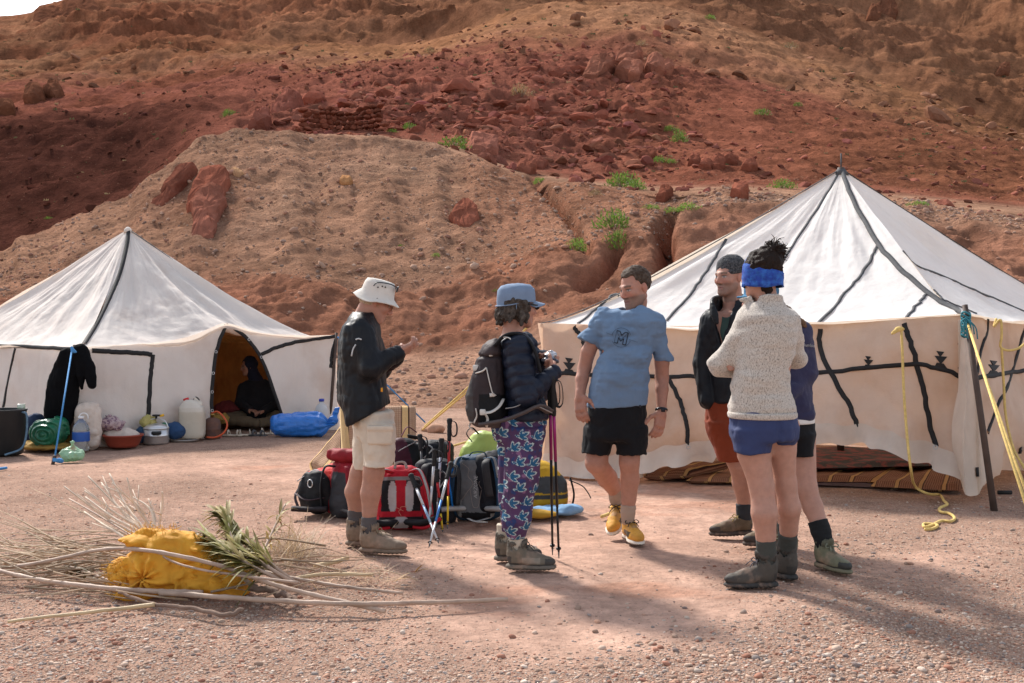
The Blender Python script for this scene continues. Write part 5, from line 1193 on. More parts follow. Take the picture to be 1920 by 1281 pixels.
mb = MB(); q = catmull([H @ np.array([0.092, -0.03, -0.002]) + hc, H @ np.array([0.075, -0.085, -0.010]) + hc, H @ np.array([0.0, -0.112, -0.012]) + hc, H @ np.array([-0.075, -0.085, -0.010]) + hc], 16); mb.tube(q, 0.011, 6, flat=0.35); mb.tube([q[1], q[1] + [0.0, -0.012, -0.03]], 0.008, 6, flat=0.3); mb.sub('strap', M_CAP, cap)
mb = MB()
for sx in (-1, 1):
    vv_, ff_ = lathe_vf([(0, -0.004), (0.022, -0.003), (0.024, 0.001), (0.018, 0.004), (0, 0.005)], 16); mb.add((vv_ * [1.1, 0.8, 1]) @ (hd.R @ np.array([[1, 0, 0], [0, 0, 1], [0, -1, 0]]).T).T + hd.w(0.033 * sx, 0.102, 0.008), ff_)
    mb.tube([hd.w(0.058 * sx, 0.098, 0.012), hd.w(0.083 * sx, 0.05, 0.013), hd.w(0.086 * sx, -0.005, 0.012)], 0.005, 6)
mb.tube([hd.w(-0.02, 0.106, 0.012), hd.w(0.02, 0.106, 0.012)], 0.003, 5); mb.build('sunglasses', mat('black_gloss'), pB)
PB = dict(SR=SR, ER=ER, WR=WR, SL=SL, WL=WL)

# ---------------------------------------------------------------- C: man in the light blue T-shirt
d0 = 6.72; px, J, St = pc(d0); gC = G(1175, 1002)
pC = thing('person', 'bearded man in a light blue t-shirt, black shorts and yellow shoes stepping forward', 'person', (gC[0], d0, 0), 'walkers standing in the camp')
hd = Head(J(1191, 541, -0.02), (-0.80, -0.60, -0.22), (-0.14, -0.03, 1), 1.05)
B = Body(); hd.add(B, jaw=1.12)
B.cone(J(1197, 565, 0.01), J(1190, 598, 0.02), 0.056, 0.066, 0.025)
B.loft([St(592, 1140, 1236, 0.10), St(630, 1132, 1216, 0.12), St(700, 1125, 1204, 0.13), St(760, 1120, 1198, 0.12)], k=0.05)
SL, EL, WL = J(1125, 606, 0.0), J(1096, 690, 0.06), J(1088, 742, -0.02)     # image left arm
SR, ER, WR = J(1238, 622, 0.02), J(1241, 708, 0.08), J(1240, 772, 0.0)
B.chain([J(1128, 606, 0.01), J(1103, 660, 0.04), EL, J(1091, 712, 0.03), WL], [0.044, 0.046, 0.043, 0.041, 0.029], 0.04); B.chain([J(1232, 624, 0.02), J(1241, 680, 0.06), ER, J(1241, 730, 0.05), WR], [0.044, 0.046, 0.043, 0.041, 0.029], 0.04)
hand(B, WL, unit(J(1090, 790, -0.08) - WL), (0.55, 0.75, -0.1), (0.75, -0.55, 0), 1.08, 0.45)
hand(B, WR, unit(J(1231, 835, -0.06) - WR), (-0.5, 0.8, 0), (-0.8, -0.5, 0), 1.08, 0.4)
HL, HR = J(1128, 800, 0.02), J(1182, 800, 0.0)
KL, KR = J(1118, 868, -0.02), J(1180, 866, -0.06)
AL, AR = J(1155, 930, 0.26), J(1177, 965, -0.02)
B.chain([HL, KL], [0.09, 0.066], 0.05); B.chain([HR, KR], [0.09, 0.060], 0.05)
B.chain([KL, J(1138, 896, 0.15), J(1152, 918, 0.24), AL], [0.064, 0.066, 0.047, 0.038], 0.03)
B.chain([KR, J(1181, 900, -0.03), J(1179, 935, -0.02), AR], [0.056, 0.060, 0.046, 0.038], 0.03)
hairC = lambda q: sstep(0.0, 1.0, (q[:, 2] > 0.035) * (q[:, 1] < 0.02) + 0.0)
skin_mesh(B, hd, (0.41, 0.20, 0.14), pC, stubble=0.75, h=0.0046)
B = Body(); B.ell(hd.w(0, -0.017, 0.045), np.array([0.0815, 0.102, 0.093]) * 1.06, hd.R, 0.01)
B.fn(lambda p: (lambda q: np.maximum(-(q[:, 2] - (0.032 + 0.55 * np.clip(q[:, 1] + 0.015, 0, 1) - 0.9 * np.clip(-q[:, 1] - 0.015, 0, 0.1))), 0) * 0 + (q[:, 2] - (np.where(q[:, 1] > 0.018, 0.034 + 0.85 * (q[:, 1] - 0.018) + 0.030 * sstep(0.02, 0.05, np.abs(q[:, 0])) * (q[:, 1] > 0.04), 0.018 - 0.9 * np.clip(-q[:, 1] - 0.01, 0, 0.08)) + 0.0)) * 0.8)(hd.loc(p)), 0.004, neg=True)
B.noise = folds(0.005, (50, 50, 60), 5, 0.8)
cloth('hair', B, mat('short_brown_hair', (0.060, 0.038, 0.026), rough=0.7, spec=0.1, var=0.45, vscale=70, bump=0.7, bscale=160, col2=(0.10, 0.075, 0.058), mscale=26), pC, 0.0045)
# T-shirt
B = Body(); sh_ = [St(576, 1160, 1214, 0.085), St(588, 1134, 1236, 0.125), St(604, 1124, 1244, 0.145), St(640, 1119, 1228, 0.16), St(680, 1113, 1222, 0.17), St(715, 1107, 1218, 0.178), St(740, 1102, 1216, 0.172), St(766, 1100, 1213, 0.165)]
B.loft(sh_, rd=0.02, k=0.02)
cL, cR_ = J(1102, 640, 0.02), J(1243, 676, 0.05)
B.chain([J(1134, 602, 0.0), cL], [0.078, 0.060], 0.04); B.chain([J(1228, 612, 0.0), cR_], [0.078, 0.060], 0.04); B.plane(cL + unit(cL - SL) * 0.002, unit(cL - SL) + [-0.35, 0, 0]) if False else None
B.fn(lambda p: np.maximum(-(p - cL) @ unit(cL - SL) + 0.004, p_cone(p, cL, cL + unit(cL - SL) * 0.1, 0.12, 0.12)), 0.004, neg=True); B.fn(lambda p: np.maximum(-(p - cR_) @ unit(cR_ - SR) + 0.004, p_cone(p, cR_, cR_ + unit(cR_ - SR) * 0.1, 0.12, 0.12)), 0.004, neg=True)
B.cone(hd.w(0, 0, -0.05), J(1184, 576, -0.03), 0.078, 0.070, 0.006, neg=True)
B.plane(J(1155, 762), (0.07, 0, -1))
def tfold(p):
    zz = sstep(Z(690, d0), Z(745, d0), p[:, 2]); low = 1 - zz
    ax = J(1155, 700); t = (p[:, 2] - Z(735, d0)) + 0.25 * (p[:, 0] - ax[0])
    return folds(0.015, (5, 5, 10), 20, 0.7)(p) * (0.3 + 1.2 * low) + 0.014 * low * np.sin(t * 62 + 2.0 * fbm(p * 5, 2)) * np.exp(-((p[:, 2] - Z(738, d0)) / 0.07) ** 2) + folds(0.004, (25, 25, 25), 21, 0.5)(p)
B.noise = tfold
M_TEE = fabric('light_blue_jersey', (0.15, 0.225, 0.335), rough=0.9, bump=0.25, bscale=35, vscale=5)
tee = cloth('t_shirt', B, M_TEE, pC, 0.0055)
# chest print: ring, block letter M and small lettering, as thin raised ink on the cloth
teeV = np.empty(len(tee.data.vertices) * 3, np.float32); tee.data.vertices.foreach_get('co', teeV); teeV = teeV.reshape(-1, 3); tu, tv = proj(teeV)
frontm = teeV[:, 1] < d0 - 0.02
def on_tee(u, v):
    k_ = np.argsort((tu - u) ** 2 + (tv - v) ** 2 + np.where(frontm, 0, 1e6))[:10]; return P(u, v, teeV[k_, 1].min() - 0.005)
ink = MB(); cxy = np.array([1165.0, 633.0])
def stroke(mb, pts, r_): q = np.array([on_tee(*a) for a in pts]); mb.tube(q, r_, 4, flat=0.4)
for a0, a1 in ((-2.9, -0.25), (0.35, 2.75)): stroke(ink, [(1165 + 18 * math.cos(a), 633 + 18 * math.sin(a)) for a in np.linspace(a0, a1, 26)], 0.0022)
ca, sa = math.cos(0.22), math.sin(0.22)
def mrot(x, y): return (1165 + x * ca - y * sa, 633 + x * sa + y * ca)
Mo = [(-11, 12), (-11, -11), (-5, -11), (0, -4), (5, -11), (11, -11), (11, 12), (5, 12), (5, 1), (0, 7), (-5, 1), (-5, 12), (-11, 12)]
q = []
for a, b in zip(Mo[:-1], Mo[1:]): q += [mrot(a[0] + (b[0] - a[0]) * t, a[1] + (b[1] - a[1]) * t) for t in np.linspace(0, 1, 6)]
stroke(ink, q, 0.0026); stroke(ink, [mrot(-11, -11), mrot(-6, -3), mrot(0, 4)], 0.0022); stroke(ink, [mrot(11, -11), mrot(5, -2), mrot(0, 4)], 0.0022)
for (u0, v0, u1, v1) in ((1136, 624, 1150, 629), (1180, 637, 1196, 642)):
    nn_ = 7
    for i in range(nn_):
        t0, t1 = i / nn_, (i + 0.6) / nn_; stroke(ink, [(u0 + (u1 - u0) * t0, v0 + (v1 - v0) * t0), (u0 + (u1 - u0) * t1, v0 + (v1 - v0) * t1)], 0.0026)
ink.sub('chest_print', mat('black_ink', (0.02, 0.025, 0.035), bump=0), tee)['kind'] = 'stuff'
mb = MB(); mb.box(on_tee(1200, 762) - [0, 0.002, 0], (0.006, 0.002, 0.008)); mb.sub('hem_tag', mat('dark_tag', (0.03, 0.03, 0.035)), tee)
# shorts
B = Body(); B.loft([St(752, 1102, 1213, 0.16), St(790, 1098, 1214, 0.17), St(822, 1094, 1214, 0.17)], rd=0.02, k=0.03)
B.loft([St(800, 1096, 1156, 0.115, 0.0), St(825, 1092, 1150, 0.115, 0.0), St(851, 1087, 1142, 0.112, -0.01)], rd=0.005, k=0.03); B.loft([St(800, 1150, 1214, 0.115, -0.02), St(825, 1154, 1214, 0.115, -0.03), St(852, 1155, 1214, 0.112, -0.04)], rd=0.005, k=0.03)
B.noise = folds(0.014, (10, 10, 7), 23, 0.7); M_BS = fabric('black_shorts_cloth', (0.010, 0.010, 0.012), rough=0.8); cloth('shorts', B, M_BS, pC)
M_SKC = fabric('taupe_sock', (0.36, 0.26, 0.20)); YS = ((0.62, 0.30, 0.04), (0.56, 0.26, 0.04), (0.70, 0.64, 0.55), (0.02, 0.02, 0.02))
sock(pC, J(1154, 916, 0.24), AL - [0, 0, 0.03], 0.045, 0.040, M_SKC); sock(pC, J(1178, 947, -0.02), AR - [0, 0, 0.03], 0.044, 0.040, M_SKC)
shoe(pC, J(1176, 975, 0.04) * [1, 1, 0] + [0, 0.02, 0.0], (0.16, -0.98), 0.295, 0.085, *YS, 'trail_shoe', kind='trail', mid_c=(0.06, 0.04, 0.02))
shoe(pC, J(1163, 930, 0.34) * [1, 1, 0] + [0, 0, 0.095], (-0.30, -0.95), 0.295, 0.085, *YS, 'trail_shoe', pitch=-0.32, kind='trail', mid_c=(0.06, 0.04, 0.02))
# watch band
f_ = unit(WR - ER); R_ = frame(f_, (0, 1, 0)); mb = MB(); thh = np.linspace(0, 2 * np.pi, 21); mb.tube(np.array([WR - f_ * 0.012 + 0.034 * (math.cos(a) * R_[:, 0] + math.sin(a) * R_[:, 2]) for a in thh]), 0.008, 6, cap=False); mb.box(WR - f_ * 0.012 + [0.006, -0.036, 0], (0.013, 0.005, 0.011), None, bev=0.003); mb.build('watch', mat('black_gloss'), pC)

# ---------------------------------------------------------------- D: man in beanie, black jacket and rust shorts
d0 = 6.86; px, J, St = pc(d0); gD = G(1395, 1003)
pD = thing('person', 'man in a charcoal knitted beanie, open black jacket and rust red shorts', 'person', (gD[0], d0, 0), 'walkers standing in the camp')
hd = Head(J(1368, 520, 0.0), (-0.80, -0.59, -0.03), (0, 0, 1), 1.02)
B = Body(); hd.add(B, jaw=1.0); B.cone(J(1373, 545, 0.02), J(1374, 580, 0.03), 0.060, 0.064, 0.03)
B.loft([St(585, 1335, 1420, 0.11, 0.03), St(640, 1330, 1420, 0.13, 0.03), St(740, 1332, 1415, 0.13, 0.03), St(780, 1330, 1415, 0.14, 0.03)], k=0.05)
SL, EL, WL = J(1332, 600, -0.02), J(1319, 680, 0.02), J(1326, 752, -0.04); SR, ER, WR = J(1418, 600, 0.08), J(1436, 680, 0.12), J(1428, 745, 0.05)
B.chain([SL, EL, WL], [0.054, 0.043, 0.028], 0.04); B.chain([SR, ER, WR], [0.054, 0.043, 0.028], 0.04)
hand(B, WL, (0.62, 0.25, -0.75), (0.7, 0.3, 0.3), (0.2, -1, 0), 0.95, 0.6); hand(B, WR, (-0.3, -0.2, -0.9), (-0.7, 0.3, 0.3), (0, -1, 0), 1.0, 0.6)
HL, HR = J(1352, 800, -0.02), J(1405, 800, 0.06); KL, KR = J(1385, 872, -0.06), J(1432, 872, -0.10); AL, AR = J(1396, 972, 0.0), J(1456, 985, -0.28)
B.chain([HL, J(1372, 845, -0.05), KL], [0.09, 0.075, 0.060], 0.05); B.chain([HR, KR], [0.09, 0.060], 0.05)
B.chain([KL, J(1390, 905, -0.02), J(1395, 940, 0.0), AL], [0.056, 0.058, 0.044, 0.038], 0.03); B.chain([KR, J(1446, 915, -0.18), J(1454, 950, -0.26), AR], [0.056, 0.058, 0.044, 0.038], 0.03)
skin_mesh(B, hd, (0.40, 0.205, 0.148), pD, stubble=0.6)
B = Body(); B.loft([St(586, 1338, 1416, 0.12, 0.03), St(620, 1336, 1420, 0.145, 0.03), St(700, 1334, 1418, 0.145, 0.03), St(748, 1332, 1416, 0.14, 0.03)], rd=0.02); B.cone(hd.w(0, 0, -0.06), J(1366, 580, -0.04), 0.072, 0.062, 0.006, neg=True); cloth('t_shirt', B, fabric('teal_grey_tee', (0.055, 0.095, 0.085)), pD, 0.008)
B = Body(); B.loft([St(562, 1346, 1408, 0.095, 0.02), St(578, 1336, 1420, 0.125, 0.03), St(592, 1326, 1432, 0.17, 0.03), St(630, 1322, 1440, 0.185, 0.03), St(690, 1320, 1438, 0.185, 0.03), St(730, 1319, 1438, 0.185, 0.03), St(754, 1318, 1438, 0.19, 0.03)], rd=0.012, k=0.02)
B.chain([SL + [0.02, 0, 0], EL, WL], [0.082, 0.072, 0.056], 0.04); B.chain([SR, ER, WR], [0.08, 0.07, 0.056], 0.04)
# open front: a wedge cut out below the chin
fz = unit(np.array([-0.55, -0.83, 0.0])); rz_ = np.cross(fz, [0, 0, 1]); c_ = J(1366, 620, 0.02)
def wedge(p):
    q = p - c_; x = q @ rz_; y = q @ fz; w_ = np.clip(0.012 + (q[:, 2] + 0.06) * 0.30, 0.002, 0.06); return np.maximum(np.abs(x + 0.01) - w_, np.maximum(0.02 - y, -(q[:, 2] + 0.10)))
B.fn(wedge, 0.006, neg=True); B.cone(J(1372, 540, 0.02), J(1371, 585, 0.02), 0.085, 0.072, 0.006, neg=True)
B.noise = lambda p: folds(0.010, (9, 9, 4), 31, 0.5)(p) + folds(0.006, (20, 20, 12), 32, 0.75)(p)
jd = cloth('jacket', B, M_JA, pD)
# standing collar, open at the throat
cpts = [J(1344, 590, -0.165), J(1336, 570, -0.13), J(1337, 560, -0.04), J(1350, 556, 0.08), J(1380, 553, 0.12), J(1402, 556, 0.06), J(1404, 564, -0.05), J(1388, 580, -0.13)]
Bc = Body(); q = catmull(cpts, 22)
for a, b in zip(q[:-1], q[1:]): Bc.cone(a, b, 0.011, 0.011, 0.006); Bc.cone(a - [0, 0, 0.025], b - [0, 0, 0.025], 0.012, 0.012, 0.014); Bc.cone(a - [0, 0, 0.05], b - [0, 0, 0.05], 0.014, 0.014, 0.014)
V, F = Bc.mesh(0.006); sub('collar', mesh_data('collar', V, F), M_JA, jd)
B = Body(); B.loft([St(744, 1320, 1432, 0.165, 0.02), St(780, 1322, 1434, 0.175, 0.02), St(815, 1330, 1436, 0.175, 0.0)], rd=0.02, k=0.03)
B.loft([St(790, 1322, 1380, 0.12, -0.02), St(825, 1332, 1396, 0.12, -0.03), St(864, 1346, 1408, 0.11, -0.05)], rd=0.005, k=0.03); B.loft([St(790, 1380, 1436, 0.12, 0.02), St(825, 1395, 1450, 0.12, -0.02), St(862, 1402, 1460, 0.11, -0.08)], rd=0.005, k=0.03)
B.noise = folds(0.010, (10, 10, 8), 33, 0.6); cloth('shorts', B, fabric('rust_cotton', (0.205, 0.042, 0.018), rough=0.9), pD)
M_SKD = fabric('charcoal_sock', (0.035, 0.037, 0.042)); DS = ((0.125, 0.085, 0.05), (0.05, 0.04, 0.035), (0.075, 0.055, 0.045), (0.32, 0.23, 0.08))
sock(pD, J(1394, 944, 0.0), AL - [0, 0, 0.02], 0.046, 0.042, M_SKD); sock(pD, J(1454, 950, -0.26), AR - [0, 0, 0.02], 0.046, 0.042, M_SKD)
shoe(pD, heel_of(AL, (-0.97, -0.16)), (-0.97, -0.16), 0.29, 0.088, *DS, 'walking_shoe'); shoe(pD, heel_of(AR, (-0.93, -0.36)), (-0.93, -0.36), 0.29, 0.088, *DS, 'walking_shoe')
# beanie
B = Body(); B.ell(hd.w(0, -0.022, 0.060), (0.090, 0.106, 0.088), hd.R, 0.01); B.plane(hd.w(0, 0.0, 0.034), hd.R @ np.array([0, -0.16, -1.0]))
B.noise = lambda p: 0.003 * np.sin((hd.loc(p) @ np.array([0.0, 0, 1.0])) * 560) * 0.6 + folds(0.005, (30, 30, 30), 8, 0.4)(p)
M_BEAN = mat('charcoal_knit', (0.030, 0.031, 0.034), rough=0.95, spec=0.05, var=0.35, vscale=120, bump=0.9, bscale=170, bdist=0.006, col2=(0.10, 0.10, 0.105), mscale=110, sheen=0.05)
be = cloth('beanie', B, M_BEAN, pD, 0.005)
B = Body(); B.ell(hd.w(0, -0.020, 0.052), (0.0945, 0.110, 0.09), hd.R, 0.01); B.plane(hd.w(0, 0.0, 0.022), hd.R @ np.array([0, -0.16, -1.0])); B.plane(hd.w(0, 0, 0.050), hd.R @ np.array([0, 0.16, 1.0])); V, F = B.mesh(0.005); sub('beanie_cuff', mesh_data('beanie_cuff', V, F), M_BEAN, be)

# ---------------------------------------------------------------- E: woman in the oatmeal fleece, seen from behind
d0 = 5.46; px, J, St = pc(d0); gE = G(1430, 1095)
pE = thing('person', 'walker in an oatmeal fleece, navy shorts and a blue headband, hair in a bun', 'person', (gE[0], d0, 0), 'walkers standing in the camp')
hd = Head(J(1428, 514, 0.0), (-0.74, 0.66, -0.06), (0, 0, 1), 0.98)
B = Body(); hd.add(B); B.cone(J(1434, 540, 0.0), J(1440, 580, 0.0), 0.053, 0.058, 0.03)
B.loft([St(585, 1392, 1486, 0.09), St(640, 1385, 1490, 0.12), St(720, 1384, 1476, 0.11), St(780, 1380, 1482, 0.13)], k=0.05)
SL, EL, WL = J(1396, 605, 0.0), J(1348, 684, 0.06), J(1392, 684, 0.22); SR, ER, WR = J(1486, 605, 0.02), J(1492, 672, 0.16), J(1420, 680, 0.24)
B.chain([SL + [0.035, 0, 0], EL, WL], [0.040, 0.034, 0.026], 0.04); B.chain([SR - [0.035, 0, 0], ER, WR], [0.040, 0.034, 0.026], 0.04)
hand(B, WL, (0.9, 0.1, 0.1), (0, -0.5, -0.6), (0, 0.2, 1), 0.92, 0.4); hand(B, J(1392, 686, 0.10), unit(J(1374, 680, -0.0) - J(1392, 686, 0.10)), (0.1, 0.7, -0.2), (0, 0.2, 1), 0.92, 0.45)
B.chain([WR, J(1392, 686, 0.10)], [0.027, 0.027], 0.02)
HL, HR = J(1412, 800, -0.02), J(1464, 800, 0.04); KL, KR = J(1428, 912, -0.03), J(1473, 908, 0.06); AL, AR = J(1437, 1040, -0.02), J(1476, 1022, 0.16)
B.chain([HL, J(1414, 850, -0.02), KL], [0.10, 0.084, 0.060], 0.05); B.chain([HR, J(1467, 842, 0.04), KR], [0.095, 0.070, 0.053], 0.05)
B.chain([KL, J(1433, 962, -0.05), J(1436, 1005, -0.03), AL], [0.057, 0.0655, 0.050, 0.040], 0.03); B.chain([KR, J(1480, 952, 0.06), J(1479, 992, 0.12), AR], [0.052, 0.0595, 0.046, 0.039], 0.03)
skin_mesh(B, hd, SKIN2, pE)
B = Body(); fl_ = [St(552, 1408, 1468, 0.088, -0.005), St(566, 1405, 1470, 0.092), St(578, 1396, 1476, 0.115), St(592, 1386, 1490, 0.145), St(615, 1382, 1495, 0.15), St(650, 1379, 1492, 0.15), St(690, 1377, 1482, 0.145), St(715, 1374, 1480, 0.145), St(745, 1370, 1486, 0.155), St(770, 1366, 1492, 0.165), St(781, 1366, 1493, 0.168)]
B.loft(fl_, rd=0.015, k=0.02)
B.chain([SL + [0.035, 0, 0.0], EL, J(1388, 690, 0.16)], [0.080, 0.058, 0.047], 0.04); B.chain([SR - [0.035, 0, 0], ER, WR], [0.080, 0.058, 0.045], 0.04)
B.chain([J(1390, 562, -0.01), J(1408, 562, 0.0), J(1420, 566, 0.03)], [0.012, 0.02, 0.02], 0.03)
B.cone(J(1434, 530, 0.0), J(1436, 562, 0.0), 0.08, 0.066, 0.006, neg=True)
B.noise = lambda p: folds(0.014, (5, 5, 11), 41, 0.5)(p) + folds(0.004, (16, 16, 22), 42, 0.4)(p)
def fleece_mat():
    m = bpy.data.materials.new('oatmeal_fleece'); m.use_nodes = True; n = m.node_tree; n.nodes.clear(); L = n.links.new
    out = n.nodes.new('ShaderNodeOutputMaterial'); b = n.nodes.new('ShaderNodeBsdfPrincipled'); b.inputs['Roughness'].default_value = 0.95; b.inputs['Sheen Weight'].default_value = 0.3; b.inputs['Specular IOR Level'].default_value = 0.1
    t_ = n.nodes.new('ShaderNodeTexCoord'); mp = n.nodes.new('ShaderNodeMapping'); mp.inputs['Scale'].default_value = (1, 1, 0.55); L(t_.outputs['Object'], mp.inputs[0])
    q = n.nodes.new('ShaderNodeTexNoise'); q.inputs['Scale'].default_value = 190; q.inputs['Detail'].default_value = 3; q.inputs['Roughness'].default_value = 0.7; L(mp.outputs[0], q.inputs['Vector'])
    cr = n.nodes.new('ShaderNodeValToRGB'); e = cr.color_ramp.elements; e[0].position = 0.30; e[0].color = (0.09, 0.08, 0.07, 1); e[1].position = 0.62; e[1].color = (0.58, 0.52, 0.455, 1); z = e.new(0.44); z.color = (0.42, 0.37, 0.32, 1)
    L(q.outputs['Fac'], cr.inputs[0]); L(cr.outputs[0], b.inputs['Base Color']); bp = n.nodes.new('ShaderNodeBump'); bp.inputs['Strength'].default_value = 0.5; bp.inputs['Distance'].default_value = 0.006; L(q.outputs['Fac'], bp.inputs['Height']); L(bp.outputs[0], b.inputs['Normal']); L(b.outputs[0], out.inputs['Surface']); return m
M_FL = fleece_mat(); fe = cloth('fleece', B, M_FL, pE)
B = Body(); B.loft([St(772, 1364, 1494, 0.179), St(784, 1366, 1493, 0.177)], rd=0.008); V, F = B.mesh(0.006); sub('hem_band', mesh_data('hem_band', V, F), M_FL, fe)
B = Body(); B.loft([St(768, 1370, 1493, 0.165), St(800, 1369, 1497, 0.17), St(825, 1372, 1494, 0.165, 0.01)], rd=0.02, k=0.03)
B.loft([St(805, 1371, 1443, 0.115, -0.03), St(825, 1374, 1444, 0.115, -0.03), St(849, 1377, 1445, 0.112, -0.03)], rd=0.004, k=0.03); B.loft([St(800, 1440, 1496, 0.11, 0.04), St(818, 1443, 1493, 0.11, 0.045), St(833, 1444, 1490, 0.105, 0.045)], rd=0.004, k=0.03)
B.noise = lambda p: folds(0.009, (12, 12, 9), 44, 0.6)(p) + 0.008 * np.exp(-((p[:, 0] - J(1447, 800)[0]) / 0.012) ** 2) * (p[:, 1] < d0)
cloth('shorts', B, fabric('navy_shorts_cloth', (0.036, 0.050, 0.125), rough=0.75, bump=0.4), pE)
M_SKE = fabric('dark_sock', (0.055, 0.058, 0.052)); ES = ((0.068, 0.058, 0.048), (0.045, 0.04, 0.036), (0.045, 0.042, 0.04), (0.10, 0.09, 0.10))
sock(pE, J(1436, 1012, -0.03), AL - [0, 0, 0.03], 0.047, 0.043, M_SKE); sock(pE, J(1477, 1000, 0.13), AR - [0, 0, 0.03], 0.046, 0.042, M_SKE)
shoe(pE, heel_of(AL, (-0.95, -0.06)), (-0.95, -0.06), 0.272, 0.160, *ES, 'boot'); shoe(pE, heel_of(AR, (-0.62, 0.78)), (-0.62, 0.78), 0.272, 0.160, *ES, 'boot')
# headband
M_BUFF = mat('blue_buff', (0.018, 0.052, 0.30), rough=0.85, var=0.3, vscale=40, col2=(0.03, 0.12, 0.42), mscale=35, bump=0.4, bscale=30, bdist=0.01)
H = frame((-0.74, 0.66, 0.0), (0.10, -0.09, 1.0)); hc = J(1430, 514, 0.0); th = np.linspace(0, 2 * np.pi, 56, endpoint=False); rows = []
for i, z in enumerate((-0.066, -0.064, -0.05, -0.034, -0.022, -0.008, 0.006, 0.020, 0.036, 0.050, 0.060, 0.058, 0.0)):
    k_ = math.sqrt(max(0.05, 1 - (max(z, -0.02) / 0.125) ** 2)) * (1.015 if i % 3 == 1 else 0.99) * (0.93 if i in (0, 11, 12) else 1.0)
    rows += [(0.090 * k_ * math.cos(t), 0.110 * k_ * math.sin(t), (z if z < -0.03 else -0.03 + (z + 0.03) * (0.62 + 0.85 * (0.5 + 0.5 * math.sin(t)))) + 0.006 * math.sin(3 * t + i)) for t in th]
v = np.array(rows); kk = np.sqrt(np.clip(1 - (np.clip(v[:, 2], 0, 1) / 0.155) ** 2, 0.1, 1)); v[:, :2] *= kk[:, None]; v *= (1 + 0.02 * fbm(v * 30, 3))[:, None]; f = [(i * 56 + k, i * 56 + (k + 1) % 56, (i + 1) * 56 + (k + 1) % 56, (i + 1) * 56 + k) for i in range(12) for k in range(56)]
mk('headband', v @ H.T + hc, f, M_BUFF, pE)
M_DH = mat('dark_brown_hair', (0.020, 0.012, 0.009), rough=0.6, var=0.5, vscale=60, bump=0.6, bscale=140, spec=0.12)
B = Body(); B.ell(hd.w(0, -0.014, 0.040), (0.083, 0.104, 0.094), hd.R, 0.01); B.ell(J(1450, 473, 0.0), (0.060, 0.056, 0.052), None, 0.03); B.plane(hd.w(0, 0.085, 0), hd.R @ np.array([0, 1.0, 0.0])); B.noise = folds(0.007, (45, 45, 45), 2, 0.8)
B.cone(J(1438, 538, -0.05), J(1440, 552, -0.04), 0.03, 0.02, 0.02)
hh = cloth('hair', B, M_DH, pE, 0.005)
mb = MB(); r5 = np.random.default_rng(5); bc = J(1451, 472, 0.0)
for i in range(110):
    a = r5.normal(size=3); a[1] -= 0.3; a = unit(a); p0 = bc + a * 0.045; p1 = p0 + unit(a + r5.normal(0, 0.5, 3) + [0.25, 0, 0.35]) * r5.uniform(0.012, 0.030); p2 = p1 + unit(r5.normal(0, 1, 3) + [0.6, 0, -0.1]) * r5.uniform(0.012, 0.034)
    mb.tube(catmull([p0 - a * 0.02, p0, p1, p2], 8), [0.005, 0.004, 0.0025, 0.001], 5)
o = mb.sub('loose_strands', M_DH, hh); o['kind'] = 'stuff'

# ---------------------------------------------------------------- F: woman in navy fleece, mostly behind E
d0 = 6.05; px, J, St = pc(d0); gF = G(1520, 1052)
pF = thing('person', 'walker in a navy fleece and black shorts, half hidden behind the oatmeal fleece', 'person', (gF[0], d0, 0), 'walkers standing in the camp')
hd = Head(J(1424, 562, 0.0), (-0.92, -0.36, -0.05), (0, 0, 1), 0.97)
B = Body(); hd.add(B); B.cone(J(1448, 580, 0.02), J(1458, 612, 0.02), 0.050, 0.055, 0.03)
B.loft([St(612, 1410, 1506, 0.09, 0.03), St(660, 1412, 1508, 0.12, 0.03), St(740, 1420, 1508, 0.12, 0.03), St(800, 1420, 1512, 0.13, 0.03)], k=0.05)
SR, ER, WR = J(1504, 626, -0.02), J(1510, 702, -0.02), J(1474, 740, -0.16); SL, EL, WL = J(1416, 626, 0.06), J(1404, 700, 0.06), J(1430, 740, -0.08)
B.chain([SR, ER, WR], [0.05, 0.042, 0.027], 0.04); B.chain([SL, EL, WL], [0.05, 0.042, 0.027], 0.04)
hand(B, WR, (-0.9, -0.2, 0.1), (0, 0.6, -0.5), (0, 0, 1), 0.92, 0.5); hand(B, WL, (0.9, -0.1, 0.1), (0, 0.6, -0.5), (0, 0, 1), 0.92, 0.5)
HR, HL = J(1500, 815, 0.02), J(1456, 815, 0.06); KR, KL = J(1512, 915, -0.06), J(1466, 915, 0.0); AR, AL = J(1545, 1005, -0.16), J(1478, 1012, 0.04)
B.chain([HR, KR], [0.088, 0.056], 0.05); B.chain([HL, KL], [0.088, 0.056], 0.05)
B.chain([KR, J(1524, 950, -0.09), J(1537, 985, -0.14), AR], [0.054, 0.056, 0.045, 0.038], 0.03); B.chain([KL, J(1472, 955, 0.03), AL], [0.054, 0.056, 0.038], 0.03)
skin_mesh(B, hd, SKIN2, pF)
B = Body(); B.loft([St(592, 1432, 1490, 0.09, 0.02), St(606, 1420, 1512, 0.13, 0.02), St(630, 1410, 1519, 0.16, 0.02), St(680, 1414, 1520, 0.165, 0.02), St(740, 1414, 1523, 0.165, 0.02), St(786, 1412, 1527, 0.17, 0.02)], rd=0.012, k=0.02)
B.chain([SR - [0.02, 0, 0], ER, WR], [0.075, 0.060, 0.045], 0.04); B.chain([SL, EL, WL], [0.074, 0.060, 0.045], 0.04); B.noise = folds(0.014, (8, 8, 10), 51, 0.6)
nf = cloth('fleece', B, fabric('navy_fleece', (0.034, 0.034, 0.075), rough=0.95, sheen=0.1, bump=0.4, bscale=60), pF)
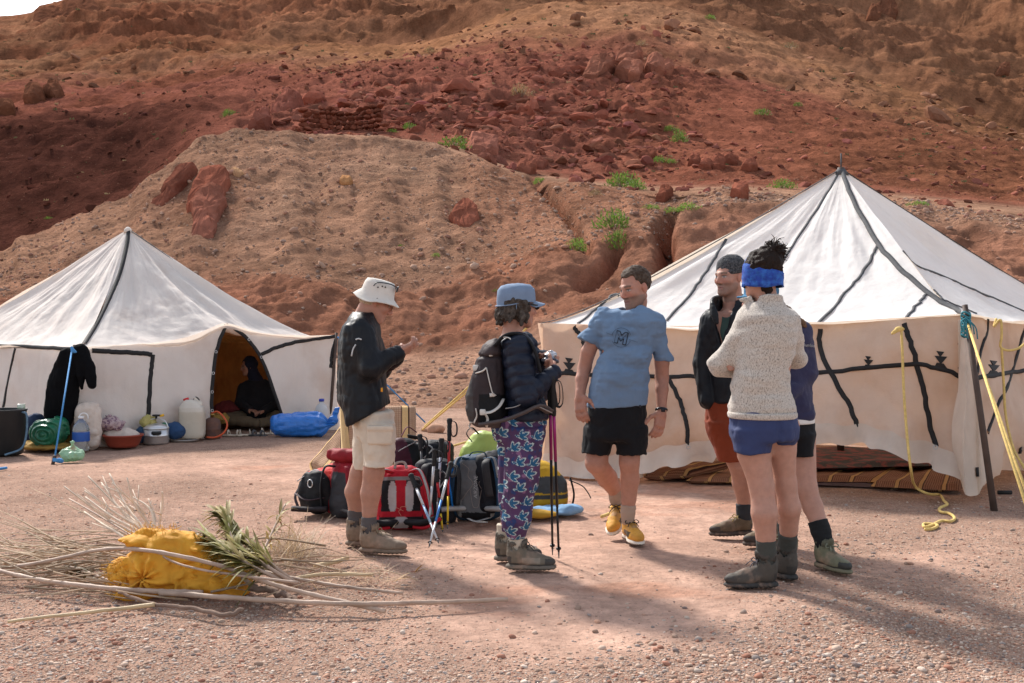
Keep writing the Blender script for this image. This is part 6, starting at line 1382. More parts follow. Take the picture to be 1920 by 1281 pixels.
B = Body(); B.loft([St(780, 1414, 1526, 0.165, 0.02), St(793, 1416, 1526, 0.166, 0.02)], rd=0.006); cloth('undershirt', B, fabric('white_tee', (0.66, 0.64, 0.62)), pF, 0.007)
B = Body(); B.loft([St(788, 1418, 1526, 0.155, 0.02), St(820, 1416, 1527, 0.16, 0.02)], rd=0.02, k=0.03); B.loft([St(812, 1474, 1527, 0.11, -0.01), St(856, 1482, 1525, 0.10, -0.03)], rd=0.004, k=0.03); B.loft([St(812, 1418, 1474, 0.11, 0.04), St(856, 1430, 1478, 0.10, 0.04)], rd=0.004, k=0.03); B.noise = folds(0.008, (10, 10, 8), 53, 0.5)
cloth('shorts', B, M_BS, pF)
M_SKF = fabric('black_sock', (0.016, 0.017, 0.018)); FS = ((0.155, 0.150, 0.095), (0.045, 0.045, 0.04), (0.17, 0.155, 0.10), (0.20, 0.21, 0.15))
sock(pF, J(1533, 976, -0.13), AR - [0, 0, 0.03], 0.052, 0.048, M_SKF); sock(pF, J(1474, 980, 0.035), AL - [0, 0, 0.03], 0.046, 0.042, M_SKF)
shoe(pF, heel_of(AR, (0.42, -0.90)), (0.42, -0.90), 0.262, 0.142, *FS, 'boot'); shoe(pF, heel_of(AL, (-0.8, -0.6)), (-0.8, -0.6), 0.262, 0.142, *FS, 'boot')
B = Body(); B.ell(hd.w(0, -0.016, 0.050), (0.086, 0.104, 0.086), hd.R, 0.01); B.plane(hd.w(0, 0, 0.012), hd.R @ np.array([0, 0.1, -1.0])); B.box(hd.w(0, 0.095, 0.020), (0.06, 0.025, 0.006), hd.R, 0.004, 0.02); cloth('cap', B, fabric('teal_blue_cap', (0.045, 0.145, 0.25)), pF, 0.006)
B = Body(); B.ell(hd.w(0, -0.03, 0.0), (0.085, 0.088, 0.09), hd.R, 0.01); B.chain([hd.w(0.02, -0.10, -0.02), J(1478, 585, -0.06), J(1500, 602, -0.10), J(1512, 618, -0.10)], [0.035, 0.030, 0.022, 0.008], 0.03); B.plane(hd.w(0, 0.04, 0), hd.R @ np.array([0, 1.0, 0.0])); B.noise = folds(0.012, (40, 40, 40), 4, 0.8); cloth('hair', B, mat('light_brown_hair', (0.15, 0.085, 0.05), var=0.4, vscale=60, bump=0.6, bscale=140), pF, 0.005)
# small sleeve lettering
cu = bpy.data.curves.new('sleeve_lettering', 'FONT'); cu.body = 'Columbia'; cu.size = 0.026; cu.extrude = 0.0006; cu.align_x = 'CENTER'
dg = bpy.context.evaluated_depsgraph_get(); to = bpy.data.objects.new('tmp', cu); C.objects.link(to); bpy.context.view_layer.update(); me = bpy.data.meshes.new_from_object(to.evaluated_get(bpy.context.evaluated_depsgraph_get())); bpy.data.objects.remove(to)
v = np.empty(len(me.vertices) * 3, np.float32); me.vertices.foreach_get('co', v); v = v.reshape(-1, 3)
nV = np.empty(len(nf.data.vertices) * 3, np.float32); nf.data.vertices.foreach_get('co', nV); nV = nV.reshape(-1, 3); nu_, nv_ = proj(nV)
c = J(1513, 650); out_ = []
for a in v:
    q = c + np.array([a[0] * 0.9, 0, a[1] - 0.08 * a[0]]); uu, vv2 = proj(q); k_ = np.argsort((nu_ - uu) ** 2 + (nv_ - vv2) ** 2 + np.where(nV[:, 1] < d0 + 0.03, 0, 1e5))[:5]; out_.append(P(uu, vv2, nV[k_, 1].min() - 0.003))
me.vertices.foreach_set('co', np.array(out_, np.float32).ravel()); me.name = 'sleeve_lettering'
sub('sleeve_lettering', me, mat('white_thread', (0.7, 0.7, 0.7), bump=0), nf)['kind'] = 'stuff'

# ---------------------------------------------------------------- G: seated figure inside the kitchen tent
d0 = 14.7; px, J, St = pc(d0)
pG = thing('person', 'person in black with a dark hood sitting cross-legged in the shadow of the tent doorway', 'person', (J(485, 800)[0], d0, 0.03))
hd = Head(J(466, 688, 0.0), (-0.85, -0.5, -0.1), (0, 0, 1), 1.0)
B = Body(); hd.add(B); B.cone(J(472, 700), J(480, 722), 0.055, 0.06, 0.03); B.loft([St(724, 450, 512, 0.12), St(750, 448, 518, 0.14), St(780, 452, 520, 0.15)], k=0.05)
B.chain([J(456, 728, -0.05), J(448, 755, -0.12), J(468, 768, -0.3)], [0.05, 0.042, 0.028], 0.04); B.chain([J(508, 728), J(520, 756, -0.08), J(496, 770, -0.28)], [0.05, 0.042, 0.028], 0.04)
hand(B, J(468, 768, -0.3), (0.8, -0.4, -0.2), (0, 0, -1), (0, -1, 0.2), 1, 0.5); hand(B, J(496, 770, -0.28), (-0.8, -0.4, -0.2), (0, 0, -1), (0, -1, 0.2), 1, 0.5)
B.chain([J(470, 780), J(430, 785, -0.3), J(480, 792, -0.45)], [0.085, 0.06, 0.04], 0.04); B.chain([J(500, 780), J(532, 785, -0.3), J(476, 794, -0.38)], [0.085, 0.06, 0.04], 0.04)
skin_mesh(B, hd, SKIN3, pG, h=0.008)
B = Body(); B.loft([St(712, 460, 500, 0.10), St(728, 446, 520, 0.16), St(755, 443, 524, 0.18), St(788, 446, 526, 0.19)], rd=0.02); B.chain([J(456, 728, -0.05), J(448, 755, -0.12), J(468, 768, -0.3)], [0.08, 0.066, 0.05], 0.04); B.chain([J(508, 728), J(520, 756, -0.08), J(496, 770, -0.28)], [0.08, 0.066, 0.05], 0.04); B.noise = folds(0.015, (8, 8, 8), 61, 0.6); cloth('coat', B, fabric('black_wool', (0.014, 0.013, 0.015)), pG, 0.01)
B = Body(); B.ell(hd.w(0, -0.022, 0.03), (0.10, 0.11, 0.12), hd.R, 0.01); B.cone(J(474, 700), J(484, 722), 0.08, 0.11, 0.04); B.ell(hd.w(0, 0.09, -0.01), (0.066, 0.09, 0.10), hd.R, 0.02, neg=True); B.noise = folds(0.010, (14, 14, 14), 62, 0.6); cloth('hood', B, fabric('dark_blue_scarf', (0.016, 0.016, 0.03)), pG, 0.009)
B = Body(); B.chain([J(470, 782), J(428, 786, -0.3), J(480, 793, -0.45)], [0.11, 0.085, 0.06], 0.04); B.chain([J(500, 782), J(534, 786, -0.3), J(476, 795, -0.38)], [0.11, 0.085, 0.06], 0.04); B.noise = folds(0.012, (9, 9, 9), 63, 0.6); cloth('trousers', B, fabric('khaki_trousers', (0.13, 0.095, 0.06)), pG, 0.01)
# ================================================================== kitchen gear along the left tent
def wd(u):
    """distance of the kitchen tent's door wall in column u"""
    ss = np.linspace(0, 1, 200); q = TN + (TR - TN) * ss[:, None]; uu, _ = proj(q); return float(np.interp(u, uu, q[:, 1]))
def blob(name, Bd, m, label, cat, parent=None, h=0.008, group=None, colf=None):
    V, F = Bd.mesh(h); o = mk(name, V, F, m, parent, True, colf(V) if colf else None)
    return tag(o, label, cat, group) if label else o
def org(g): return (float(g[0]), float(g[1]), 0.0)
# rubber bucket
g = G(2, 852); r_ = 46 / FPX * g[1]; hgt = 0.49
t = thing('bucket', 'large black rubber bucket with a blue rope handle beside the kitchen tent', 'bucket', org(g))
mb = MB(); mb.lathe([(0, 0.0), (r_ * 0.78, 0.0), (r_ * 0.84, 0.02), (r_ * 0.96, hgt - 0.03), (r_, hgt - 0.012), (r_, hgt), (r_ * 0.95, hgt), (r_ * 0.90, hgt - 0.06), (r_ * 0.76, 0.04), (0, 0.03)], g, 40); mb.build('pail', mat('black_rubber', (0.016, 0.016, 0.017), rough=0.6, var=0.2, bump=0.3, bscale=30), t)
mb = MB(); mb.tube(catmull([g + [r_ * 0.95, -0.05, hgt - 0.03], g + [r_ * 1.15, -0.06, hgt - 0.06], g + [r_ * 1.18, -0.08, hgt * 0.5], g + [r_ * 1.05, -0.12, 0.08], g + [r_ * 0.6, -0.25, 0.02]], 24), 0.012, 7); mb.build('handle', mat('faded_blue_rope', (0.10, 0.17, 0.24), var=0.3, vscale=30), t)
B = Body(); c = P(40, 762, 11.6); B.box(c, (0.045, 0.02, 0.03), rotz(0.3), 0.01); B.noise = folds(0.012, (18, 18, 18), 3, 0.6); blob('packet', B, mat('green_white_foil', (0.35, 0.45, 0.30), col2=(0.6, 0.62, 0.55), mscale=20, rough=0.5), 'small green and white packet lying on the bucket rim', 'packet', h=0.006)
# bags and sacks
def sack(name, label, cat, ul, ur, vt, vb, d, b, m, sd_, amp=0.02, sc=(9, 9, 9), top=0.8, sharp=0.65, lean=0):
    B = Body(); n = 6; st = []
    for i in range(n):
        t = i / (n - 1); k = [0.80, 1.0, 1.03, 1.0, 0.92, top][i]; v = vb + (vt - vb) * t; c = (ul + ur) / 2 + lean * t; st.append((P(c, v, d), (ur - ul) / 2 * k * d / FPX, b * k))
    B.loft(st, rd=min(b, (ur - ul) / 2 * d / FPX) * 0.45, ex=2.3); B.noise = folds(amp, sc, sd_, sharp); return blob(name, B, m, label, cat, h=0.008)
M_SACK = fabric('white_woven_sack', (0.58, 0.49, 0.42), rough=0.7, bump=0.5, bscale=20)
def ring_folds(c, amp, fr):
    c = np.asarray(c); return lambda p: amp * np.sin(np.linalg.norm((p - c) * [1, 0.3, 1.15], axis=1) * fr + 3 * fbm(p * 6, 2)) + folds(0.012, (11, 11, 11), 4, 0.6)(p)
B = Body(); c = P(92, 812, 12.0); B.ell(c, (0.21, 0.18, 0.165), None, 0.02); B.ell(P(110, 795, 12.0), (0.10, 0.10, 0.07), None, 0.05); B.noise = ring_folds(c + [0, -0.18, 0], 0.010, 95); blob('plastic_bundle', B, mat('green_plastic', (0.012, 0.13, 0.065), rough=0.35, spec=0.5, var=0.3, bump=0.4, bscale=14, bdist=0.02), 'rolled bundle of dark green plastic bags beside the black bucket', 'bundle', h=0.007)
B = Body(); B.ell(G(92, 842) + [0, 0.02, 0.03], (0.32, 0.24, 0.06), None); B.ell(P(131, 808, 12.25), (0.05, 0.10, 0.17), None, 0.06); B.noise = folds(0.025, (8, 8, 8), 5, 0.7); B.plane((0, 0, 0.0), (0, 0, -1)); blob('yellow_tarp', B, fabric('ochre_tarp', (0.36, 0.215, 0.055)), 'crumpled ochre cloth spread under the green plastic bundle', 'cloth')
B = Body(); B.ell(P(66, 800, 12.35), (0.14, 0.12, 0.16), None); B.ell(P(60, 825, 12.4), (0.14, 0.12, 0.12), None, 0.05); B.noise = folds(0.022, (9, 9, 9), 6, 0.7); blob('blue_bag', B, fabric('navy_bag_cloth', (0.02, 0.035, 0.075)), 'dark blue bag slumped behind the green plastic bundle', 'bag')
sack('sack', 'tall off-white woven sack standing open behind the water bottle', 'sack', 143, 192, 753, 842, wd(168) - 0.24, 0.13, M_SACK, 7, 0.02, top=0.7, lean=-4)
B = Body(); B.loft([(P(225, 818, wd(225) - 0.22) + [-0.23, 0, 0], 0.05, 0.04), (P(225, 818, wd(225) - 0.22) + [-0.1, 0, 0], 0.13, 0.10), (P(225, 818, wd(225) - 0.22) + [0.1, 0, 0], 0.13, 0.10), (P(225, 818, wd(225) - 0.22) + [0.23, 0, 0], 0.06, 0.05)], axis=(np.array([1.0, 0, 0]), np.array([0, 1.0, 0]), np.array([0, 0, 1.0])), rd=0.04); B.noise = folds(0.016, (9, 9, 9), 8, 0.6); blob('sack', B, M_SACK, 'off-white woven sack lying flat behind the red basin', 'sack')
B = Body(); B.ell(P(207, 797, wd(207) - 0.18), (0.17, 0.12, 0.09), None); B.noise = folds(0.03, (13, 13, 13), 9, 0.7); blob('patterned_cloth', B, mat('lilac_print', (0.42, 0.31, 0.31), col2=(0.16, 0.09, 0.13), mscale=26, mlo=0.5, mhi=0.56), 'heap of lilac patterned cloth on top of the sacks', 'cloth')
# water bottle
M_PET = mat('clear_plastic', (0.80, 0.84, 0.86), rough=0.12, trans=0.85, var=0.0, bump=0.2, bscale=20, bdist=0.01)
g = G(152, 845); s_ = g[1] / FPX; t = thing('water_bottle', 'big clear plastic water bottle with a blue label in front of the sacks', 'bottle', org(g))
rb = 15.2 * s_; hb = 66 * s_; prof = [(0, 0.004), (rb * 0.9, 0.0), (rb, 0.015)] + [(rb * (1 - 0.04 * (i % 2)), 0.015 + i * hb * 0.055) for i in range(1, 12)] + [(rb * 0.85, hb * 0.72), (rb * 0.5, hb * 0.84), (rb * 0.30, hb * 0.88), (rb * 0.28, hb * 0.93), (0, hb * 0.93)]
mb = MB(); mb.lathe(prof, g, 30); mb.build('bottle', M_PET, t); mb = MB(); mb.lathe([(rb * 1.02, hb * 0.27), (rb * 1.025, hb * 0.28), (rb * 1.025, hb * 0.52), (rb * 1.02, hb * 0.53)], g, 30); mb.build('label', mat('blue_label', (0.02, 0.085, 0.34), rough=0.4, col2=(0.5, 0.55, 0.65), mscale=16, mlo=0.66, mhi=0.7), t)
mb = MB(); mb.lathe([(0, 0), (rb * 0.34, 0), (rb * 0.34, 0.025), (0, 0.028)], g + [0, 0, hb * 0.91], 16); mb.build('cap', mat('white_plastic', (0.75, 0.75, 0.75), rough=0.4), t)
th = np.linspace(-0.3, np.pi + 0.3, 14); mb = MB(); mb.tube(np.array([g + [rb * 0.55 * math.cos(a) + 0.03, 0, hb * 0.94 + 0.05 * math.sin(a)] for a in th]), 0.007, 6); mb.build('handle', mat('white_plastic'), t)
# carrier bag
B = Body(); c = G(131, 866) + [0, 0.06, 0.06]; B.ell(c + [0.0, 0, 0], (0.125, 0.10, 0.072), None); B.cone(c + [-0.005, 0, 0.03], c + [0.0, 0, 0.12], 0.05, 0.015, 0.04); B.ell(c + [0.0, 0.0, 0.135], (0.03, 0.02, 0.022), None, 0.02); B.plane((0, 0, 0.002), (0, 0, -1)); B.noise = folds(0.018, (15, 15, 15), 11, 0.75)
blob('carrier_bag', B, mat('pale_green_film', (0.36, 0.56, 0.38), rough=0.35, transl=0.35, var=0.15, spec=0.5, col2=(0.45, 0.22, 0.12), mscale=7, mlo=0.58, mhi=0.68), 'knotted pale green plastic carrier bag on the ground beside the blue guy rope', 'bag', h=0.006)
# basin
g = G(231, 838); s_ = g[1] / FPX; R_ = 37 * s_; hb = 0.145; mb = MB(); mb.lathe([(0, 0.0), (R_ * 0.66, 0.0), (R_ * 0.78, 0.03), (R_ * 0.93, hb * 0.85), (R_, hb * 0.88), (R_ * 1.01, hb), (R_ * 0.94, hb), (R_ * 0.74, 0.04), (R_ * 0.6, 0.015), (0, 0.012)], g, 44)
tag(mb.build('basin', mat('terracotta_plastic', (0.27, 0.05, 0.028), rough=0.45, var=0.08)), 'wide terracotta red plastic basin on the gravel', 'basin')
# pressure cooker
g = G(293, 832); s_ = g[1] / FPX; R_ = 23 * s_; M_ALU = mat('dull_aluminium', (0.62, 0.62, 0.62), rough=0.35, metal=0.85, var=0.15, vscale=9, bump=0.15, bscale=30)
t = thing('pressure_cooker', 'dull aluminium pressure cooker with a bridge handle on its lid', 'pot', org(g)); hb = 27 * s_
mb = MB(); mb.lathe([(0, 0), (R_ * 0.92, 0), (R_, 0.02), (R_, hb * 0.55), (R_ * 1.015, hb * 0.57), (R_ * 1.015, hb * 0.60), (R_, hb * 0.62), (R_, hb), (0, hb)], g, 36); mb.build('pot', M_ALU, t)
mb = MB(); mb.lathe([(R_ * 0.98, hb + 0.002), (R_ * 1.04, hb + 0.008), (R_ * 1.03, hb + 0.022), (R_ * 0.7, hb + 0.055), (R_ * 0.3, hb + 0.072), (0, hb + 0.075)], g, 36); lid = mb.build('lid', M_ALU, t)
mb = MB(); mb.tube(catmull([g + [-R_ * 1.02, 0, hb + 0.01], g + [-R_ * 0.7, 0, hb + 0.10], g + [0, 0, hb + 0.125], g + [R_ * 0.7, 0, hb + 0.10], g + [R_ * 1.02, 0, hb + 0.01]], 18), 0.011, 7, flat=0.6); mb.build('bridge_handle', M_ALU, t)
mb = MB(); mb.lathe([(0, 0), (0.012, 0), (0.012, 0.03), (0.045, 0.035), (0.045, 0.055), (0, 0.058)], g + [0, 0, hb + 0.12], 16); mb.build('knob', mat('black_bakelite', (0.012, 0.012, 0.013), rough=0.35), t); mb = MB(); mb.tube([g + [0.045, 0, hb + 0.155], g + [0.09, 0, hb + 0.17]], [0.012, 0.016], 8); mb.build('knob_tip', mat('yellow_plastic', (0.72, 0.40, 0.02), rough=0.4), t)
mb = MB(); mb.box(g + [R_ * 0.35, -R_ * 1.02, hb * 0.82], (0.055, 0.03, 0.02), rotz(0.2), bev=0.008); mb.build('grip', mat('black_bakelite'), t)
B = Body(); B.ell(P(277, 792, wd(277) - 0.16), (0.10, 0.08, 0.085), None); B.noise = folds(0.024, (15, 15, 15), 13, 0.7); blob('yellow_bag', B, mat('yellow_film', (0.52, 0.45, 0.16), transl=0.25, rough=0.5), 'crumpled yellow plastic bag behind the pressure cooker', 'bag', h=0.007)
B = Body(); B.ell(P(264, 815, wd(264) - 0.16), (0.07, 0.08, 0.10), None); B.noise = folds(0.015, (12, 12, 12), 14, 0.7); blob('blue_cloth', B, fabric('dark_blue_cloth', (0.03, 0.06, 0.11)), 'dark blue cloth between the basin and the pressure cooker', 'cloth')
mb = MB(); q = P(309, 800, wd(309) - 0.14); mb.lathe([(0, 0), (0.06, 0), (0.055, 0.03), (0.02, 0.05), (0, 0.05)], q, 18); tag(mb.build('green_lid', mat('green_lid_plastic', (0.02, 0.16, 0.08), rough=0.4)), 'dark green plastic lid on the blue bundle', 'lid')
B = Body(); c = P(329, 808, wd(329) - 0.2); B.ell(c, (0.135, 0.12, 0.10), None); B.noise = folds(0.016, (10, 10, 10), 15, 0.6); blob('blue_bundle', B, fabric('denim_blue_cloth', (0.028, 0.065, 0.15)), 'denim blue cloth bundle between the pressure cooker and the jerrycan', 'bundle')
# jerrycan
d = wd(361) - 0.24; t = thing('jerrycan', 'tall translucent white jerrycan with a red cap, half full', 'jerrycan', org(P(361, 822, d)))
s_ = d / FPX; c = lambda u, v: P(u, v, d); B = Body(); B.loft([(c(361, 822) + [0, 0, 0.0], 21 * s_, 0.11), (c(361, 815), 23.5 * s_, 0.125), (c(361, 775), 23.5 * s_, 0.125), (c(360, 764), 22 * s_, 0.12), (c(358, 754), 14 * s_, 0.09), (c(356, 749), 8 * s_, 0.06)], rd=0.02, ex=3.0); B.cone(c(366, 747), c(378, 757), 0.018, 0.018, 0.02); B.noise = folds(0.006, (7, 7, 9), 16, 0.3)
V, F = B.mesh(0.007); wl_ = V[:, 2] < Z(772, d); col = np.where(wl_[:, None], np.array([0.66, 0.60, 0.50]), np.array([0.76, 0.71, 0.63])); mk('can', V, F, mat('milky_plastic', vcol=True, rough=0.4, var=0.07, vscale=6, transl=0.3, tcol=(0.75, 0.66, 0.52)), t, True, col)
mb = MB(); mb.lathe([(0, 0), (0.034, 0), (0.034, 0.035), (0, 0.038)], c(350, 752) - [0, 0.0, 0], 16, frame((0.1, 1, 0), (-0.35, 0, 1))); mb.build('cap', mat('red_plastic', (0.55, 0.03, 0.03), rough=0.4), t)
mb = MB(); mb.tube(catmull([c(363, 750), c(367, 745), c(373, 750), c(371, 756)], 12), 0.010, 7); mb.build('handle', mat('dark_strap', (0.05, 0.045, 0.04)), t)
g = G(346, 827); mb = MB(); mb.lathe([(0, 0.008), (0.15, 0.008), (0.165, 0.02), (0.19, 0.026), (0.188, 0.020), (0.165, 0.0), (0, 0.0)], g, 36); tag(mb.build('tray', M_ALU), 'round shiny metal tray lying on the gravel before the jerrycan', 'tray')
# gas bottle with hose
g = P(398, 817, wd(398) - 0.2) * [1, 1, 0]; t = thing('gas_bottle', 'small rusty brown gas bottle with an orange hose beside the tent doorway', 'gas bottle', org(g)); mb = MB(); mb.lathe([(0, 0.0), (0.085, 0.0), (0.10, 0.02), (0.104, 0.06), (0.104, 0.12), (0.107, 0.125), (0.104, 0.13), (0.104, 0.19), (0.09, 0.24), (0.05, 0.265), (0.03, 0.27), (0, 0.27)], g, 28); mb.build('cylinder', mat('rusty_paint', (0.10, 0.055, 0.045), rough=0.7, col2=(0.16, 0.075, 0.05), mscale=9, bump=0.3), t)
mb = MB(); mb.lathe([(0.02, 0.26), (0.02, 0.30), (0.03, 0.30), (0.03, 0.315), (0, 0.316)], g, 12); mb.build('valve', mat('brass', (0.45, 0.3, 0.1), metal=0.8, rough=0.4), t)
q = [P(u, v, wd(398) - 0.25 - 0.12 * k) for (u, v, k) in ((397, 775, 0), (408, 772, 0.3), (421, 784, 1), (426, 798, 1.3), (419, 812, 1.6), (404, 820, 1.6), (388, 820, 1.4))]; mb = MB(); mb.tube(catmull(q, 30), 0.011, 7); mb.build('hose', mat('orange_hose', (0.52, 0.085, 0.03), rough=0.5), t)
g = G(412, 822); mb = MB(); mb.lathe([(0, 0), (0.026, 0), (0.024, 0.02), (0, 0.022)], g, 14); tag(mb.build('bottle_cap', mat('red_plastic')), 'small red bottle cap on the gravel by the orange hose', 'cap')
# sandals
def sandal(u, v, d, yaw, m1, label):
    g = P(u, v, d) * [1, 1, 0]; t = thing('sandal', label, 'sandal', org(g), 'sandals left at the tent door'); R_ = rotz(yaw); B = Body(); B.loft([(np.array([0, -0.13, 0.016]), 0.03, 0.013), (np.array([0, -0.08, 0.016]), 0.036, 0.015), (np.array([0, 0.0, 0.016]), 0.032, 0.013), (np.array([0, 0.08, 0.016]), 0.046, 0.013), (np.array([0, 0.135, 0.016]), 0.03, 0.012)], axis=(np.array([0, 1.0, 0]), np.array([1.0, 0, 0]), np.array([0, 0, 1.0])), rd=0.01); V, F = B.mesh(0.006); mk('footbed', V @ R_.T + g, F, m1, t)
    for y in (0.05, -0.07):
        mb = MB(); q = np.array([R_ @ np.array([0.045 * math.cos(a), y + 0.01 * math.sin(a), 0.02 + 0.055 * math.sin(a)]) for a in np.linspace(0, np.pi, 12)]) + g; mb.tube(q, 0.018, 6, flat=0.25, ); mb.build('strap', m1, t)
M_S1 = mat('cream_foam', (0.55, 0.46, 0.36)); M_S2 = mat('grey_foam', (0.07, 0.065, 0.065))
sandal(437, 802, 13.55, 1.5, M_S1, 'cream foam sandal lying beside the orange gas hose'); sandal(459, 803, 13.6, 1.7, M_S1, 'cream foam sandal lying between the hose and the dark sandals'); sandal(484, 806, 13.55, 1.2, M_S2, 'dark grey sandal lying nearest the blue sack'); sandal(500, 803, 13.8, 1.5, M_S1, 'cream foam sandal lying against the blue sack')
B = Body(); B.ell(P(428, 765, 14.6), (0.20, 0.15, 0.10), None); B.noise = folds(0.03, (8, 8, 8), 18, 0.7); blob('red_blanket', B, fabric('dark_red_wool', (0.12, 0.02, 0.02)), 'dark red blanket heaped inside the tent doorway', 'blanket')
B = Body(); B.ell(P(412, 786, 14.3), (0.14, 0.12, 0.08), None); B.noise = folds(0.03, (9, 9, 9), 19, 0.7); blob('ochre_bag', B, fabric('ochre_bag_cloth', (0.36, 0.24, 0.07)), 'ochre cloth bag just inside the tent doorway behind the gas bottle', 'bag')
# blue sack tied at the neck
d = 13.35; B = Body(); c0, c1 = P(524, 797, d), P(612, 795, d); ax = unit(c1 - c0); axx = (ax, np.cross(ax, [0, 0, 1.0]), np.array([0, 0, 1.0]))
B.loft([(P(507, 795, d), 0.06, 0.09), (P(517, 797, d), 0.14, 0.135), (P(545, 798, d), 0.17, 0.150), (P(580, 795, d), 0.18, 0.165), (P(603, 795, d), 0.15, 0.15), (P(616, 796, d), 0.06, 0.07)], axis=axx, rd=0.05); B.cone(P(618, 796, d), P(624, 790, d), 0.03, 0.04, 0.03); B.loft([(P(622, 795, d), 0.05, 0.02), (P(627, 780, d), 0.06, 0.03), (P(632, 764, d), 0.03, 0.02)], rd=0.012); B.plane((0, 0, 0.0), (0, 0, -1))
def radf(p):
    q = p - P(618, 796, d); a = np.arctan2(q[:, 2], q[:, 1]); return 0.016 * np.sin(a * 9 + 2 * fbm(p * 4, 2)) * np.exp(-np.linalg.norm(q, axis=1) / 0.25) + folds(0.016, (7, 7, 11), 21, 0.7)(p)
B.noise = radf; blob('blue_sack', B, mat('bright_blue_plastic', (0.018, 0.15, 0.52), rough=0.38, spec=0.5, var=0.12, bump=0.4, bscale=12, bdist=0.02), 'full bright blue plastic sack tied at the neck lying by the tent corner', 'sack', h=0.007)
d = 14.0; t = thing('water_jug', 'white plastic jug with a blue cap standing behind the blue sack', 'jug', org(P(603, 800, d))); mb = MB(); g = P(603, 800, d); mb.lathe([(0, -0.02), (0.095, -0.02), (0.10, 0.0), (0.10, 0.19), (0.07, 0.27), (0.03, 0.31), (0.03, 0.34), (0, 0.34)], g, 24); mb.build('jug', mat('milky_jug', (0.62, 0.62, 0.62), rough=0.35, transl=0.25), t); mb = MB(); mb.lathe([(0, 0.33), (0.036, 0.33), (0.034, 0.365), (0, 0.368)], g, 14); mb.build('cap', mat('blue_cap_plastic', (0.04, 0.06, 0.35), rough=0.4), t)
# black jacket hung over the tent's corner pole
d = 12.12; B = Body(); c = lambda u, v, dd=0.0: P(u, v, d + dd)
B.loft([(c(133, 650), 0.035, 0.05), (c(133, 658), 0.11, 0.08), (c(130, 680), 0.165, 0.10), (c(118, 730), 0.185, 0.11), (c(112, 765), 0.19, 0.11), (c(110, 790), 0.165, 0.10), (c(112, 797), 0.14, 0.09)], rd=0.03); B.chain([c(150, 660, -0.03), c(166, 690, -0.06), c(170, 708, -0.08), c(172, 722, -0.08)], [0.09, 0.075, 0.06, 0.05], 0.04); B.chain([c(150, 668, -0.05), c(152, 705, -0.09), c(153, 728, -0.08)], [0.07, 0.05, 0.025], 0.03)
B.noise = folds(0.016, (9, 9, 5), 24, 0.65); blob('hanging_jacket', B, fabric('black_fleece', (0.005, 0.005, 0.006), sheen=0.0, spec=0.05), 'black jacket hung over the corner pole of the kitchen tent', 'jacket', h=0.008)
# guy rope and peg
a, b = P(135, 655, 12.0), G(103, 868); mb = MB(); mb.tube([a, b + [0, 0, 0.06]], 0.009, 7); t = thing('guy_rope', 'straight blue guy rope running from the hung jacket down to a peg', 'rope', org(b)); mb.build('rope', M_BROPE, t)
mb = MB(); mb.tube([b + [-0.03, 0, -0.05], b + [0.0, 0, 0.075]], [0.018, 0.020], 8); mb.build('peg', M_POLE, t)
B = Body(); B.chain([a + [0, -0.01, 0.02], a + [0.02, -0.02, -0.02], a + [0.05, -0.02, -0.03]], [0.016, 0.022, 0.014], 0.01); V, F = B.mesh(0.006); mk('knot', V, F, M_BROPE, t); B = Body(); B.chain([b + [0.0, -0.01, 0.03], b + [0.07, -0.02, 0.022]], [0.022, 0.026], 0.01); B.noise = folds(0.008, (30, 30, 30), 2, 0.5); V, F = B.mesh(0.006); mk('rope_coil', V, F, M_BROPE, t)
rope('rope_end', [G(-20, 884) + [0, 0, 0.01], G(-4, 882) + [0, 0, 0.012], G(12, 879) + [0, 0, 0.008]], 0.014, M_BROPE, 'short end of blue rope lying on the gravel before the bucket')

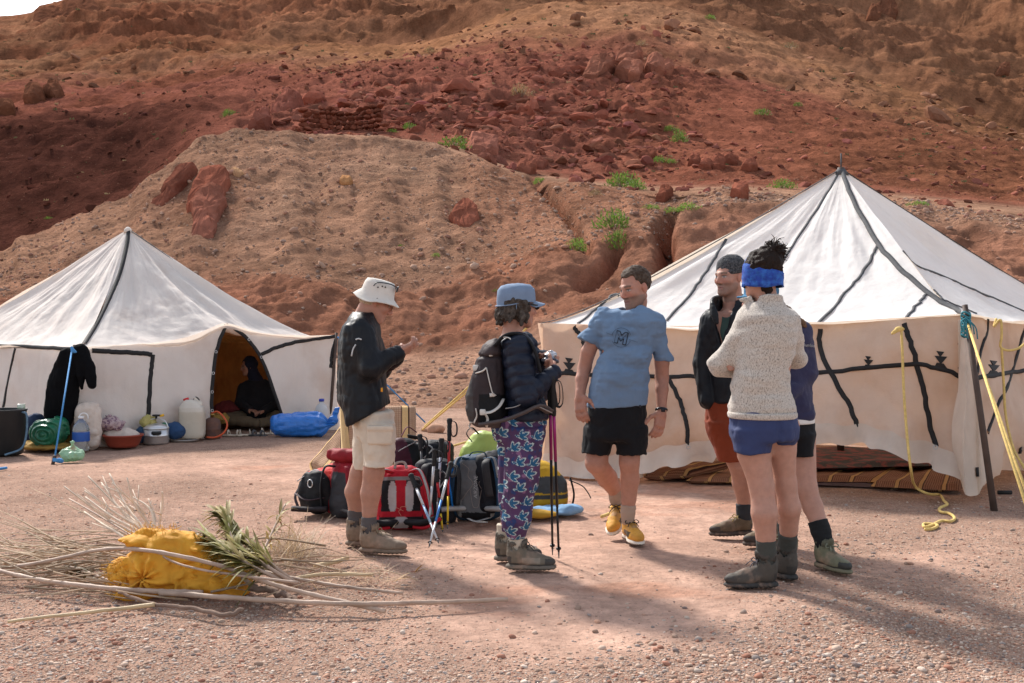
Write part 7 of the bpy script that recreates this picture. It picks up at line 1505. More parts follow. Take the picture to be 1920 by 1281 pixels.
# ================================================================== mattresses and mats
def mat_material(name, dark, mid, stripe, sx, stw=0.2, ang=0.0, dots=34.0):
    """woven mattress cover: rows of small medallions with lengthwise stripes (object x across, y along)"""
    m = bpy.data.materials.new(name); m.use_nodes = True; n = m.node_tree; n.nodes.clear(); L = n.links.new
    out = n.nodes.new('ShaderNodeOutputMaterial'); b = n.nodes.new('ShaderNodeBsdfPrincipled'); b.inputs['Roughness'].default_value = 0.9; b.inputs['Specular IOR Level'].default_value = 0.15
    uv = n.nodes.new('ShaderNodeUVMap'); sp_ = n.nodes.new('ShaderNodeSeparateXYZ'); L(uv.outputs[0], sp_.inputs[0])
    def M(op, a, bb):
        q = n.nodes.new('ShaderNodeMath'); q.operation = op
        for i, s_ in enumerate((a, bb)):
            if s_ is None: continue
            if isinstance(s_, (int, float)): q.inputs[i].default_value = s_
            else: L(s_, q.inputs[i])
        return q.outputs[0]
    def mixf(f, c1, c2):
        q = n.nodes.new('ShaderNodeMix'); q.data_type = 'RGBA'; L(f, q.inputs[0])
        for i, c_ in ((6, c1), (7, c2)):
            if isinstance(c_, tuple): q.inputs[i].default_value = (*c_, 1)
            else: L(c_, q.inputs[i])
        return q.outputs[2]
    fx = M('FRACT', M('MULTIPLY', sp_.outputs[0], sx), None)
    ck = M('MULTIPLY', M('SINE', M('MULTIPLY', sp_.outputs[0], dots * 3.0), None), M('SINE', M('MULTIPLY', sp_.outputs[1], dots * 3.0), None))
    col = mixf(M('GREATER_THAN', M('ABSOLUTE', ck, None), 0.35), dark, mid)
    edge = M('LESS_THAN', fx, stw + 0.07); col = mixf(edge, col, (0.045, 0.02, 0.015)); inner = M('LESS_THAN', M('ABSOLUTE', M('SUBTRACT', fx, (stw + 0.035) / 2 + 0.01), None), stw / 2); col = mixf(inner, col, stripe)
    nz_ = n.nodes.new('ShaderNodeTexNoise'); nz_.inputs['Scale'].default_value = 7; L(uv.outputs[0], nz_.inputs['Vector']); mr_ = n.nodes.new('ShaderNodeMapRange'); mr_.inputs[3].default_value = 0.75; mr_.inputs[4].default_value = 1.2; L(nz_.outputs['Fac'], mr_.inputs[0])
    vm = n.nodes.new('ShaderNodeVectorMath'); vm.operation = 'SCALE'; L(col, vm.inputs[0]); L(mr_.outputs[0], vm.inputs['Scale']); L(vm.outputs[0], b.inputs['Base Color'])
    n2_ = n.nodes.new('ShaderNodeTexNoise'); n2_.inputs['Scale'].default_value = 60; L(uv.outputs[0], n2_.inputs['Vector']); bp = n.nodes.new('ShaderNodeBump'); bp.inputs['Strength'].default_value = 0.4; bp.inputs['Distance'].default_value = 0.01; L(n2_.outputs['Fac'], bp.inputs['Height']); L(bp.outputs[0], b.inputs['Normal']); L(b.outputs[0], out.inputs['Surface']); return m
M_MAT1 = mat_material('woven_brown_cover', (0.10, 0.035, 0.022), (0.27, 0.135, 0.08), (0.40, 0.23, 0.095), 5.5, 0.16, dots=62)
M_MAT2 = mat_material('woven_tan_cover', (0.31, 0.18, 0.11), (0.42, 0.27, 0.18), (0.60, 0.39, 0.18), 4.0, 0.2, dots=55)
def slab(name, corners, thick, m, label, cat='mattress', group=None, nn=(26, 18), sag=0.02, seed=0, up=None):
    """padded slab: four top corners (3D, ring order), thickness downwards along its own normal, rounded rim and slight lumps"""
    a, b, c, d_ = [np.asarray(q, float) for q in corners]; nrm = unit(np.cross(b - a, d_ - a)); nrm = nrm if (nrm[2] > 0 if up is None else nrm.dot(up) > 0) else -nrm
    s, t = np.meshgrid(np.linspace(0, 1, nn[0]), np.linspace(0, 1, nn[1]), indexing='ij'); p = (a + (b - a) * s[..., None]) * (1 - t[..., None]) + (d_ + (c - d_) * s[..., None]) * t[..., None]
    e = np.minimum(np.minimum(s, 1 - s) * np.linalg.norm(b - a), np.minimum(t, 1 - t) * np.linalg.norm(d_ - a)); rim = np.sqrt(np.clip(1 - (1 - np.clip(e / (thick * 0.5), 0, 1)) ** 2, 0, 1))
    lump = sag * fbm(np.stack([s * 3 + seed, t * 2.4, s * 0], -1), 3)
    top = p + nrm * ((rim - 1) * thick * 0.5 + lump * rim)[..., None]; bot = p - nrm * (thick - (1 - rim) * thick * 0.5)[..., None] + nrm * (lump * rim)[..., None] * 0.6
    f = grid_faces(*nn); k = nn[0] * nn[1]; uvs = np.stack([s * np.linalg.norm(b - a), t * np.linalg.norm(d_ - a)], -1).reshape(-1, 2)
    ff = np.concatenate([f, f[:, ::-1] + k]); rimi = [i * nn[1] for i in range(nn[0])] + [(nn[0] - 1) * nn[1] + j for j in range(1, nn[1])] + [i * nn[1] + nn[1] - 1 for i in range(nn[0] - 2, -1, -1)] + [j for j in range(nn[1] - 2, 0, -1)]
    side = np.array([(rimi[i], rimi[(i + 1) % len(rimi)], rimi[(i + 1) % len(rimi)] + k, rimi[i] + k) for i in range(len(rimi))])
    return tag(mk(name, np.concatenate([top.reshape(-1, 3), bot.reshape(-1, 3)]), np.concatenate([ff, side]), m, None, True, None, np.concatenate([uvs, uvs + [0.03, 0.02]])), label, cat, group)
dm = 8.6
slab('mattress', [P(637, 905, dm), P(782, 895, dm + 0.15), P(781, 757, dm + 0.42), P(640, 757, dm + 0.30)], 0.09, M_MAT2, 'patterned tan foam mattress standing on edge behind the heap of backpacks', seed=1, up=np.array([0, -1.0, 0]))
slab('mattress', [P(646, 900, 8.45), P(664, 900, 8.5), P(652, 762, 8.72), P(640, 762, 8.68)], 0.05, mat('yellow_piping', (0.62, 0.43, 0.20), var=0.2), 'folded yellow edge of bedding beside the upright tan mattress', 'bedding', seed=2, up=np.array([0, -1.0, 0]))
slab('mattress', [P(572, 872, 9.3), P(618, 888, 9.0), P(664, 832, 9.2), P(640, 790, 9.5)], 0.14, M_MAT2, 'folded tan mattress leaning left against the upright one', seed=3)
slab('mattress', [P(600, 884, 9.4), P(668, 890, 9.3), P(668, 850, 9.8), P(636, 850, 9.9)], 0.08, M_MAT1, 'brown mattress lying flat under the folded tan one', seed=4)
slab('mattress', [G(1203, 885, 0.09), G(1290, 884, 0.09), P(1372, 862, 9.5), P(1300, 862, 9.7)], 0.08, M_MAT1, 'brown striped mattress with a curled corner beside the wooden peg', seed=5)
slab('mattress', [G(1285, 896, 0.05), G(1520, 904, 0.05), G(1530, 872, 0.05), G(1330, 872, 0.05)], 0.05, M_MAT1, 'brown striped mattress lying behind the walkers\' legs', seed=6)
slab('mattress', [G(1470, 897, 0.055), G(1640, 898, 0.055), G(1716, 866, 0.055), G(1500, 862, 0.055)], 0.055, M_MAT1, 'long brown striped mattress half under the lifted tent wall', seed=7)
slab('mattress', [G(1632, 906, 0.055), G(1800, 914, 0.055), G(1806, 872, 0.055), G(1690, 868, 0.055)], 0.055, M_MAT1, 'brown striped mattress lying next to the tent\'s corner drape', seed=8)
slab('rug', [G(1480, 874, 0.13), G(1760, 868, 0.13), G(1740, 838, 0.13), G(1470, 838, 0.13)], 0.05, mat('dark_red_rug', (0.14, 0.022, 0.018), col2=(0.02, 0.015, 0.015), mscale=9, mlo=0.45, mhi=0.52), 'dark red and black rug inside the large tent', 'rug', seed=9)
slab('rug', [G(1206, 894, 0.022), G(1640, 912, 0.022), G(1640, 880, 0.022), G(1250, 880, 0.022)], 0.018, mat('plum_groundsheet', (0.035, 0.012, 0.022)), 'thin plum groundsheet showing under the mattresses', 'groundsheet', seed=10, sag=0.004)

# ================================================================== ropes of the large tent
rope('guy_rope', [P(1312, 706, 9.3), G(1204, 890) + [0, 0, 0.05]], 0.012, M_YROPE, 'yellow rope running from the tent wall to a wooden peg beside the man in blue')
q = G(1202, 892); mb = MB(); mb.tube([q + [-0.01, 0, -0.04], q + [0.01, 0, 0.10]], [0.022, 0.026], 8); tag(mb.build('wooden_peg', mat('pale_wood', (0.50, 0.30, 0.15), var=0.25, vscale=15)), 'pale wooden tent peg at the end of the yellow rope', 'peg')
for k, (a, b, lb) in enumerate((((905, 702), (796, 800), 'upper yellow guy rope running down behind the woman\'s backpack'), ((905, 710), (792, 806), 'lower yellow guy rope running down behind the woman\'s backpack'))):
    mb = MB(); mb.tube([P(*a, 11.2), P(*b, 11.9)], 0.010, 6); tag(mb.build('guy_rope', M_YROPE), lb, 'rope')
mb = MB(); mb.tube([P(990, 612, 9.95), P(905, 704, 11.2)], 0.010, 6); tag(mb.build('guy_rope', M_YROPE), 'yellow rope tied to the tent corner behind the woman in the cap', 'rope')
mb = MB(); mb.tube([P(905, 820, 8.8), P(850, 836, 8.9)], 0.010, 6); tag(mb.build('guy_rope', M_YROPE), 'yellow rope end lying behind the green covered rucksack', 'rope')
mb = MB(); mb.tube([P(633, 632, 14.5), P(797, 792, 15.2)], 0.011, 6); tag(mb.build('guy_rope', M_BROPE), 'blue guy rope running from the kitchen tent corner to the stones', 'rope')
for (u, v, s_) in ((802, 806, 0.10), (818, 808, 0.11)):
    b_ = rock_shape(ICO2, int(u), 5, 0.08, 0.6, 0.95) * np.array([s_ * 1.1, s_ * 0.9, s_ * 0.75]); g = G(u, v + 4); tag(mk('stone', b_ + g + [0, 0, s_ * 0.4], ICO2[1], M_STONE, None, True, np.tile([0.42, 0.24, 0.16], (len(b_), 1))), ('rounded tan stone under the ends of the yellow guy ropes', 'larger tan stone right of the one under the yellow guy ropes')[u > 810], 'stone', 'stones on the guy ropes')
# hanging rope with the coiled end on the ground, right side
pts = [P(1690, 618, 8.38), P(1692, 660, 8.34), P(1694, 720, 8.28), P(1697, 770, 8.22), P(1702, 830, 8.14), P(1708, 880, 8.08)] + [P(1716, 912, 8.35), P(1740, 926, 8.32)] + [G(u, v) + [0, 0, 0.012] for (u, v) in ((1762, 931), (1770, 942), (1776, 949), (1762, 956), (1764, 963), (1780, 966), (1790, 975), (1782, 981), (1765, 980), (1748, 988), (1734, 992), (1732, 986), (1745, 986), (1758, 989), (1748, 995), (1734, 996))]
rope('hanging_rope', pts, 0.0105, M_YROPE, 'loose yellow rope hanging from the tent eave and trailing over the ground', None, 110)
B = Body(); c = P(1688, 617, 8.38); B.chain([c + [-0.07, -0.01, -0.035], c + [-0.02, 0, 0.0], c + [0.015, 0, 0.0]], [0.010, 0.018, 0.018], 0.01); B.noise = folds(0.007, (40, 40, 40), 1, 0.5); blob('rope_knot', B, M_YROPE, 'yellow knot tied on the eave above the hanging rope', 'knot', h=0.005)
for k, (a, b) in enumerate((((1814, 606, 8.08), (1960, 1060)), ((1832, 664, 7.7), (1966, 1040)))):
    mb = MB(); mb.tube([P(*a), G(*b)], 0.010, 6); tag(mb.build('guy_rope', M_YROPE), ('long yellow guy rope from the top of the dark corner pole', 'shorter yellow guy rope looped beside the dark corner pole')[k], 'rope')
pts = [P(1868, 598, 8.5), P(1864, 612, 8.45), P(1876, 600, 8.42), P(1878, 630, 8.4), P(1876, 650, 8.4), P(1890, 657, 8.4), P(1912, 652, 8.45), P(1930, 635, 8.5)]
rope('hanging_rope', pts, 0.010, M_YROPE, 'yellow rope looped along the right tent wall', None, 50)
rope('hanging_rope', [P(1878, 652, 8.4), P(1882, 720, 8.4), P(1886, 780, 8.35), P(1900, 840, 8.2), P(1922, 880, 8.0)], 0.010, M_YROPE, 'yellow rope hanging down the right tent wall', None, 30)
mb = MB(); g = G(1885, 928); mb.tube([g + [-0.06, 0, 0.02], g + [0.05, 0, 0.02]], 0.016, 8); tag(mb.build('iron_peg', mat('dark_iron', (0.03, 0.03, 0.03), metal=0.5)), 'dark iron peg lying behind the corner pole', 'peg')
rope('rope_end', [G(1128, 972) + [0, 0, .012], G(1140, 968) + [0, 0, .014], G(1150, 962) + [0, 0, .012], G(1146, 955) + [0, 0, .012], G(1160, 948) + [0, 0, .012]], 0.012, M_YROPE, 'frayed rope end lying behind the yellow shoe', None, 20)

# ================================================================== the heap of rucksacks
M_NYL = mat('pack_nylon', vcol=True, rough=0.65, var=0.18, vscale=14, bump=0.45, bscale=26, bdist=0.008, spec=0.15)
class Pack:
    """local frame: x across, y into the pack (back panel faces -y), z up; placed by origin, yaw, tilt"""
    def __init__(s, name, label, g, yaw=0, tilt=0, roll=0, group='rucksacks in the heap'):
        s.t = thing(name, label, 'backpack', org(g), group); cy_, sy_ = math.cos(tilt), math.sin(tilt); Rx = np.array([[1, 0, 0], [0, cy_, -sy_], [0, sy_, cy_]]); cr, sr = math.cos(roll), math.sin(roll); Ry = np.array([[cr, 0, sr], [0, 1, 0], [-sr, 0, cr]])
        s.R = rotz(yaw) @ Ry @ Rx; s.g = np.asarray(g, float)
    def w(s, v): return np.asarray(v) @ s.R.T + s.g
    def sdf(s, name, B, col, m=None, h=0.008, parent=None):
        V, F = B.mesh(h); c = col(V) if callable(col) else np.tile(np.asarray(col, float), (len(V), 1)); me = mesh_data(name, s.w(V), F, True, c)
        return sub(name, me, m or M_NYL, parent) if parent else link(name, me, m or M_NYL, s.t)
    def strap(s, name, pts, w_, col, flat=0.28, n=22, parent=None):
        mb = MB(); mb.tube(catmull(np.asarray(pts, float), n), w_, 8, flat=flat, col=col); V = np.concatenate(mb.v); me = mesh_data(name, s.w(V), mb.f, True, np.concatenate(mb.c)); return sub(name, me, M_NYL, parent) if parent else link(name, me, M_NYL, s.t)
def bag_body(W, H, D, amp=0.014, seed=0, taper=0.9, ex=2.6):
    B = Body(); B.loft([((0, D * 0.5, 0.0), W * 0.46, D * 0.42), ((0, D * 0.5, H * 0.12), W * 0.5, D * 0.5), ((0, D * 0.5, H * 0.5), W * 0.5, D * 0.52), ((0, D * 0.5, H * 0.85), W * 0.5 * taper, D * 0.48), ((0, D * 0.5, H), W * 0.42 * taper, D * 0.36)], rd=0.05, ex=ex); B.noise = folds(amp, (9, 9, 9), seed, 0.6); return B
BLK = (0.014, 0.014, 0.016); GRY = (0.32, 0.31, 0.31)
# red duffel with black end
pk = Pack('duffel_bag', 'red duffel bag with a black rounded end at the left of the heap', G(585, 967), yaw=-0.5, group='rucksacks in the heap'); B = Body()
B.loft([((0, -0.03, 0.16), 0.115, 0.125), ((0, 0.02, 0.16), 0.145, 0.15), ((0, 0.3, 0.17), 0.155, 0.165), ((0, 0.6, 0.16), 0.14, 0.15)], axis=(np.array([0, 1.0, 0]), np.array([1.0, 0, 0]), np.array([0, 0, 1.0])), rd=0.07, ex=2.4); B.noise = folds(0.016, (9, 9, 9), 70, 0.6)
bd = pk.sdf('bag', B, lambda V: np.where(((V[:, 2] > 0.20) & (V[:, 1] > 0.05))[:, None], np.array([0.50, 0.045, 0.035]), np.array(BLK)))
mb = MB(); th = np.linspace(0, 2 * np.pi, 15); mb.tube(np.array([(0.02 + 0.022 * math.cos(a), -0.045, 0.235 + 0.028 * math.sin(a)) for a in th]), 0.004, 6, cap=False, col=(0.25, 0.25, 0.25)); sub('ring', mesh_data('ring', pk.w(np.concatenate(mb.v)), mb.f), M_STEEL, bd)
pk.strap('zip', [(-0.12, -0.02, 0.24), (-0.02, 0.06, 0.318), (0.10, 0.02, 0.27)], 0.012, (0.25, 0.24, 0.25)); pk.strap('side_strap', [(-0.135, -0.02, 0.15), (0.0, -0.055, 0.12), (0.13, -0.02, 0.14)], 0.014, (0.05, 0.03, 0.035)); pk.strap('side_strap', [(-0.13, 0.1, 0.25), (-0.15, 0.0, 0.14), (-0.10, -0.03, 0.05)], 0.012, (0.04, 0.03, 0.035))
# dark red pack
pk = Pack('backpack', 'tall dark red rucksack with black shoulder straps beside the duffel', G(634, 972), yaw=-0.45, tilt=-0.12); bd = pk.sdf('bag', bag_body(0.30, 0.42, 0.22, 0.014, 71), lambda V: np.where(((np.abs(V[:, 0]) < 0.09) & (V[:, 1] < 0.05) & (V[:, 2] < 0.32))[:, None], np.array([0.045, 0.045, 0.05]), np.array([0.28, 0.016, 0.026])))
for sx in (-1, 1): pk.strap('shoulder_strap', [(0.05 * sx, -0.01, 0.36), (0.10 * sx, -0.06, 0.35), (0.125 * sx, -0.06, 0.22), (0.13 * sx, -0.02, 0.06)], 0.028, BLK if sx < 0 else (0.20, 0.014, 0.022))
for sx in (-1, 1): pk.strap('hip_fin', [(0.08 * sx, -0.02, 0.06), (0.2 * sx, -0.08, 0.05), (0.30 * sx, -0.14, 0.05)], 0.05, (0.025, 0.02, 0.022), 0.4)
B = Body(); B.box((0, 0.1, 0.44), (0.14, 0.12, 0.045), None, 0.04); B.noise = folds(0.012, (11, 11, 11), 72, 0.6); pk.sdf('lid', B, (0.23, 0.014, 0.02))
# red and grey pack, harness to the camera
g3 = G(752, 995); pk = Pack('backpack', 'bright red and grey rucksack with its padded back panel facing out', g3, yaw=0.12, tilt=-0.16); RED_ = np.array([0.40, 0.012, 0.024])
def c3(V):
    x, z = np.abs(V[:, 0]), V[:, 2]; c = np.tile(RED_, (len(V), 1)); fr = V[:, 1] < 0.04
    c[fr & (x > 0.035 + 0.0 * z) & (x < 0.13) & (z > 0.06) & (z < 0.34)] = BLK; gm = fr & (((x - 0.055) / 0.030) ** 2 + ((z - 0.22) / 0.105) ** 2 < 1) & (x > 0.03); c[gm] = (0.42, 0.40, 0.40); c[fr & ((V[:, 0] / 0.055) ** 2 + ((z - 0.045) / 0.05) ** 2 < 1)] = (0.42, 0.40, 0.40); c[fr & (z < 0.10) & (x > 0.05)] = BLK
    c[fr & (z > 0.33) & (z < 0.352)] = (0.22, 0.2, 0.2); c[fr & (z > 0.09) & (z < 0.125) & (x < 0.14)] = RED_; return c
bd = pk.sdf('bag', bag_body(0.35, 0.43, 0.24, 0.012, 73), c3, h=0.006)
mb = MB()
for a in (0.5, 2.6, 4.7): mb.tube(catmull([(0, -0.014, 0.135), (0.018 * math.cos(a - 1.0), -0.016, 0.135 + 0.018 * math.sin(a - 1.0)), (0.045 * math.cos(-a + 1.57 + 1.57), -0.016, 0.135 + 0.04 * math.sin(-a + 3.14))], 7), 0.0035, 5, flat=0.5)
sub('logo', mesh_data('logo', pk.w(np.concatenate(mb.v)), mb.f), mat('coral_thread', (0.60, 0.22, 0.16)), bd)
for sx in (-1, 1):
    st_ = pk.strap('shoulder_strap', [(0.06 * sx, -0.005, 0.38), (0.12 * sx, -0.045, 0.385), (0.165 * sx, -0.07, 0.27), (0.195 * sx, -0.05, 0.10), (0.17 * sx, -0.01, 0.04)], 0.034, tuple(RED_)); pk.strap('strap_webbing', [(0.06 * sx, -0.02, 0.385), (0.12 * sx, -0.062, 0.392), (0.168 * sx, -0.086, 0.27), (0.198 * sx, -0.066, 0.10)], 0.016, (0.36, 0.35, 0.35), 0.3, 22, st_)
    fn_ = pk.strap('hip_fin', [(0.05 * sx, -0.03, 0.055), (0.14 * sx, -0.11, 0.05), (0.235 * sx, -0.17, 0.075)], 0.055, BLK, 0.42); pk.strap('fin_edge', [(0.08 * sx, -0.085, 0.022), (0.16 * sx, -0.15, 0.020), (0.25 * sx, -0.185, 0.075)], 0.014, tuple(RED_), 0.8, 22, fn_)
pk.strap('haul_loop', [(-0.04, 0.0, 0.405), (-0.03, -0.02, 0.44), (0.02, -0.02, 0.445), (0.04, 0.0, 0.405)], 0.010, (0.35, 0.33, 0.33))
# maroon black pack lying on top behind
pk = Pack('backpack', 'maroon and black rucksack lying on top of the heap', P(757, 902, 7.7), yaw=0.4, tilt=-0.35, roll=0.25); bd = pk.sdf('bag', bag_body(0.28, 0.34, 0.24, 0.02, 74, 0.8), lambda V: np.where(((V[:, 0] + 0.4 * V[:, 2]) > 0.10)[:, None], np.array(BLK), np.array([0.055, 0.013, 0.022])))
pk.strap('shoulder_strap', [(-0.02, -0.03, 0.33), (0.08, -0.09, 0.30), (0.12, -0.10, 0.17), (0.05, -0.06, 0.03)], 0.035, BLK); pk.strap('strap_webbing', [(-0.08, -0.035, 0.20), (0.02, -0.045, 0.28), (0.10, -0.02, 0.33)], 0.012, (0.36, 0.35, 0.35)); pk.strap('haul_loop', [(-0.06, 0, 0.33), (-0.03, -0.02, 0.40), (0.05, -0.01, 0.38)], 0.012, (0.10, 0.02, 0.04))
# blue grey pack with ventilated panel
g5 = G(892, 978); pk = Pack('backpack', 'dark blue rucksack with a grey ventilated back panel standing upright', g5, yaw=-0.05, tilt=-0.12)
def c5(V):
    x, z = np.abs(V[:, 0]), V[:, 2]; c = np.tile(np.array([0.016, 0.045, 0.085]), (len(V), 1)); fr = V[:, 1] < 0.035; c[fr & (x < 0.118) & (z > 0.05) & (z < 0.42)] = (0.145, 0.145, 0.15); c[fr & (x < 0.10) & (z < 0.062)] = BLK; c[fr & (x >= 0.10) & (z < 0.15)] = (0.30, 0.29, 0.28); return c
bd = pk.sdf('bag', bag_body(0.35, 0.465, 0.24, 0.010, 75), c5, h=0.006)
mb = MB(); S5 = [[(-0.10, -0.014, 0.40), (-0.05, -0.018, 0.36), (-0.055, -0.02, 0.31), (-0.02, -0.022, 0.26), (-0.06, -0.02, 0.20), (-0.10, -0.018, 0.14)], [(0.10, -0.014, 0.40), (0.05, -0.018, 0.36), (0.055, -0.02, 0.31), (0.02, -0.022, 0.26), (0.06, -0.02, 0.20), (0.10, -0.018, 0.14)], [(-0.04, -0.02, 0.22), (-0.02, -0.02, 0.11), (0.0, -0.02, 0.095), (0.02, -0.02, 0.11), (0.04, -0.02, 0.22)]]
for q in S5: mb.tube(catmull(np.array(q), 20), 0.0025, 5, flat=0.5)
sub('panel_stitching', mesh_data('panel_stitching', pk.w(np.concatenate(mb.v)), mb.f), mat('tan_thread', (0.34, 0.27, 0.24)), bd)
cu = bpy.data.curves.new('panel_lettering', 'FONT'); cu.body = 'AIRZONE'; cu.size = 0.036; cu.extrude = 0.0008; cu.align_x = 'CENTER'; cu.align_y = 'CENTER'; cu.shear = 0.2; to = bpy.data.objects.new('tmp', cu); C.objects.link(to); bpy.context.view_layer.update(); me = bpy.data.meshes.new_from_object(to.evaluated_get(bpy.context.evaluated_depsgraph_get())); bpy.data.objects.remove(to)
v = np.empty(len(me.vertices) * 3, np.float32); me.vertices.foreach_get('co', v); v = v.reshape(-1, 3); me.vertices.foreach_set('co', pk.w(np.stack([-v[:, 1], -0.026 - v[:, 2], v[:, 0] + 0.235], 1)).astype(np.float32).ravel()); me.name = 'panel_lettering'; sub('panel_lettering', me, mat('pale_grey_print', (0.42, 0.42, 0.42), bump=0), bd)['kind'] = 'stuff'
for sx in (-1, 1): st_ = pk.strap('shoulder_strap', [(0.07 * sx, 0.0, 0.43), (0.125 * sx, -0.045, 0.425), (0.158 * sx, -0.07, 0.30), (0.17 * sx, -0.05, 0.14), (0.15 * sx, 0.0, 0.05)], 0.036, (0.018, 0.05, 0.095)); pk.strap('strap_webbing', [(0.07 * sx, -0.014, 0.437), (0.127 * sx, -0.062, 0.43), (0.16 * sx, -0.088, 0.30)], 0.013, (0.20, 0.20, 0.20), 0.3, 16, st_); pk.strap('hip_fin', [(0.09 * sx, -0.02, 0.09), (0.17 * sx, -0.07, 0.09), (0.25 * sx, -0.09, 0.08)], 0.055, (0.34, 0.33, 0.32), 0.35)
pk.strap('loose_strap', [(0.10, -0.06, 0.03), (0.02, -0.16, 0.012), (-0.03, -0.22, 0.03), (0.02, -0.25, 0.012), (0.10, -0.27, 0.010)], 0.016, (0.30, 0.29, 0.28), 0.2); pk.strap('haul_loop', [(-0.05, 0.0, 0.45), (-0.02, -0.02, 0.475), (0.05, -0.01, 0.475), (0.07, 0.0, 0.45)], 0.008, (0.02, 0.08, 0.15)); pk.strap('drinking_tube', [(-0.13, -0.05, 0.40), (-0.175, -0.11, 0.30), (-0.16, -0.12, 0.18), (-0.15, -0.08, 0.08)], 0.007, (0.01, 0.14, 0.45), 1.0)
# lime green covered pack
pk = Pack('backpack', 'rucksack under a lime green rain cover behind the dark blue rucksack', P(912, 880, 7.7), yaw=0.2, tilt=-0.3, roll=0.2); pk.sdf('cover', bag_body(0.34, 0.30, 0.26, 0.016, 76, 0.75), (0.36, 0.44, 0.10), mat('lime_cover', vcol=True, rough=0.45, var=0.1, vscale=6)); pk.strap('carry_loop', [(-0.10, -0.03, 0.24), (-0.16, -0.05, 0.27), (-0.19, -0.05, 0.22), (-0.14, -0.04, 0.17)], 0.012, BLK); pk.strap('trim', [(-0.16, -0.05, 0.03), (0, -0.06, 0.10), (0.16, -0.02, 0.06)], 0.02, BLK)
# black packs in the middle
for (u, v, d_, yw, ti, ro, W, H_, lb) in ((818, 985, 7.25, 0.3, -0.2, 0.1, 0.34, 0.46, 'plain black rucksack behind the leaning trekking poles'), (800, 905, 7.85, -0.3, -0.3, 0.0, 0.34, 0.34, 'black rucksack lying on top between the maroon and the lime ones'), (945, 960, 7.35, 0.5, -0.15, -0.1, 0.28, 0.42, 'black rucksack squeezed between the dark blue one and the patterned trousers')):
    pk = Pack('backpack', lb, P(u, v, d_), yaw=yw, tilt=ti, roll=ro); pk.sdf('bag', bag_body(W, H_, 0.22, 0.018, int(u)), (0.016, 0.017, 0.022)); pk.strap('shoulder_strap', [(-0.06, 0, H_ * 0.9), (-0.12, -0.07, H_ * 0.8), (-0.12, -0.06, H_ * 0.3)], 0.028, (0.03, 0.03, 0.033)); pk.strap('shoulder_strap', [(0.06, 0, H_ * 0.9), (0.12, -0.07, H_ * 0.8), (0.13, -0.06, H_ * 0.3)], 0.028, (0.03, 0.03, 0.033))
    mb = pk.strap('cord', [(-0.05, -0.05, H_ * 0.7), (0.0, -0.07, H_ * 0.78), (0.04, -0.06, H_ * 0.7), (-0.02, -0.06, H_ * 0.5)], 0.005, (0.35, 0.35, 0.35), 1.0)
# yellow and grey bag on a blue towel
pk = Pack('backpack', 'yellow and dark grey holdall lying behind the trekking poles', G(1030, 958), yaw=0.25, group='rucksacks in the heap'); B = Body(); B.loft([((0, 0.13, 0.0), 0.17, 0.13), ((0, 0.13, 0.06), 0.18, 0.15), ((0, 0.14, 0.2), 0.17, 0.15), ((-0.03, 0.15, 0.30), 0.12, 0.11), ((-0.05, 0.16, 0.36), 0.06, 0.06)], rd=0.04, ex=2.6); B.noise = folds(0.014, (9, 9, 9), 77, 0.6)
pk.sdf('bag', B, lambda V: np.where(((V[:, 2] > 0.13) & (V[:, 2] < 0.25))[:, None], np.array([0.055, 0.058, 0.06]), np.where((np.abs(V[:, 2] - 0.10) < 0.015)[:, None], np.array([0.05, 0.05, 0.05]), np.array([0.50, 0.29, 0.02])))); pk.strap('loose_strap', [(0.15, 0.0, 0.22), (0.24, -0.03, 0.18), (0.28, -0.05, 0.13), (0.30, -0.06, 0.09)], 0.018, BLK, 0.2); pk.strap('side_strap', [(0.16, 0.0, 0.24), (0.185, -0.01, 0.12), (0.17, -0.01, 0.02)], 0.018, BLK)
B = Body(); c = G(1035, 968); B.ell(c + [0.0, 0.05, 0.03], (0.20, 0.13, 0.035), None); B.ell(c + [0.13, 0.04, 0.045], (0.09, 0.09, 0.04), None, 0.03); B.plane((0, 0, 0.002), (0, 0, -1)); B.noise = folds(0.014, (11, 11, 11), 78, 0.6); blob('towel', B, fabric('pale_blue_towel', (0.19, 0.33, 0.50)), 'pale blue towel crumpled in front of the yellow holdall', 'towel', h=0.007)
B = Body(); c = G(1006, 974); B.ell(c + [0, 0.05, 0.03], (0.15, 0.08, 0.035), None); B.plane((0, 0, 0.002), (0, 0, -1)); B.noise = folds(0.01, (12, 12, 12), 79, 0.5); blob('stuff_sack', B, fabric('gold_nylon', (0.42, 0.24, 0.03)), 'small gold stuff sack beside the patterned trousers', 'bag', h=0.007)
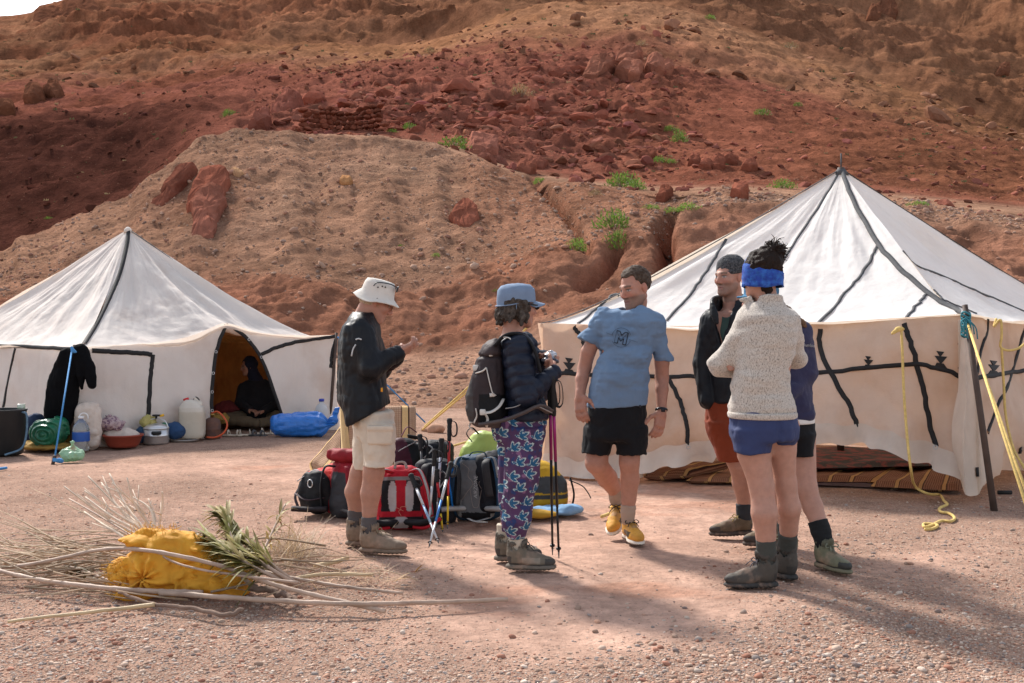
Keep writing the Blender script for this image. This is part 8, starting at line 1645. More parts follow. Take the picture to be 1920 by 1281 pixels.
# trekking poles
def trek(tip, top, dt, dtop, label, cols, hand_c=BLK, grp='trekking poles leaning on the rucksacks', basket=True, zt=0.0):
    a = G(*tip) if dt is None else P(*tip, dt); b = P(*top, dtop); L = np.linalg.norm(b - a); ax = unit(b - a); t = thing('trekking_pole', label, 'trekking pole', org(a), grp); q = lambda s: a + ax * s * L
    n = len(cols); e = np.linspace(0.04, 0.80, n + 1)
    for i, c_ in enumerate(cols): mb = MB(); mb.tube([q(e[i]), q(e[i + 1])], 0.0068 + 0.0012 * i, 8); mb.build('shaft', mat('pole_%d_%d_%d' % tuple(int(255 * x) for x in c_), c_, rough=0.35, metal=0.3, bump=0, var=0.05), t)
    mb = MB(); mb.tube([q(0.0), q(0.045)], [0.0025, 0.0065], 8); mb.build('tip', mat('pole_tip_grey', (0.12, 0.12, 0.12), rough=0.5), t)
    if basket: mb = MB(); mb.tube([q(0.055), q(0.062)], [0.016, 0.013], 10); mb.build('basket', mat('black_bakelite'), t)
    mb = MB(); mb.tube(np.array([q(s) for s in np.linspace(0.79, 1.0, 12)]), [0.012, 0.0145, 0.0135, 0.016, 0.0145, 0.0165, 0.0145, 0.0165, 0.015, 0.017, 0.020, 0.017], 9); mb.build('grip', mat('black_foam', (0.02, 0.02, 0.021), rough=0.8), t)
    mb = MB(); o_ = np.array([0.05, -0.02, 0]); mb.tube(catmull([q(0.985), q(0.96) + o_ * 0.9, q(0.86) + o_, q(0.84) + o_ * 0.4, q(0.93) + o_ * 0.15, q(0.985)], 18), 0.008, 6, flat=0.3); mb.build('wrist_strap', mat('black_webbing', (0.018, 0.018, 0.02)), t)
    return t
SIL = (0.55, 0.56, 0.58); BLU = (0.05, 0.19, 0.5); REDP = (0.42, 0.03, 0.035); YEL = (0.68, 0.46, 0.03)
trek((804, 1027), (846, 868), None, 6.85, 'silver trekking pole with a blue band crossing in front of the heap', [SIL, BLU, SIL])
trek((823, 1019), (770, 890), None, 6.9, 'silver and pale blue trekking pole leaning left over the red rucksack', [SIL, (0.3, 0.45, 0.62), SIL])
trek((803, 995), (816, 842), 6.95, 7.0, 'silver trekking pole with a black foam grip standing behind the crossed ones', [SIL, SIL, SIL])
trek((818, 990), (828, 822), 7.0, 7.1, 'grey trekking pole whose grip stands between two silver ones', [(0.28, 0.29, 0.31), SIL, (0.4, 0.42, 0.5)])
trek((839, 992), (843, 785), 6.95, 7.15, 'tall red and yellow trekking pole with the highest grip of the heap', [YEL, REDP, REDP])
trek((830, 998), (818, 880), 6.95, 7.05, 'yellow and black trekking pole standing against the black rucksack', [YEL, BLK, REDP])
trek((798, 960), (787, 815), 7.3, 7.5, 'dark trekking pole with a curved grip beside the maroon rucksack', [(0.05, 0.05, 0.055), (0.05, 0.05, 0.055)], basket=False)
MAG = (0.30, 0.02, 0.14)
trek((1036, 1041), (1031, 702), None, 5.80, 'left of two magenta and black trekking poles held by the woman in the cap', [BLK, BLK, MAG], grp='trekking poles held by the woman')
trek((1048, 1047), (1036, 704), None, 5.78, 'right of two magenta and black trekking poles held by the woman in the cap', [BLK, BLK, MAG], grp='trekking poles held by the woman')

# ---- the rucksack the woman in the cap wears
d0 = 5.92; px, J, St = pc(d0); t = thing('backpack', 'grey and black rucksack worn by the woman in the blue cap', 'backpack', (J(910, 800)[0], d0, J(910, 803)[2])); B = Body()
B.loft([St(638, 920, 945, 0.09, 0.0), St(650, 908, 946, 0.12), St(675, 894, 947, 0.14), St(705, 883, 948, 0.155), (J(911, 740), 0.112, 0.16), (J(911, 768), 0.115, 0.16), St(788, 877, 950, 0.155), St(802, 888, 952, 0.13)], rd=0.04, ex=2.6); B.noise = lambda p: folds(0.012, (10, 10, 8), 81, 0.6)(p) + 0.010 * np.exp(-((p[:, 2] - Z(668, d0)) / 0.008) ** 2)
lz = Z(730, d0)
def cbp(V):
    u, v = proj(V); c = np.tile(np.array([0.040, 0.030, 0.032]), (len(V), 1)); c[(v > 740) & (v < 792) & (u > 897)] = (0.010, 0.010, 0.011); c[u < 884 + (v - 700) * 0.05] = (0.055, 0.05, 0.05); c[v > 792] = (0.07, 0.055, 0.055); return c
V, F = B.mesh(0.006); bag = mk('bag', V, F, M_NYL, t, True, cbp(V)); bV = V; bu, bv = proj(V)
def onbag(u, v, off=0.008):
    k_ = np.argsort((bu - u) ** 2 + (bv - v) ** 2 + np.where(bV[:, 1] < d0, 0, 1e5))[:6]; return P(u, v, bV[k_, 1].min() - off)
B = Body(); B.loft([St(636, 915, 944, 0.10, -0.01), St(650, 905, 944, 0.13, -0.01), St(668, 896, 940, 0.14, -0.01)], rd=0.03); B.noise = folds(0.012, (12, 12, 12), 82, 0.6); V, F = B.mesh(0.006); mk('lid', V, F, M_NYL, t, True, np.tile([0.048, 0.036, 0.038], (len(V), 1)))
M_WEB = mat('white_webbing', (0.55, 0.52, 0.48), var=0.15, vscale=20)
for pts in ([(893, 700), (905, 696), (912, 690)], [(912, 690), (917, 712), (923, 736), (928, 740), (918, 741)], [(944, 748), (936, 762), (922, 772), (908, 774)], [(908, 774), (914, 785), (912, 800)], [(892, 766), (894, 780), (889, 792)], [(920, 650), (918, 660), (921, 668)], [(884, 792), (880, 800), (887, 806)]):
    mb = MB(); mb.tube(np.array([onbag(*a) for a in catmull(pts, 12)]), 0.011, 6, flat=0.35); mb.build('compression_strap', M_WEB, t)
for pts in ([(892, 690), (900, 692)], [(905, 773), (922, 776)]):
    q = onbag(*pts[0]); mb = MB(); mb.box(q, (0.016, 0.008, 0.016), None, bev=0.004); mb.build('buckle', M_WEB, t)
for dd in (-0.13, 0.13):
    mb = MB(); mb.tube(catmull([J(930, 648, dd), J(945, 628, dd * 0.95), J(968, 626, dd * 0.9 - (0.02 if dd < 0 else 0)), J(992, 642, dd * 0.9), J(1008, 672, dd * 0.8), J(1014, 705, dd * 0.7), J(1010, 735, dd * 0.9)] if dd > 0 else [J(928, 648, -0.15), J(946, 630, -0.16), J(970, 628, -0.135), J(992, 640, -0.16), J(1005, 664, -0.18), J(1012, 695, -0.16)], 30), 0.030, 8, flat=0.32); mb.build('shoulder_strap', mat('black_padding', (0.014, 0.014, 0.016)), t)
mb = MB(); mb.tube(catmull([J(938, 632, -0.17), J(955, 634, -0.185), J(966, 648, -0.19)], 10), 0.010, 6, flat=0.35); mb.build('load_strap', M_WEB, t)
mb = MB(); mb.tube(catmull([J(900, 796, -0.15), J(945, 788, -0.205), J(980, 775, -0.23), J(1010, 762, -0.215), J(1030, 772, -0.12)], 24), 0.030, 8, flat=0.35); mb.build('hip_belt', mat('grey_brown_padding', (0.075, 0.06, 0.06)), t)
mb = MB(); mb.tube(catmull([J(948, 766, -0.225), J(966, 763, -0.235), J(984, 755, -0.24)], 10), 0.010, 6, flat=0.3); mb.build('belt_trim', mat('grey_trim', (0.30, 0.28, 0.27)), t)
mb = MB(); mb.tube(catmull([J(1008, 762, -0.225), J(1022, 768, -0.21), J(1034, 774, -0.16)], 10), 0.010, 6, flat=0.3); mb.build('belt_webbing', mat('grey_trim'), t)
B = Body(); c = J(1031, 667, 0.04); B.ell(c, (0.035, 0.03, 0.028), None); B.ell(c + [0.0, -0.02, -0.03], (0.05, 0.035, 0.022), None, 0.02); B.noise = folds(0.01, (30, 30, 30), 3, 0.7); blob('crumpled_wrapper', B, mat('silver_foil', (0.5, 0.5, 0.52), rough=0.3, metal=0.6, col2=(0.04, 0.04, 0.05), mscale=18), 'crumpled foil and dark cloth held in the hands of the woman in the cap', 'wrapper', h=0.005)
# ================================================================== brushwood heap in the foreground
def stick(name, pts, r0, r1, m, label, cat='stick', nodes=0, n=40, group=None, wob=0.0012, seed=0):
    q = catmull(np.asarray(pts), n); q = q + wob * fbm(np.stack([np.arange(n) * 0.35 + seed * 7, np.zeros(n), np.zeros(n)], -1), 2)[:, None] * np.array([0.4, 0.6, 1.0])
    rad = np.linspace(r0, r1, n)
    if nodes: rad = rad * (1 + 0.22 * (np.mod(np.arange(n), max(2, n // nodes)) == 0))
    mb = MB(); mb.tube(q, rad, 8); return tag(mb.build(name, m), label, cat, group)
M_CANE = mat('dry_cane', (0.40, 0.285, 0.215), rough=0.6, var=0.3, vscale=8, col2=(0.24, 0.15, 0.11), mscale=6, mlo=0.5, mhi=0.7)
M_STRAW = mat('pale_straw', (0.52, 0.38, 0.22), rough=0.6, var=0.25, vscale=9)
M_TWIG = mat('bleached_twig', (0.62, 0.50, 0.39), rough=0.7, var=0.2, vscale=12)
M_BARK = mat('grey_bark', (0.21, 0.14, 0.105), rough=0.9, var=0.35, vscale=14, bump=0.6, bscale=50, bdist=0.006)
def H_(u, v, z): return G(u, v, z)
stick('cane', [H_(300, 1112, 0.05), H_(480, 1124, 0.05), H_(640, 1132, 0.045), H_(800, 1130, 0.035), H_(952, 1124, 0.02)], 0.0125, 0.010, M_CANE, 'long straight cane lying lowest and reaching furthest right of the brushwood', 'cane', 12, 60, seed=1)
stick('cane', [H_(-40, 1062, 0.08), H_(90, 1090, 0.07), H_(240, 1106, 0.06), H_(380, 1112, 0.05)], 0.010, 0.013, M_CANE, 'grey cane reaching out of the heap below the yellow sack to its left', 'cane', 9, 50, seed=2)
stick('cane', [H_(-20, 1072, 0.05), P(90, 1052, 5.5), P(200, 1030, 5.35), P(300, 1036, 5.15), P(410, 1060, 5.1), P(520, 1098, 5.05), H_(640, 1128, 0.04), H_(722, 1146, 0.015)], 0.009, 0.0115, M_CANE, 'arched cane lying across the front of the yellow sack', 'cane', 12, 70, seed=3)
stick('stick', [H_(14, 1166, 0.015), H_(130, 1152, 0.018), H_(230, 1141, 0.02), H_(290, 1134, 0.03)], 0.007, 0.011, M_STRAW, 'split straw-coloured stick lying before the brushwood', seed=4)
stick('stick', [H_(222, 1112, 0.05), H_(300, 1134, 0.03), H_(360, 1142, 0.025), H_(420, 1152, 0.02), H_(455, 1146, 0.03)], 0.008, 0.012, M_BARK, 'crooked grey branch under the yellow sack', seed=5, wob=0.008)
stick('cane', [H_(440, 1060, 0.12), H_(560, 1086, 0.07), H_(660, 1102, 0.05), H_(755, 1113, 0.03)], 0.009, 0.008, M_CANE, 'thin cane at the back right of the brushwood', 'cane', 8, 40, seed=6)
stick('stick', [H_(500, 1096, 0.05), H_(600, 1078, 0.05), H_(700, 1078, 0.03)], 0.011, 0.009, M_STRAW, 'short thick straw stick at the right end of the brushwood', seed=7)
stick('stick', [H_(590, 1062, 0.03), H_(630, 1053, 0.03), H_(652, 1046, 0.03)], 0.014, 0.012, M_STRAW, 'stubby pale stick lying apart near the boots in cream shorts', seed=8)
stick('stick', [H_(470, 1100, 0.05), H_(520, 1112, 0.04), H_(560, 1128, 0.03)], 0.018, 0.012, M_BARK, 'dark forked branch below the leafy branch', seed=9, wob=0.008)
stick('stick', [P(130, 935, 5.9), P(240, 1000, 5.5), P(330, 1055, 5.15), P(440, 1078, 5.05), P(560, 1092, 5.0)], 0.004, 0.007, M_CANE, 'thin bent rod hanging over the middle of the yellow sack', seed=10)
r = np.random.default_rng(77)
# bleached forked twigs rising behind the sack: each a thing of its own
for i, (u, v, u2, v2) in enumerate(((165, 893, 285, 1005), (205, 888, 278, 1002), (210, 905, 288, 1004), (238, 896, 292, 1000), (158, 920, 282, 1006), (160, 932, 270, 1004), (278, 935, 284, 1000), (304, 922, 300, 1004), (158, 960, 236, 1012), (190, 905, 280, 1004), (120, 912, 262, 1010), (246, 930, 296, 1002))):
    a = P(u2, v2, 5.65); b = P(u, v, 5.75 + r.uniform(-0.15, 0.25)); m_ = (a + b) / 2 + r.normal(0, 0.018, 3); a0 = P(u2 + 40, v2 + 60, 5.55)
    mb = MB(); mb.tube(catmull([a0, a, m_, b], 20), np.linspace(0.0105, 0.004, 20), 6)
    for k in range(2): s_ = a + (b - a) * r.uniform(0.3, 0.7); e_ = s_ + (b - a) * r.uniform(0.15, 0.35) + r.normal(0, 0.03, 3); mb.tube([s_, e_], [0.004, 0.002], 5)
    tag(mb.build('twig', M_TWIG), 'bleached twig sticking up behind the yellow sack', 'twig', 'bleached twigs behind the sack')
# fine sticks in the heap: too many to count
mb = MB()
for i in range(150):
    c = np.array([r.normal(300, 150), 0]); u = c[0]; g = G(u, 1085 + r.normal(0, 22)); L = r.uniform(0.25, 0.75); a = r.normal(0.12, 0.35) + (math.pi if r.random() < 0.5 else 0); z0 = abs(r.normal(0.03, 0.05)); dv = np.array([math.cos(a), math.sin(a) * 0.7, r.normal(0.05, 0.12)]) * L
    p0 = g + [0, 0, z0 + 0.01] - dv * 0.5; p1 = g + [0, 0, z0 + 0.01] + dv * 0.5; p0[2] = max(p0[2], 0.008); p1[2] = max(p1[2], 0.008); mid = (p0 + p1) / 2 + r.normal(0, 0.03, 3); mid[2] = max(mid[2], 0.01)
    mb.tube(catmull([p0, mid, p1], 8), np.linspace(0.0055, 0.002, 8) * r.uniform(0.6, 1.3), 5, col=np.array([0.42, 0.30, 0.20]) * r.uniform(0.5, 1.25))
for i in range(60):
    g = G(r.normal(120, 70), 1065 + r.normal(0, 18)); L = r.uniform(0.3, 0.7); a = r.normal(3.0, 0.25); p0 = g + [0, 0, r.uniform(0.02, 0.12)]; dv = np.array([math.cos(a), math.sin(a), r.normal(0.05, 0.2)]) * L; p1 = p0 + dv; p1[2] = max(p1[2], 0.01); mb.tube(catmull([p0, (p0 + p1) / 2 + r.normal(0, 0.02, 3), p1], 7), np.linspace(0.005, 0.0015, 7), 5, col=np.array([0.50, 0.37, 0.25]) * r.uniform(0.6, 1.2))
o = mb.build('brushwood', mat('brush_sticks', vcol=True, rough=0.8, var=0.2, vscale=15)); o['kind'] = 'stuff'; o['label'] = 'tangle of thin dry sticks under and around the yellow sack'; o['category'] = 'brushwood'
# leaf blades
def blade(V, F, Cc, p0, dirv, L, w_, droop, col, up=np.array([0, 0, 1.0]), n=7):
    d = unit(dirv); s = unit(np.cross(d, up) + 1e-6); k = len(V) and sum(len(x) for x in V); base = k if k else 0; q = []; 
    for i in range(n):
        t = i / (n - 1); c = p0 + d * L * t + np.array([0, 0, -droop * L * t * t]); ww = w_ * math.sin(math.pi * (0.08 + 0.92 * t) ** 0.8) ** 0.8 if t < 1 else 0.0006
        q += [c - s * ww, c + np.array([0, 0, -0.25 * ww]), c + s * ww]
    V.append(np.array(q)); Cc.append(np.tile(col, (len(q), 1)))
    for i in range(n - 1):
        for j in (0, 1): F.append((base + i * 3 + j, base + i * 3 + j + 1, base + (i + 1) * 3 + j + 1, base + (i + 1) * 3 + j))
M_LEAF = mat('dry_olive_leaf', vcol=True, rough=0.55, var=0.2, vscale=20, transl=0.25, bump=0.2, bscale=60)
def leafy(name, label, stems, nb, lw, cols, seed, cat='branch', droopy=False):
    rr_ = np.random.default_rng(seed); t = thing(name, label, cat, org(stems[0][0])); V, F, Cc = [], [], []
    for st in stems:
        q = catmull(np.asarray(st), 24); mb = MB(); mb.tube(q, np.linspace(0.011, 0.004, 24), 7); mb.build('stem', M_CANE, t)
        for i in range(nb):
            k = rr_.uniform(0.25, 0.99); p = q[int(k * 23)]; tg = unit(q[min(23, int(k * 23) + 1)] - q[max(0, int(k * 23) - 1)]); dv = (tg * rr_.uniform(0.8, 1.0) + rr_.normal(0, 0.22, 3) + np.array([0, -0.05, -0.08])) if droopy else (tg * rr_.uniform(0.5, 1.0) + rr_.normal(0, 0.34, 3)); blade(V, F, Cc, p, dv, rr_.uniform(*lw), rr_.uniform(0.006, 0.0105), rr_.uniform(0.1, 0.6), np.array(cols[rr_.integers(len(cols))]) * rr_.uniform(0.7, 1.25))
    o = mk('leaves', np.concatenate(V), F, M_LEAF, t, True, np.concatenate(Cc)); o['kind'] = 'stuff'; return t
OL = [(0.27, 0.235, 0.06), (0.20, 0.185, 0.045), (0.36, 0.29, 0.09), (0.42, 0.33, 0.14)]
leafy('leafy_branch', 'dry olive green leafy branch lying over the heap beside the yellow sack', [[H_(560, 1098, 0.06), P(500, 1050, 5.2), P(450, 1000, 5.35), P(410, 960, 5.45)], [H_(560, 1100, 0.06), P(490, 1055, 5.15), P(440, 1020, 5.25), P(425, 965, 5.4)], [H_(550, 1098, 0.06), P(480, 1066, 5.1), P(430, 1035, 5.15), P(385, 1000, 5.3)]], 230, (0.10, 0.19), OL, 5, droopy=True)
leafy('leafy_branch', 'small withered sprig between the yellow sack and the olive branch', [[H_(470, 1095, 0.06), P(410, 1050, 5.3), P(360, 1005, 5.5)]], 70, (0.05, 0.11), [(0.24, 0.19, 0.10), (0.17, 0.15, 0.06), (0.30, 0.19, 0.09)], 6)
leafy('leafy_branch', 'brown withered leaves at the left of the yellow sack', [[H_(215, 1095, 0.03), P(170, 1075, 5.5), P(130, 1062, 5.6)]], 60, (0.05, 0.10), [(0.19, 0.13, 0.065), (0.14, 0.105, 0.05)], 7)
leafy('leafy_branch', 'straw yellow reed stalk leaning over the dry grass tuft', [[H_(470, 1085, 0.06), P(505, 1010, 5.6), P(535, 945, 5.8)]], 34, (0.09, 0.16), [(0.36, 0.27, 0.10), (0.42, 0.28, 0.13)], 8)
# dry grass tuft
V, F, Cc = [], [], []
for i in range(420):
    g = G(r.normal(548, 22), r.normal(1040, 12)); dv = np.array([r.normal(0.15, 0.6), r.normal(0, 0.5), r.uniform(0.25, 1.0)]); blade(V, F, Cc, g + [0, 0, 0.004], dv, r.uniform(0.10, 0.30), 0.0018, r.uniform(0, 0.4), np.array([0.46, 0.33, 0.20]) * r.uniform(0.6, 1.25), n=4)
for i in range(200):
    g = G(r.uniform(560, 745), r.normal(1075, 24)); dv = np.array([r.normal(0.5, 0.8), r.normal(0, 0.6), r.uniform(0.0, 0.35)]); blade(V, F, Cc, g + [0, 0, 0.004], dv, r.uniform(0.06, 0.20), 0.0018, 0.1, np.array([0.46, 0.31, 0.18]) * r.uniform(0.6, 1.25), n=4)
o = mk('dry_grass', np.concatenate(V), F, M_LEAF, None, True, np.concatenate(Cc)); o['kind'] = 'stuff'; o['label'] = 'dry straw-coloured grass tuft at the right end of the brushwood'; o['category'] = 'grass'
for (u, v, lb) in ((775, 1075, 'curled orange leaf lying right of the brushwood'), (735, 1092, 'brown curled leaf at the right tip of the thin cane')):
    V, F, Cc = [], [], []; g = G(u, v)
    for k in range(3): blade(V, F, Cc, g + [0.01 * k, 0, 0.004], np.array([r.normal(0.5, 0.4), r.normal(0, 0.4), 0.5]), 0.11, 0.010, 0.3, np.array([0.46, 0.27, 0.11]))
    tag(mk('fallen_leaf', np.concatenate(V), F, M_LEAF, None, True, np.concatenate(Cc)), lb, 'leaf')
# the yellow sack
dS = 5.32; B = Body(); c = lambda u, v, dd=0: P(u, v, dS + dd)
B.loft([(c(330, 1116), 0.20, 0.10), (c(338, 1100), 0.285, 0.15), (c(338, 1080), 0.28, 0.16), (c(322, 1055), 0.235, 0.15), (c(304, 1030), 0.19, 0.13), (c(292, 1008), 0.165, 0.10), (c(285, 994), 0.12, 0.05)], rd=0.05, ex=2.3); B.ell(c(420, 1098, -0.02), (0.10, 0.12, 0.065), None, 0.06); B.ell(c(262, 1106, -0.08), (0.09, 0.08, 0.045), None, 0.05)
pin = c(268, 1086, -0.16); B.ell(pin, (0.03, 0.03, 0.025), None, 0.03, neg=True)
def yf(p):
    q = p - pin; a = np.arctan2(q[:, 2], q[:, 0]); rr_ = np.linalg.norm(q, axis=1)
    return 0.020 * np.sin(a * 8 + 2.5 * fbm(p * 4, 2)) * np.exp(-rr_ / 0.18) + folds(0.046, (3.6, 3.6, 7), 31, 1.0)(p) - 0.028 + folds(0.024, (8, 8, 13), 32, 1.0)(p) + folds(0.008, (26, 26, 30), 33, 0.8)(p)
B.noise = yf; V, F = B.mesh(0.007); ys = thing('yellow_sack', 'frayed bright yellow woven sack lying on the brushwood', 'sack', org(c(320, 1120)))
mk('sack', V, F, mat('yellow_weave', (0.74, 0.36, 0.035), rough=0.75, var=0.18, vscale=5, bump=0.4, bscale=60, bdist=0.006, transl=0.2, col2=(0.56, 0.25, 0.025), mscale=3.5, mlo=0.5, mhi=0.7), ys)
mb = MB(); su, sv = proj(V); sel = np.where(((su < 250) & (sv > 1050)) | ((sv < 1004) & (su < 330)))[0]
for i in r.choice(sel, min(300, len(sel)), replace=False):
    p = V[i]; dv = unit(r.normal(0, 0.7, 3) + np.array([-0.6 if proj(p)[0] < 250 else -0.1, -0.2, 0.5 if proj(p)[1] < 1010 else -0.1])); mb.tube(catmull([p, p + dv * 0.02, p + dv * 0.04 + r.normal(0, 0.008, 3)], 5), 0.0013, 4)
o = mb.build('fringe', mat('yellow_thread', (0.68, 0.38, 0.06), rough=0.8, transl=0.2), ys); o['kind'] = 'stuff'

# ================================================================== rocks on the hillside
def slab_rock(name, outline, thick, col, label, group=None, seed=0, rough=0.10, tilt=0.0):
    """a rock whose front outline lies on the slope seen at these pixels; real thickness along the slope normal"""
    cu_, cv_ = np.mean([a[0] for a in outline]), np.mean([a[1] for a in outline]); c0, n0 = T(cu_, cv_); n0 = unit(n0 * [1, 1, 1] + np.array([0, -0.35, 0.1])); pts = []
    for (u, v) in outline:
        ry = P(u, v, 1.0) - np.array([0, 0, HC]); tt = (c0 - np.array([0, 0, HC])).dot(n0) / ry.dot(n0); pts.append(np.array([0, 0, HC]) + ry * tt)
    pts = np.array(pts); n = len(pts); m_ = 5; ring_ = catmull(np.vstack([pts, pts[:1]]), n * m_ + 1)[:-1] * 0.35 + np.array([pts[i // m_] + (pts[(i // m_ + 1) % n] - pts[i // m_]) * (i % m_) / m_ for i in range(n * m_)]) * 0.65
    c = ring_.mean(0); rows = []; N_ = len(ring_)
    for (k, h_) in ((1.03, -0.8), (1.02, 0.25), (0.97, 0.62), (0.88, 0.86), (0.7, 0.97), (0.45, 1.04), (0.2, 1.06)): rows.append(c + (ring_ - c) * k + n0 * thick * h_)
    V = np.concatenate(rows); sc = 1.0 / max(thick, 0.1); V = V + n0 * (rough * thick * 2 * ridged(V * sc * 0.7 + seed, 4))[:, None] * np.clip(((V - c) @ n0 / thick + 0.2), 0, 1)[:, None] + rough * thick * np.stack([fbm(V * sc * 1.2 + seed + k, 3) for k in range(3)], 1)
    F = [(i * N_ + k, i * N_ + (k + 1) % N_, (i + 1) * N_ + (k + 1) % N_, (i + 1) * N_ + k) for i in range(6) for k in range(N_)] + [tuple(6 * N_ + k for k in range(N_))]
    colv = np.asarray(col) * (1 + 0.22 * fbm(V * 1.1 + seed, 4))[:, None]; return tag(mk(name, V, F, M_ROCK, None, False, colv), label, 'rock', group)
RK = (0.235, 0.082, 0.052)
slab_rock('rock_slab', [(352, 385), (362, 355), (378, 328), (402, 316), (426, 323), (431, 342), (424, 372), (414, 388), (384, 385), (368, 405), (352, 404)], 0.30, RK, 'upper piece of the tall red rock slab on the gravel bank', None, 1)
slab_rock('rock_slab', [(360, 395), (384, 358), (400, 352), (418, 362), (424, 380), (410, 420), (404, 462), (384, 474), (358, 475), (366, 430)], 0.38, (0.245, 0.095, 0.064), 'lower overlapping piece of the tall red rock slab on the gravel bank', None, 2)
slab_rock('rock_slab', [(283, 402), (304, 380), (316, 350), (344, 316), (366, 312), (356, 334), (338, 362), (322, 388), (296, 404)], 0.28, (0.22, 0.08, 0.052), 'narrow red rock slab left of the tall one on the bank', None, 3)
slab_rock('boulder', [(842, 412), (858, 388), (878, 380), (894, 394), (899, 416), (880, 444), (858, 432)], 0.25, (0.24, 0.085, 0.054), 'flat red boulder set in the right flank of the bank', None, 4)
slab_rock('boulder', [(636, 344), (642, 336), (656, 336), (662, 344), (656, 351), (642, 351)], 0.2, (0.42, 0.21, 0.095), 'small orange boulder high on the bank', None, 5, 0.05)
slab_rock('boulder', [(432, 325), (440, 318), (458, 328), (450, 336), (440, 335)], 0.15, (0.42, 0.24, 0.13), 'pale orange stone beside the tall red slab', None, 6)
slab_rock('boulder', [(874, 300), (878, 264), (900, 262), (932, 272), (930, 296), (904, 304)], 0.5, (0.29, 0.115, 0.08), 'big squarish pink boulder beside the shrub behind the bank', None, 7)
slab_rock('boulder', [(962, 332), (972, 312), (996, 308), (1004, 322), (990, 340)], 0.4, (0.22, 0.078, 0.05), 'red boulder below the pink squarish one', None, 8)
slab_rock('boulder', [(990, 316), (1010, 304), (1026, 312), (1016, 326)], 0.35, (0.21, 0.075, 0.05), 'smaller red boulder touching the one below the pink boulder', None, 9)
for i, (ol, lb) in enumerate((([(1288, 314), (1296, 298), (1312, 300), (1310, 318)], 'pale red boulder at the left end of the row above the tent'), ([(1308, 320), (1318, 306), (1334, 312), (1334, 324)], 'low red boulder second in the row above the tent'), ([(1330, 318), (1338, 300), (1356, 302), (1360, 316), (1346, 324)], 'round red boulder in the middle of the row above the tent'), ([(1352, 308), (1364, 296), (1384, 302), (1382, 314)], 'dark red boulder behind the round one in the row'), ([(1388, 322), (1394, 312), (1414, 310), (1420, 320), (1406, 326)], 'flat red boulder at the right end of the row above the tent'), ([(1196, 302), (1206, 292), (1228, 288), (1230, 298), (1212, 306)], 'flat dark red boulder left of the row, by the green shrubs'), ([(1230, 378), (1240, 362), (1256, 362), (1262, 376), (1246, 382)], 'red boulder among the low green plants above the gully'), ([(1368, 374), (1374, 360), (1398, 358), (1404, 368), (1388, 378)], 'red boulder on the terrace left of the tent peak'))):
    slab_rock('boulder', ol, 0.35, np.array(RK) * (0.8 + 0.3 * ((i * 37) % 10) / 10), lb, None, 10 + i)
for i, (ol, lb) in enumerate((([(1092, 152), (1110, 122), (1150, 116), (1152, 136), (1120, 160)], 'left ledge of the rock outcrop high on the hill'), ([(1150, 130), (1160, 108), (1200, 102), (1206, 116), (1190, 128)], 'top ledge of the rock outcrop high on the hill'), ([(1152, 148), (1170, 130), (1200, 130), (1204, 146), (1180, 158)], 'middle block of the rock outcrop high on the hill'), ([(1206, 140), (1214, 116), (1240, 124), (1244, 144), (1226, 150)], 'right block of the rock outcrop high on the hill'), ([(1230, 150), (1240, 128), (1260, 130), (1256, 150)], 'rightmost leaning block of the rock outcrop'), ([(1176, 160), (1182, 144), (1198, 144), (1200, 160)], 'small square block under the rock outcrop'))):
    slab_rock('outcrop_rock', ol, 0.8, np.array((0.27, 0.11, 0.072)) * (0.85 + 0.06 * i), lb, None, 30 + i, 0.14)
for i, (ol, lb) in enumerate((([(508, 228), (520, 200), (542, 182), (566, 188), (552, 214), (530, 236)], 'tilted layered red slab left of the dry-stone wall'), ([(466, 250), (484, 232), (504, 222), (510, 240), (498, 250)], 'low red slab at the foot of the tilted layered one'))):
    slab_rock('rock_slab', ol, 0.6, (0.22, 0.08, 0.056), lb, None, 40 + i, 0.16)
for i, (ol, lb) in enumerate((([(60, 52), (70, 22), (104, 16), (130, 24), (134, 50), (100, 58)], 'big rounded brown crag on the far skyline'), ([(120, 40), (130, 8), (168, -4), (190, 20), (170, 50)], 'second rounded brown crag on the far skyline'), ([(80, 190), (92, 172), (112, 168), (122, 184), (108, 196)], 'squat brown boulder far up the left hill'), ([(44, 196), (58, 178), (80, 174), (86, 190), (64, 200)], 'wide brown boulder beside the squat one far up the hill'), ([(0, 224), (8, 204), (26, 202), (30, 220)], 'small brown boulder lowest on the far left hill'), ([(1644, 46), (1650, 8), (1672, 4), (1682, 24), (1676, 44)], 'upright brown crag on the far right hill'), ([(1622, 46), (1630, 18), (1646, 14), (1648, 44)], 'smaller crag beside the upright one on the far right hill'), ([(1858, 154), (1868, 132), (1886, 130), (1888, 150)], 'dark boulder on the far right slope'))):
    slab_rock('crag', ol, 1.0, (0.15, 0.062, 0.036), lb, None, 50 + i, 0.12)
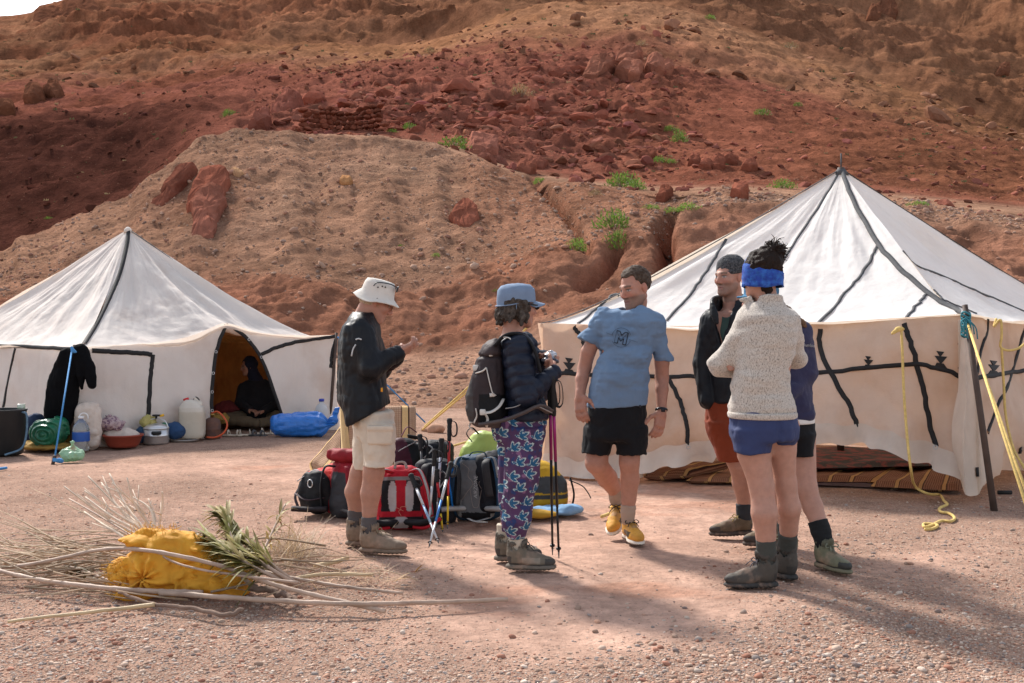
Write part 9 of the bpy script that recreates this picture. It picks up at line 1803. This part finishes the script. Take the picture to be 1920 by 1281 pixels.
# many broken blocks of the red rock band, one by one
r = np.random.default_rng(31); blk = [mesh_data('block', rock_shape(ICO1, 500 + i, 9, 0.05, 0.3, 0.8), ICO1[1], False, np.tile(np.array([0.25, 0.085, 0.056]) * (0.75 + 0.06 * i), (42, 1))) for i in range(9)]
for b_ in blk: b_.materials.append(M_ROCK)
n_ = 0
while n_ < 150:
    u = r.uniform(560, 1290); v = r.uniform(115, 250); k_ = (u - 560) / 730
    if v < 190 - 75 * math.sin(min(1, k_ * 1.2) * math.pi / 2) or (r.random() < 0.5 and u > 1150): continue
    p, nn = T(u, v, 3.9); s_ = r.uniform(0.28, 0.9) * (1.2 if r.random() < 0.15 else 0.8); o = bpy.data.objects.new('rock_block', blk[r.integers(9)]); C.objects.link(o); o.location = tuple(p - nn * 0.1); o.scale = (s_ * r.uniform(0.8, 1.5), s_, s_ * r.uniform(0.45, 0.9)); o.rotation_euler = (r.normal(0, 0.35), r.normal(0.2, 0.35), r.uniform(0, 6.3)); tag(o, 'angular red block in the broken rock band of the hill', 'rock', 'blocks of the red rock band'); n_ += 1
# dry-stone wall: every stone a part
pw, nw = T(640, 246, 3.6); dW = pw[1]; base_v = 252; t = thing('dry_stone_wall', 'low curved dry-stone wall of red stones on the slope behind the bank', 'wall', (pw[0], dW, pw[2]))
st_m = [mesh_data('wall_stone', rock_shape(ICO1, 800 + i, 7, 0.05, 0.5, 0.85), ICO1[1], False, np.tile(np.array([0.21, 0.075, 0.048]) * (0.7 + 0.09 * i), (42, 1))) for i in range(8)]
for b_ in st_m: b_.materials.append(M_ROCK)
z0 = Z(base_v, dW) - 0.1; x0 = P(566, 250, dW)[0]; x1 = P(716, 250, dW)[0]; hz = 0.235
for row in range(7):
    x = x0 + r.uniform(-0.1, 0.1) + (0.15 if row > 5 else 0) * row
    while x < x1:
        w_ = r.uniform(0.26, 0.50); tt = (x - x0) / (x1 - x0); topz = 1.55 - 0.35 * abs(tt - 0.5) + 0.2 * math.sin(tt * 9)
        if row * hz < topz:
            o = bpy.data.objects.new('wall_stone', st_m[r.integers(8)]); C.objects.link(o); o.parent = t; yy = 0.9 * math.sin(tt * math.pi) - 0.6 + r.normal(0, 0.05)
            o.location = (x + w_ / 2 - t.location[0], yy, z0 + row * hz + r.normal(0, 0.02) - t.location[2]); o.scale = (w_ * 0.62, 0.26, hz * 0.64 * r.uniform(0.85, 1.15)); o.rotation_euler = (r.normal(0, 0.15), r.normal(0, 0.15), r.normal(0, 0.25))
        x += w_ * 0.93

# ================================================================== shrubs
M_GREEN = mat('shrub_leaf', vcol=True, rough=0.6, var=0.25, vscale=5, transl=0.3, bump=0)
def shrub_mesh(seed, col, n=520, dry=False):
    rr_ = np.random.default_rng(seed); V, F, Cc = [], [], []
    for i in range(n):
        a = rr_.normal(size=3); a = unit(a); q = a * rr_.uniform(0.25, 1.0) ** 0.6; q[2] = abs(q[2]) * 0.95; lump = 1 + 0.25 * math.sin(3 * math.atan2(a[1], a[0]) + seed); q[:2] *= lump; dv = unit(np.array([a[0], a[1], abs(a[2]) + 0.9]) + rr_.normal(0, 0.3, 3)); L = rr_.uniform(0.10, 0.24); s = unit(np.cross(dv, rr_.normal(size=3))) * rr_.uniform(0.02, 0.05 if not dry else 0.02); k = len(V) * 4
        V.append(np.array([q, q + dv * L * 0.5 + s, q + dv * L, q + dv * L * 0.5 - s])); F.append((k, k + 1, k + 2, k + 3)); Cc.append(np.tile(np.asarray(col) * rr_.uniform(0.55, 1.35) * (1 + rr_.normal(0, 0.05, 3)), (4, 1)))
    me = mesh_data('foliage', np.concatenate(V), F, False, np.concatenate(Cc)); me.materials.append(M_GREEN); mb = MB()
    for i in range(7): a = rr_.uniform(0, 6.3); mb.tube([(0, 0, -0.15), (0.5 * math.cos(a), 0.5 * math.sin(a), 0.6)], [0.05, 0.015], 5)
    ms = mb.mesh('stems'); ms.materials.append(M_BARK); return me, ms
GRN, DRY = (0.155, 0.25, 0.042), (0.30, 0.21, 0.10)
SM = [shrub_mesh(900 + i, np.array(GRN) * (0.8 + 0.12 * i)) for i in range(4)] + [shrub_mesh(950, DRY, 520, True), shrub_mesh(951, (0.22, 0.17, 0.08), 480, True)]
SH = [(853, 278, 25, 20, 0, 'bright green shrub on the crest of the gravel bank'), (1168, 352, 30, 26, 1, 'tall green shrub on the terrace above the upper bush of the gully'), (1192, 356, 16, 18, 2, 'narrow green shrub touching the tall one on the terrace'), (1150, 428, 28, 32, 1, 'upper large green bush in the gully beside the bank'), (1160, 468, 24, 34, 0, 'lower large green bush in the gully beside the bank'), (1083, 470, 18, 22, 3, 'round green bush on the red cliff above the blue t-shirt'), (1274, 267, 14, 20, 1, 'green shrub on the open red slope'), (1257, 247, 13, 11, 0, 'low dark shrub just above the one on the open red slope'), (1427, 217, 14, 12, 0, 'small dark green shrub high on the right slope'), (1467, 354, 22, 16, 2, 'wide green shrub on the terrace left of the tent peak'), (1238, 306, 16, 12, 2, 'low green shrub by the flat dark boulder'), (1258, 306, 10, 8, 3, 'tiny green shrub beside the one by the flat boulder'), (768, 243, 14, 12, 0, 'dark shrub right of the dry-stone wall'), (735, 250, 10, 8, 1, 'small shrub at the right end of the dry-stone wall'), (430, 219, 13, 13, 0, 'dark green shrub on the left hill above the maroon slope'), (353, 253, 9, 10, 1, 'small green shrub on the edge of the maroon slope'), (1011, 344, 12, 11, 3, 'yellow-green tuft below the red boulders'), (1290, 394, 20, 14, 3, 'yellow-green plant beside the boulder above the gully'), (1262, 398, 18, 10, 3, 'pale green plants left of the yellow-green one above the gully'), (1222, 392, 16, 9, 3, 'pale green plants right of the upper gully bush'), (1115, 366, 11, 11, 4, 'dull tuft left of the tall terrace shrub'), (976, 182, 20, 22, 4, 'large dry bush in the middle of the red rock band'), (806, 100, 9, 11, 4, 'dry bush on the crest left of the upper hill'), (1202, 88, 11, 12, 4, 'dry bush on the orange slope above the outcrop'), (1480, 93, 14, 12, 5, 'dry bush on the far right valley edge'), (1331, 38, 11, 9, 2, 'green tuft on the upper hill crest'), (1722, 384, 18, 8, 3, 'flat green tuft on the terrace right of the tent peak'), (1012, 72, 7, 5, 4, 'tiny dry tuft on the orange upper slope'), (930, 545, 6, 5, 3, 'tiny green tuft on the lower bank'), (818, 480, 7, 7, 3, 'small green tuft on the right flank of the bank'), (752, 462, 6, 5, 0, 'dark tuft in the middle of the bank'), (1495, 200, 8, 8, 0, 'dark tuft on the far right slope'), (92, 412, 8, 6, 0, 'dark tuft at the left edge of the gravel bank')]
for (u, v, wpx, hpx, k, lb) in SH:
    p, nn = T(u, v, 0.9); me, ms = SM[k]; s_ = 1.15 * wpx * p[1] / FPX; hh = 1.2 * hpx * p[1] / FPX; t = thing('shrub', lb, 'shrub', tuple(p - [0, 0, 0.04]), 'shrubs on the hillside'); t.rotation_euler = (0, 0, r.uniform(0, 6.3)); t.scale = (s_, s_, hh * 1.05)
    for nm, mm in (('foliage', me), ('stems', ms)):
        o = bpy.data.objects.new(nm, mm); C.objects.link(o); o.parent = t
        if nm == 'stems': o['kind'] = 'stuff'
# countless small tufts
p_, s_, u_, r_ = hill_points(620, lambda u, y, s: np.where((s > 3.9) & (s < 9.8), 0.5, 0.0), 12); V, F, Cc = [], [], []
for q in p_:
    sz_ = (q[1] / FPX) * r_.uniform(1.2, 4.0); c_ = np.array([0.085, 0.085, 0.035]) * r_.uniform(0.5, 1.3) if r_.random() < 0.75 else np.array([0.24, 0.17, 0.09])
    for i in range(9): a = unit(r_.normal(size=3)); k = len(V) * 3; b_ = q + a * [1, 1, 0.3] * sz_; V.append(np.array([b_ - [sz_ * 0.4, 0, 0], b_ + [sz_ * 0.4, 0, 0], b_ + [a[0] * sz_ * .4, 0, sz_ * r_.uniform(0.5, 1.1)]])); F.append((k, k + 1, k + 2)); Cc.append(np.tile(c_, (3, 1)))
o = mk('scrub', np.concatenate(V), F, M_GREEN, None, False, np.concatenate(Cc)); o['kind'] = 'stuff'; o['label'] = 'tiny dark scrub tufts dotted over the far slopes'; o['category'] = 'scrub'
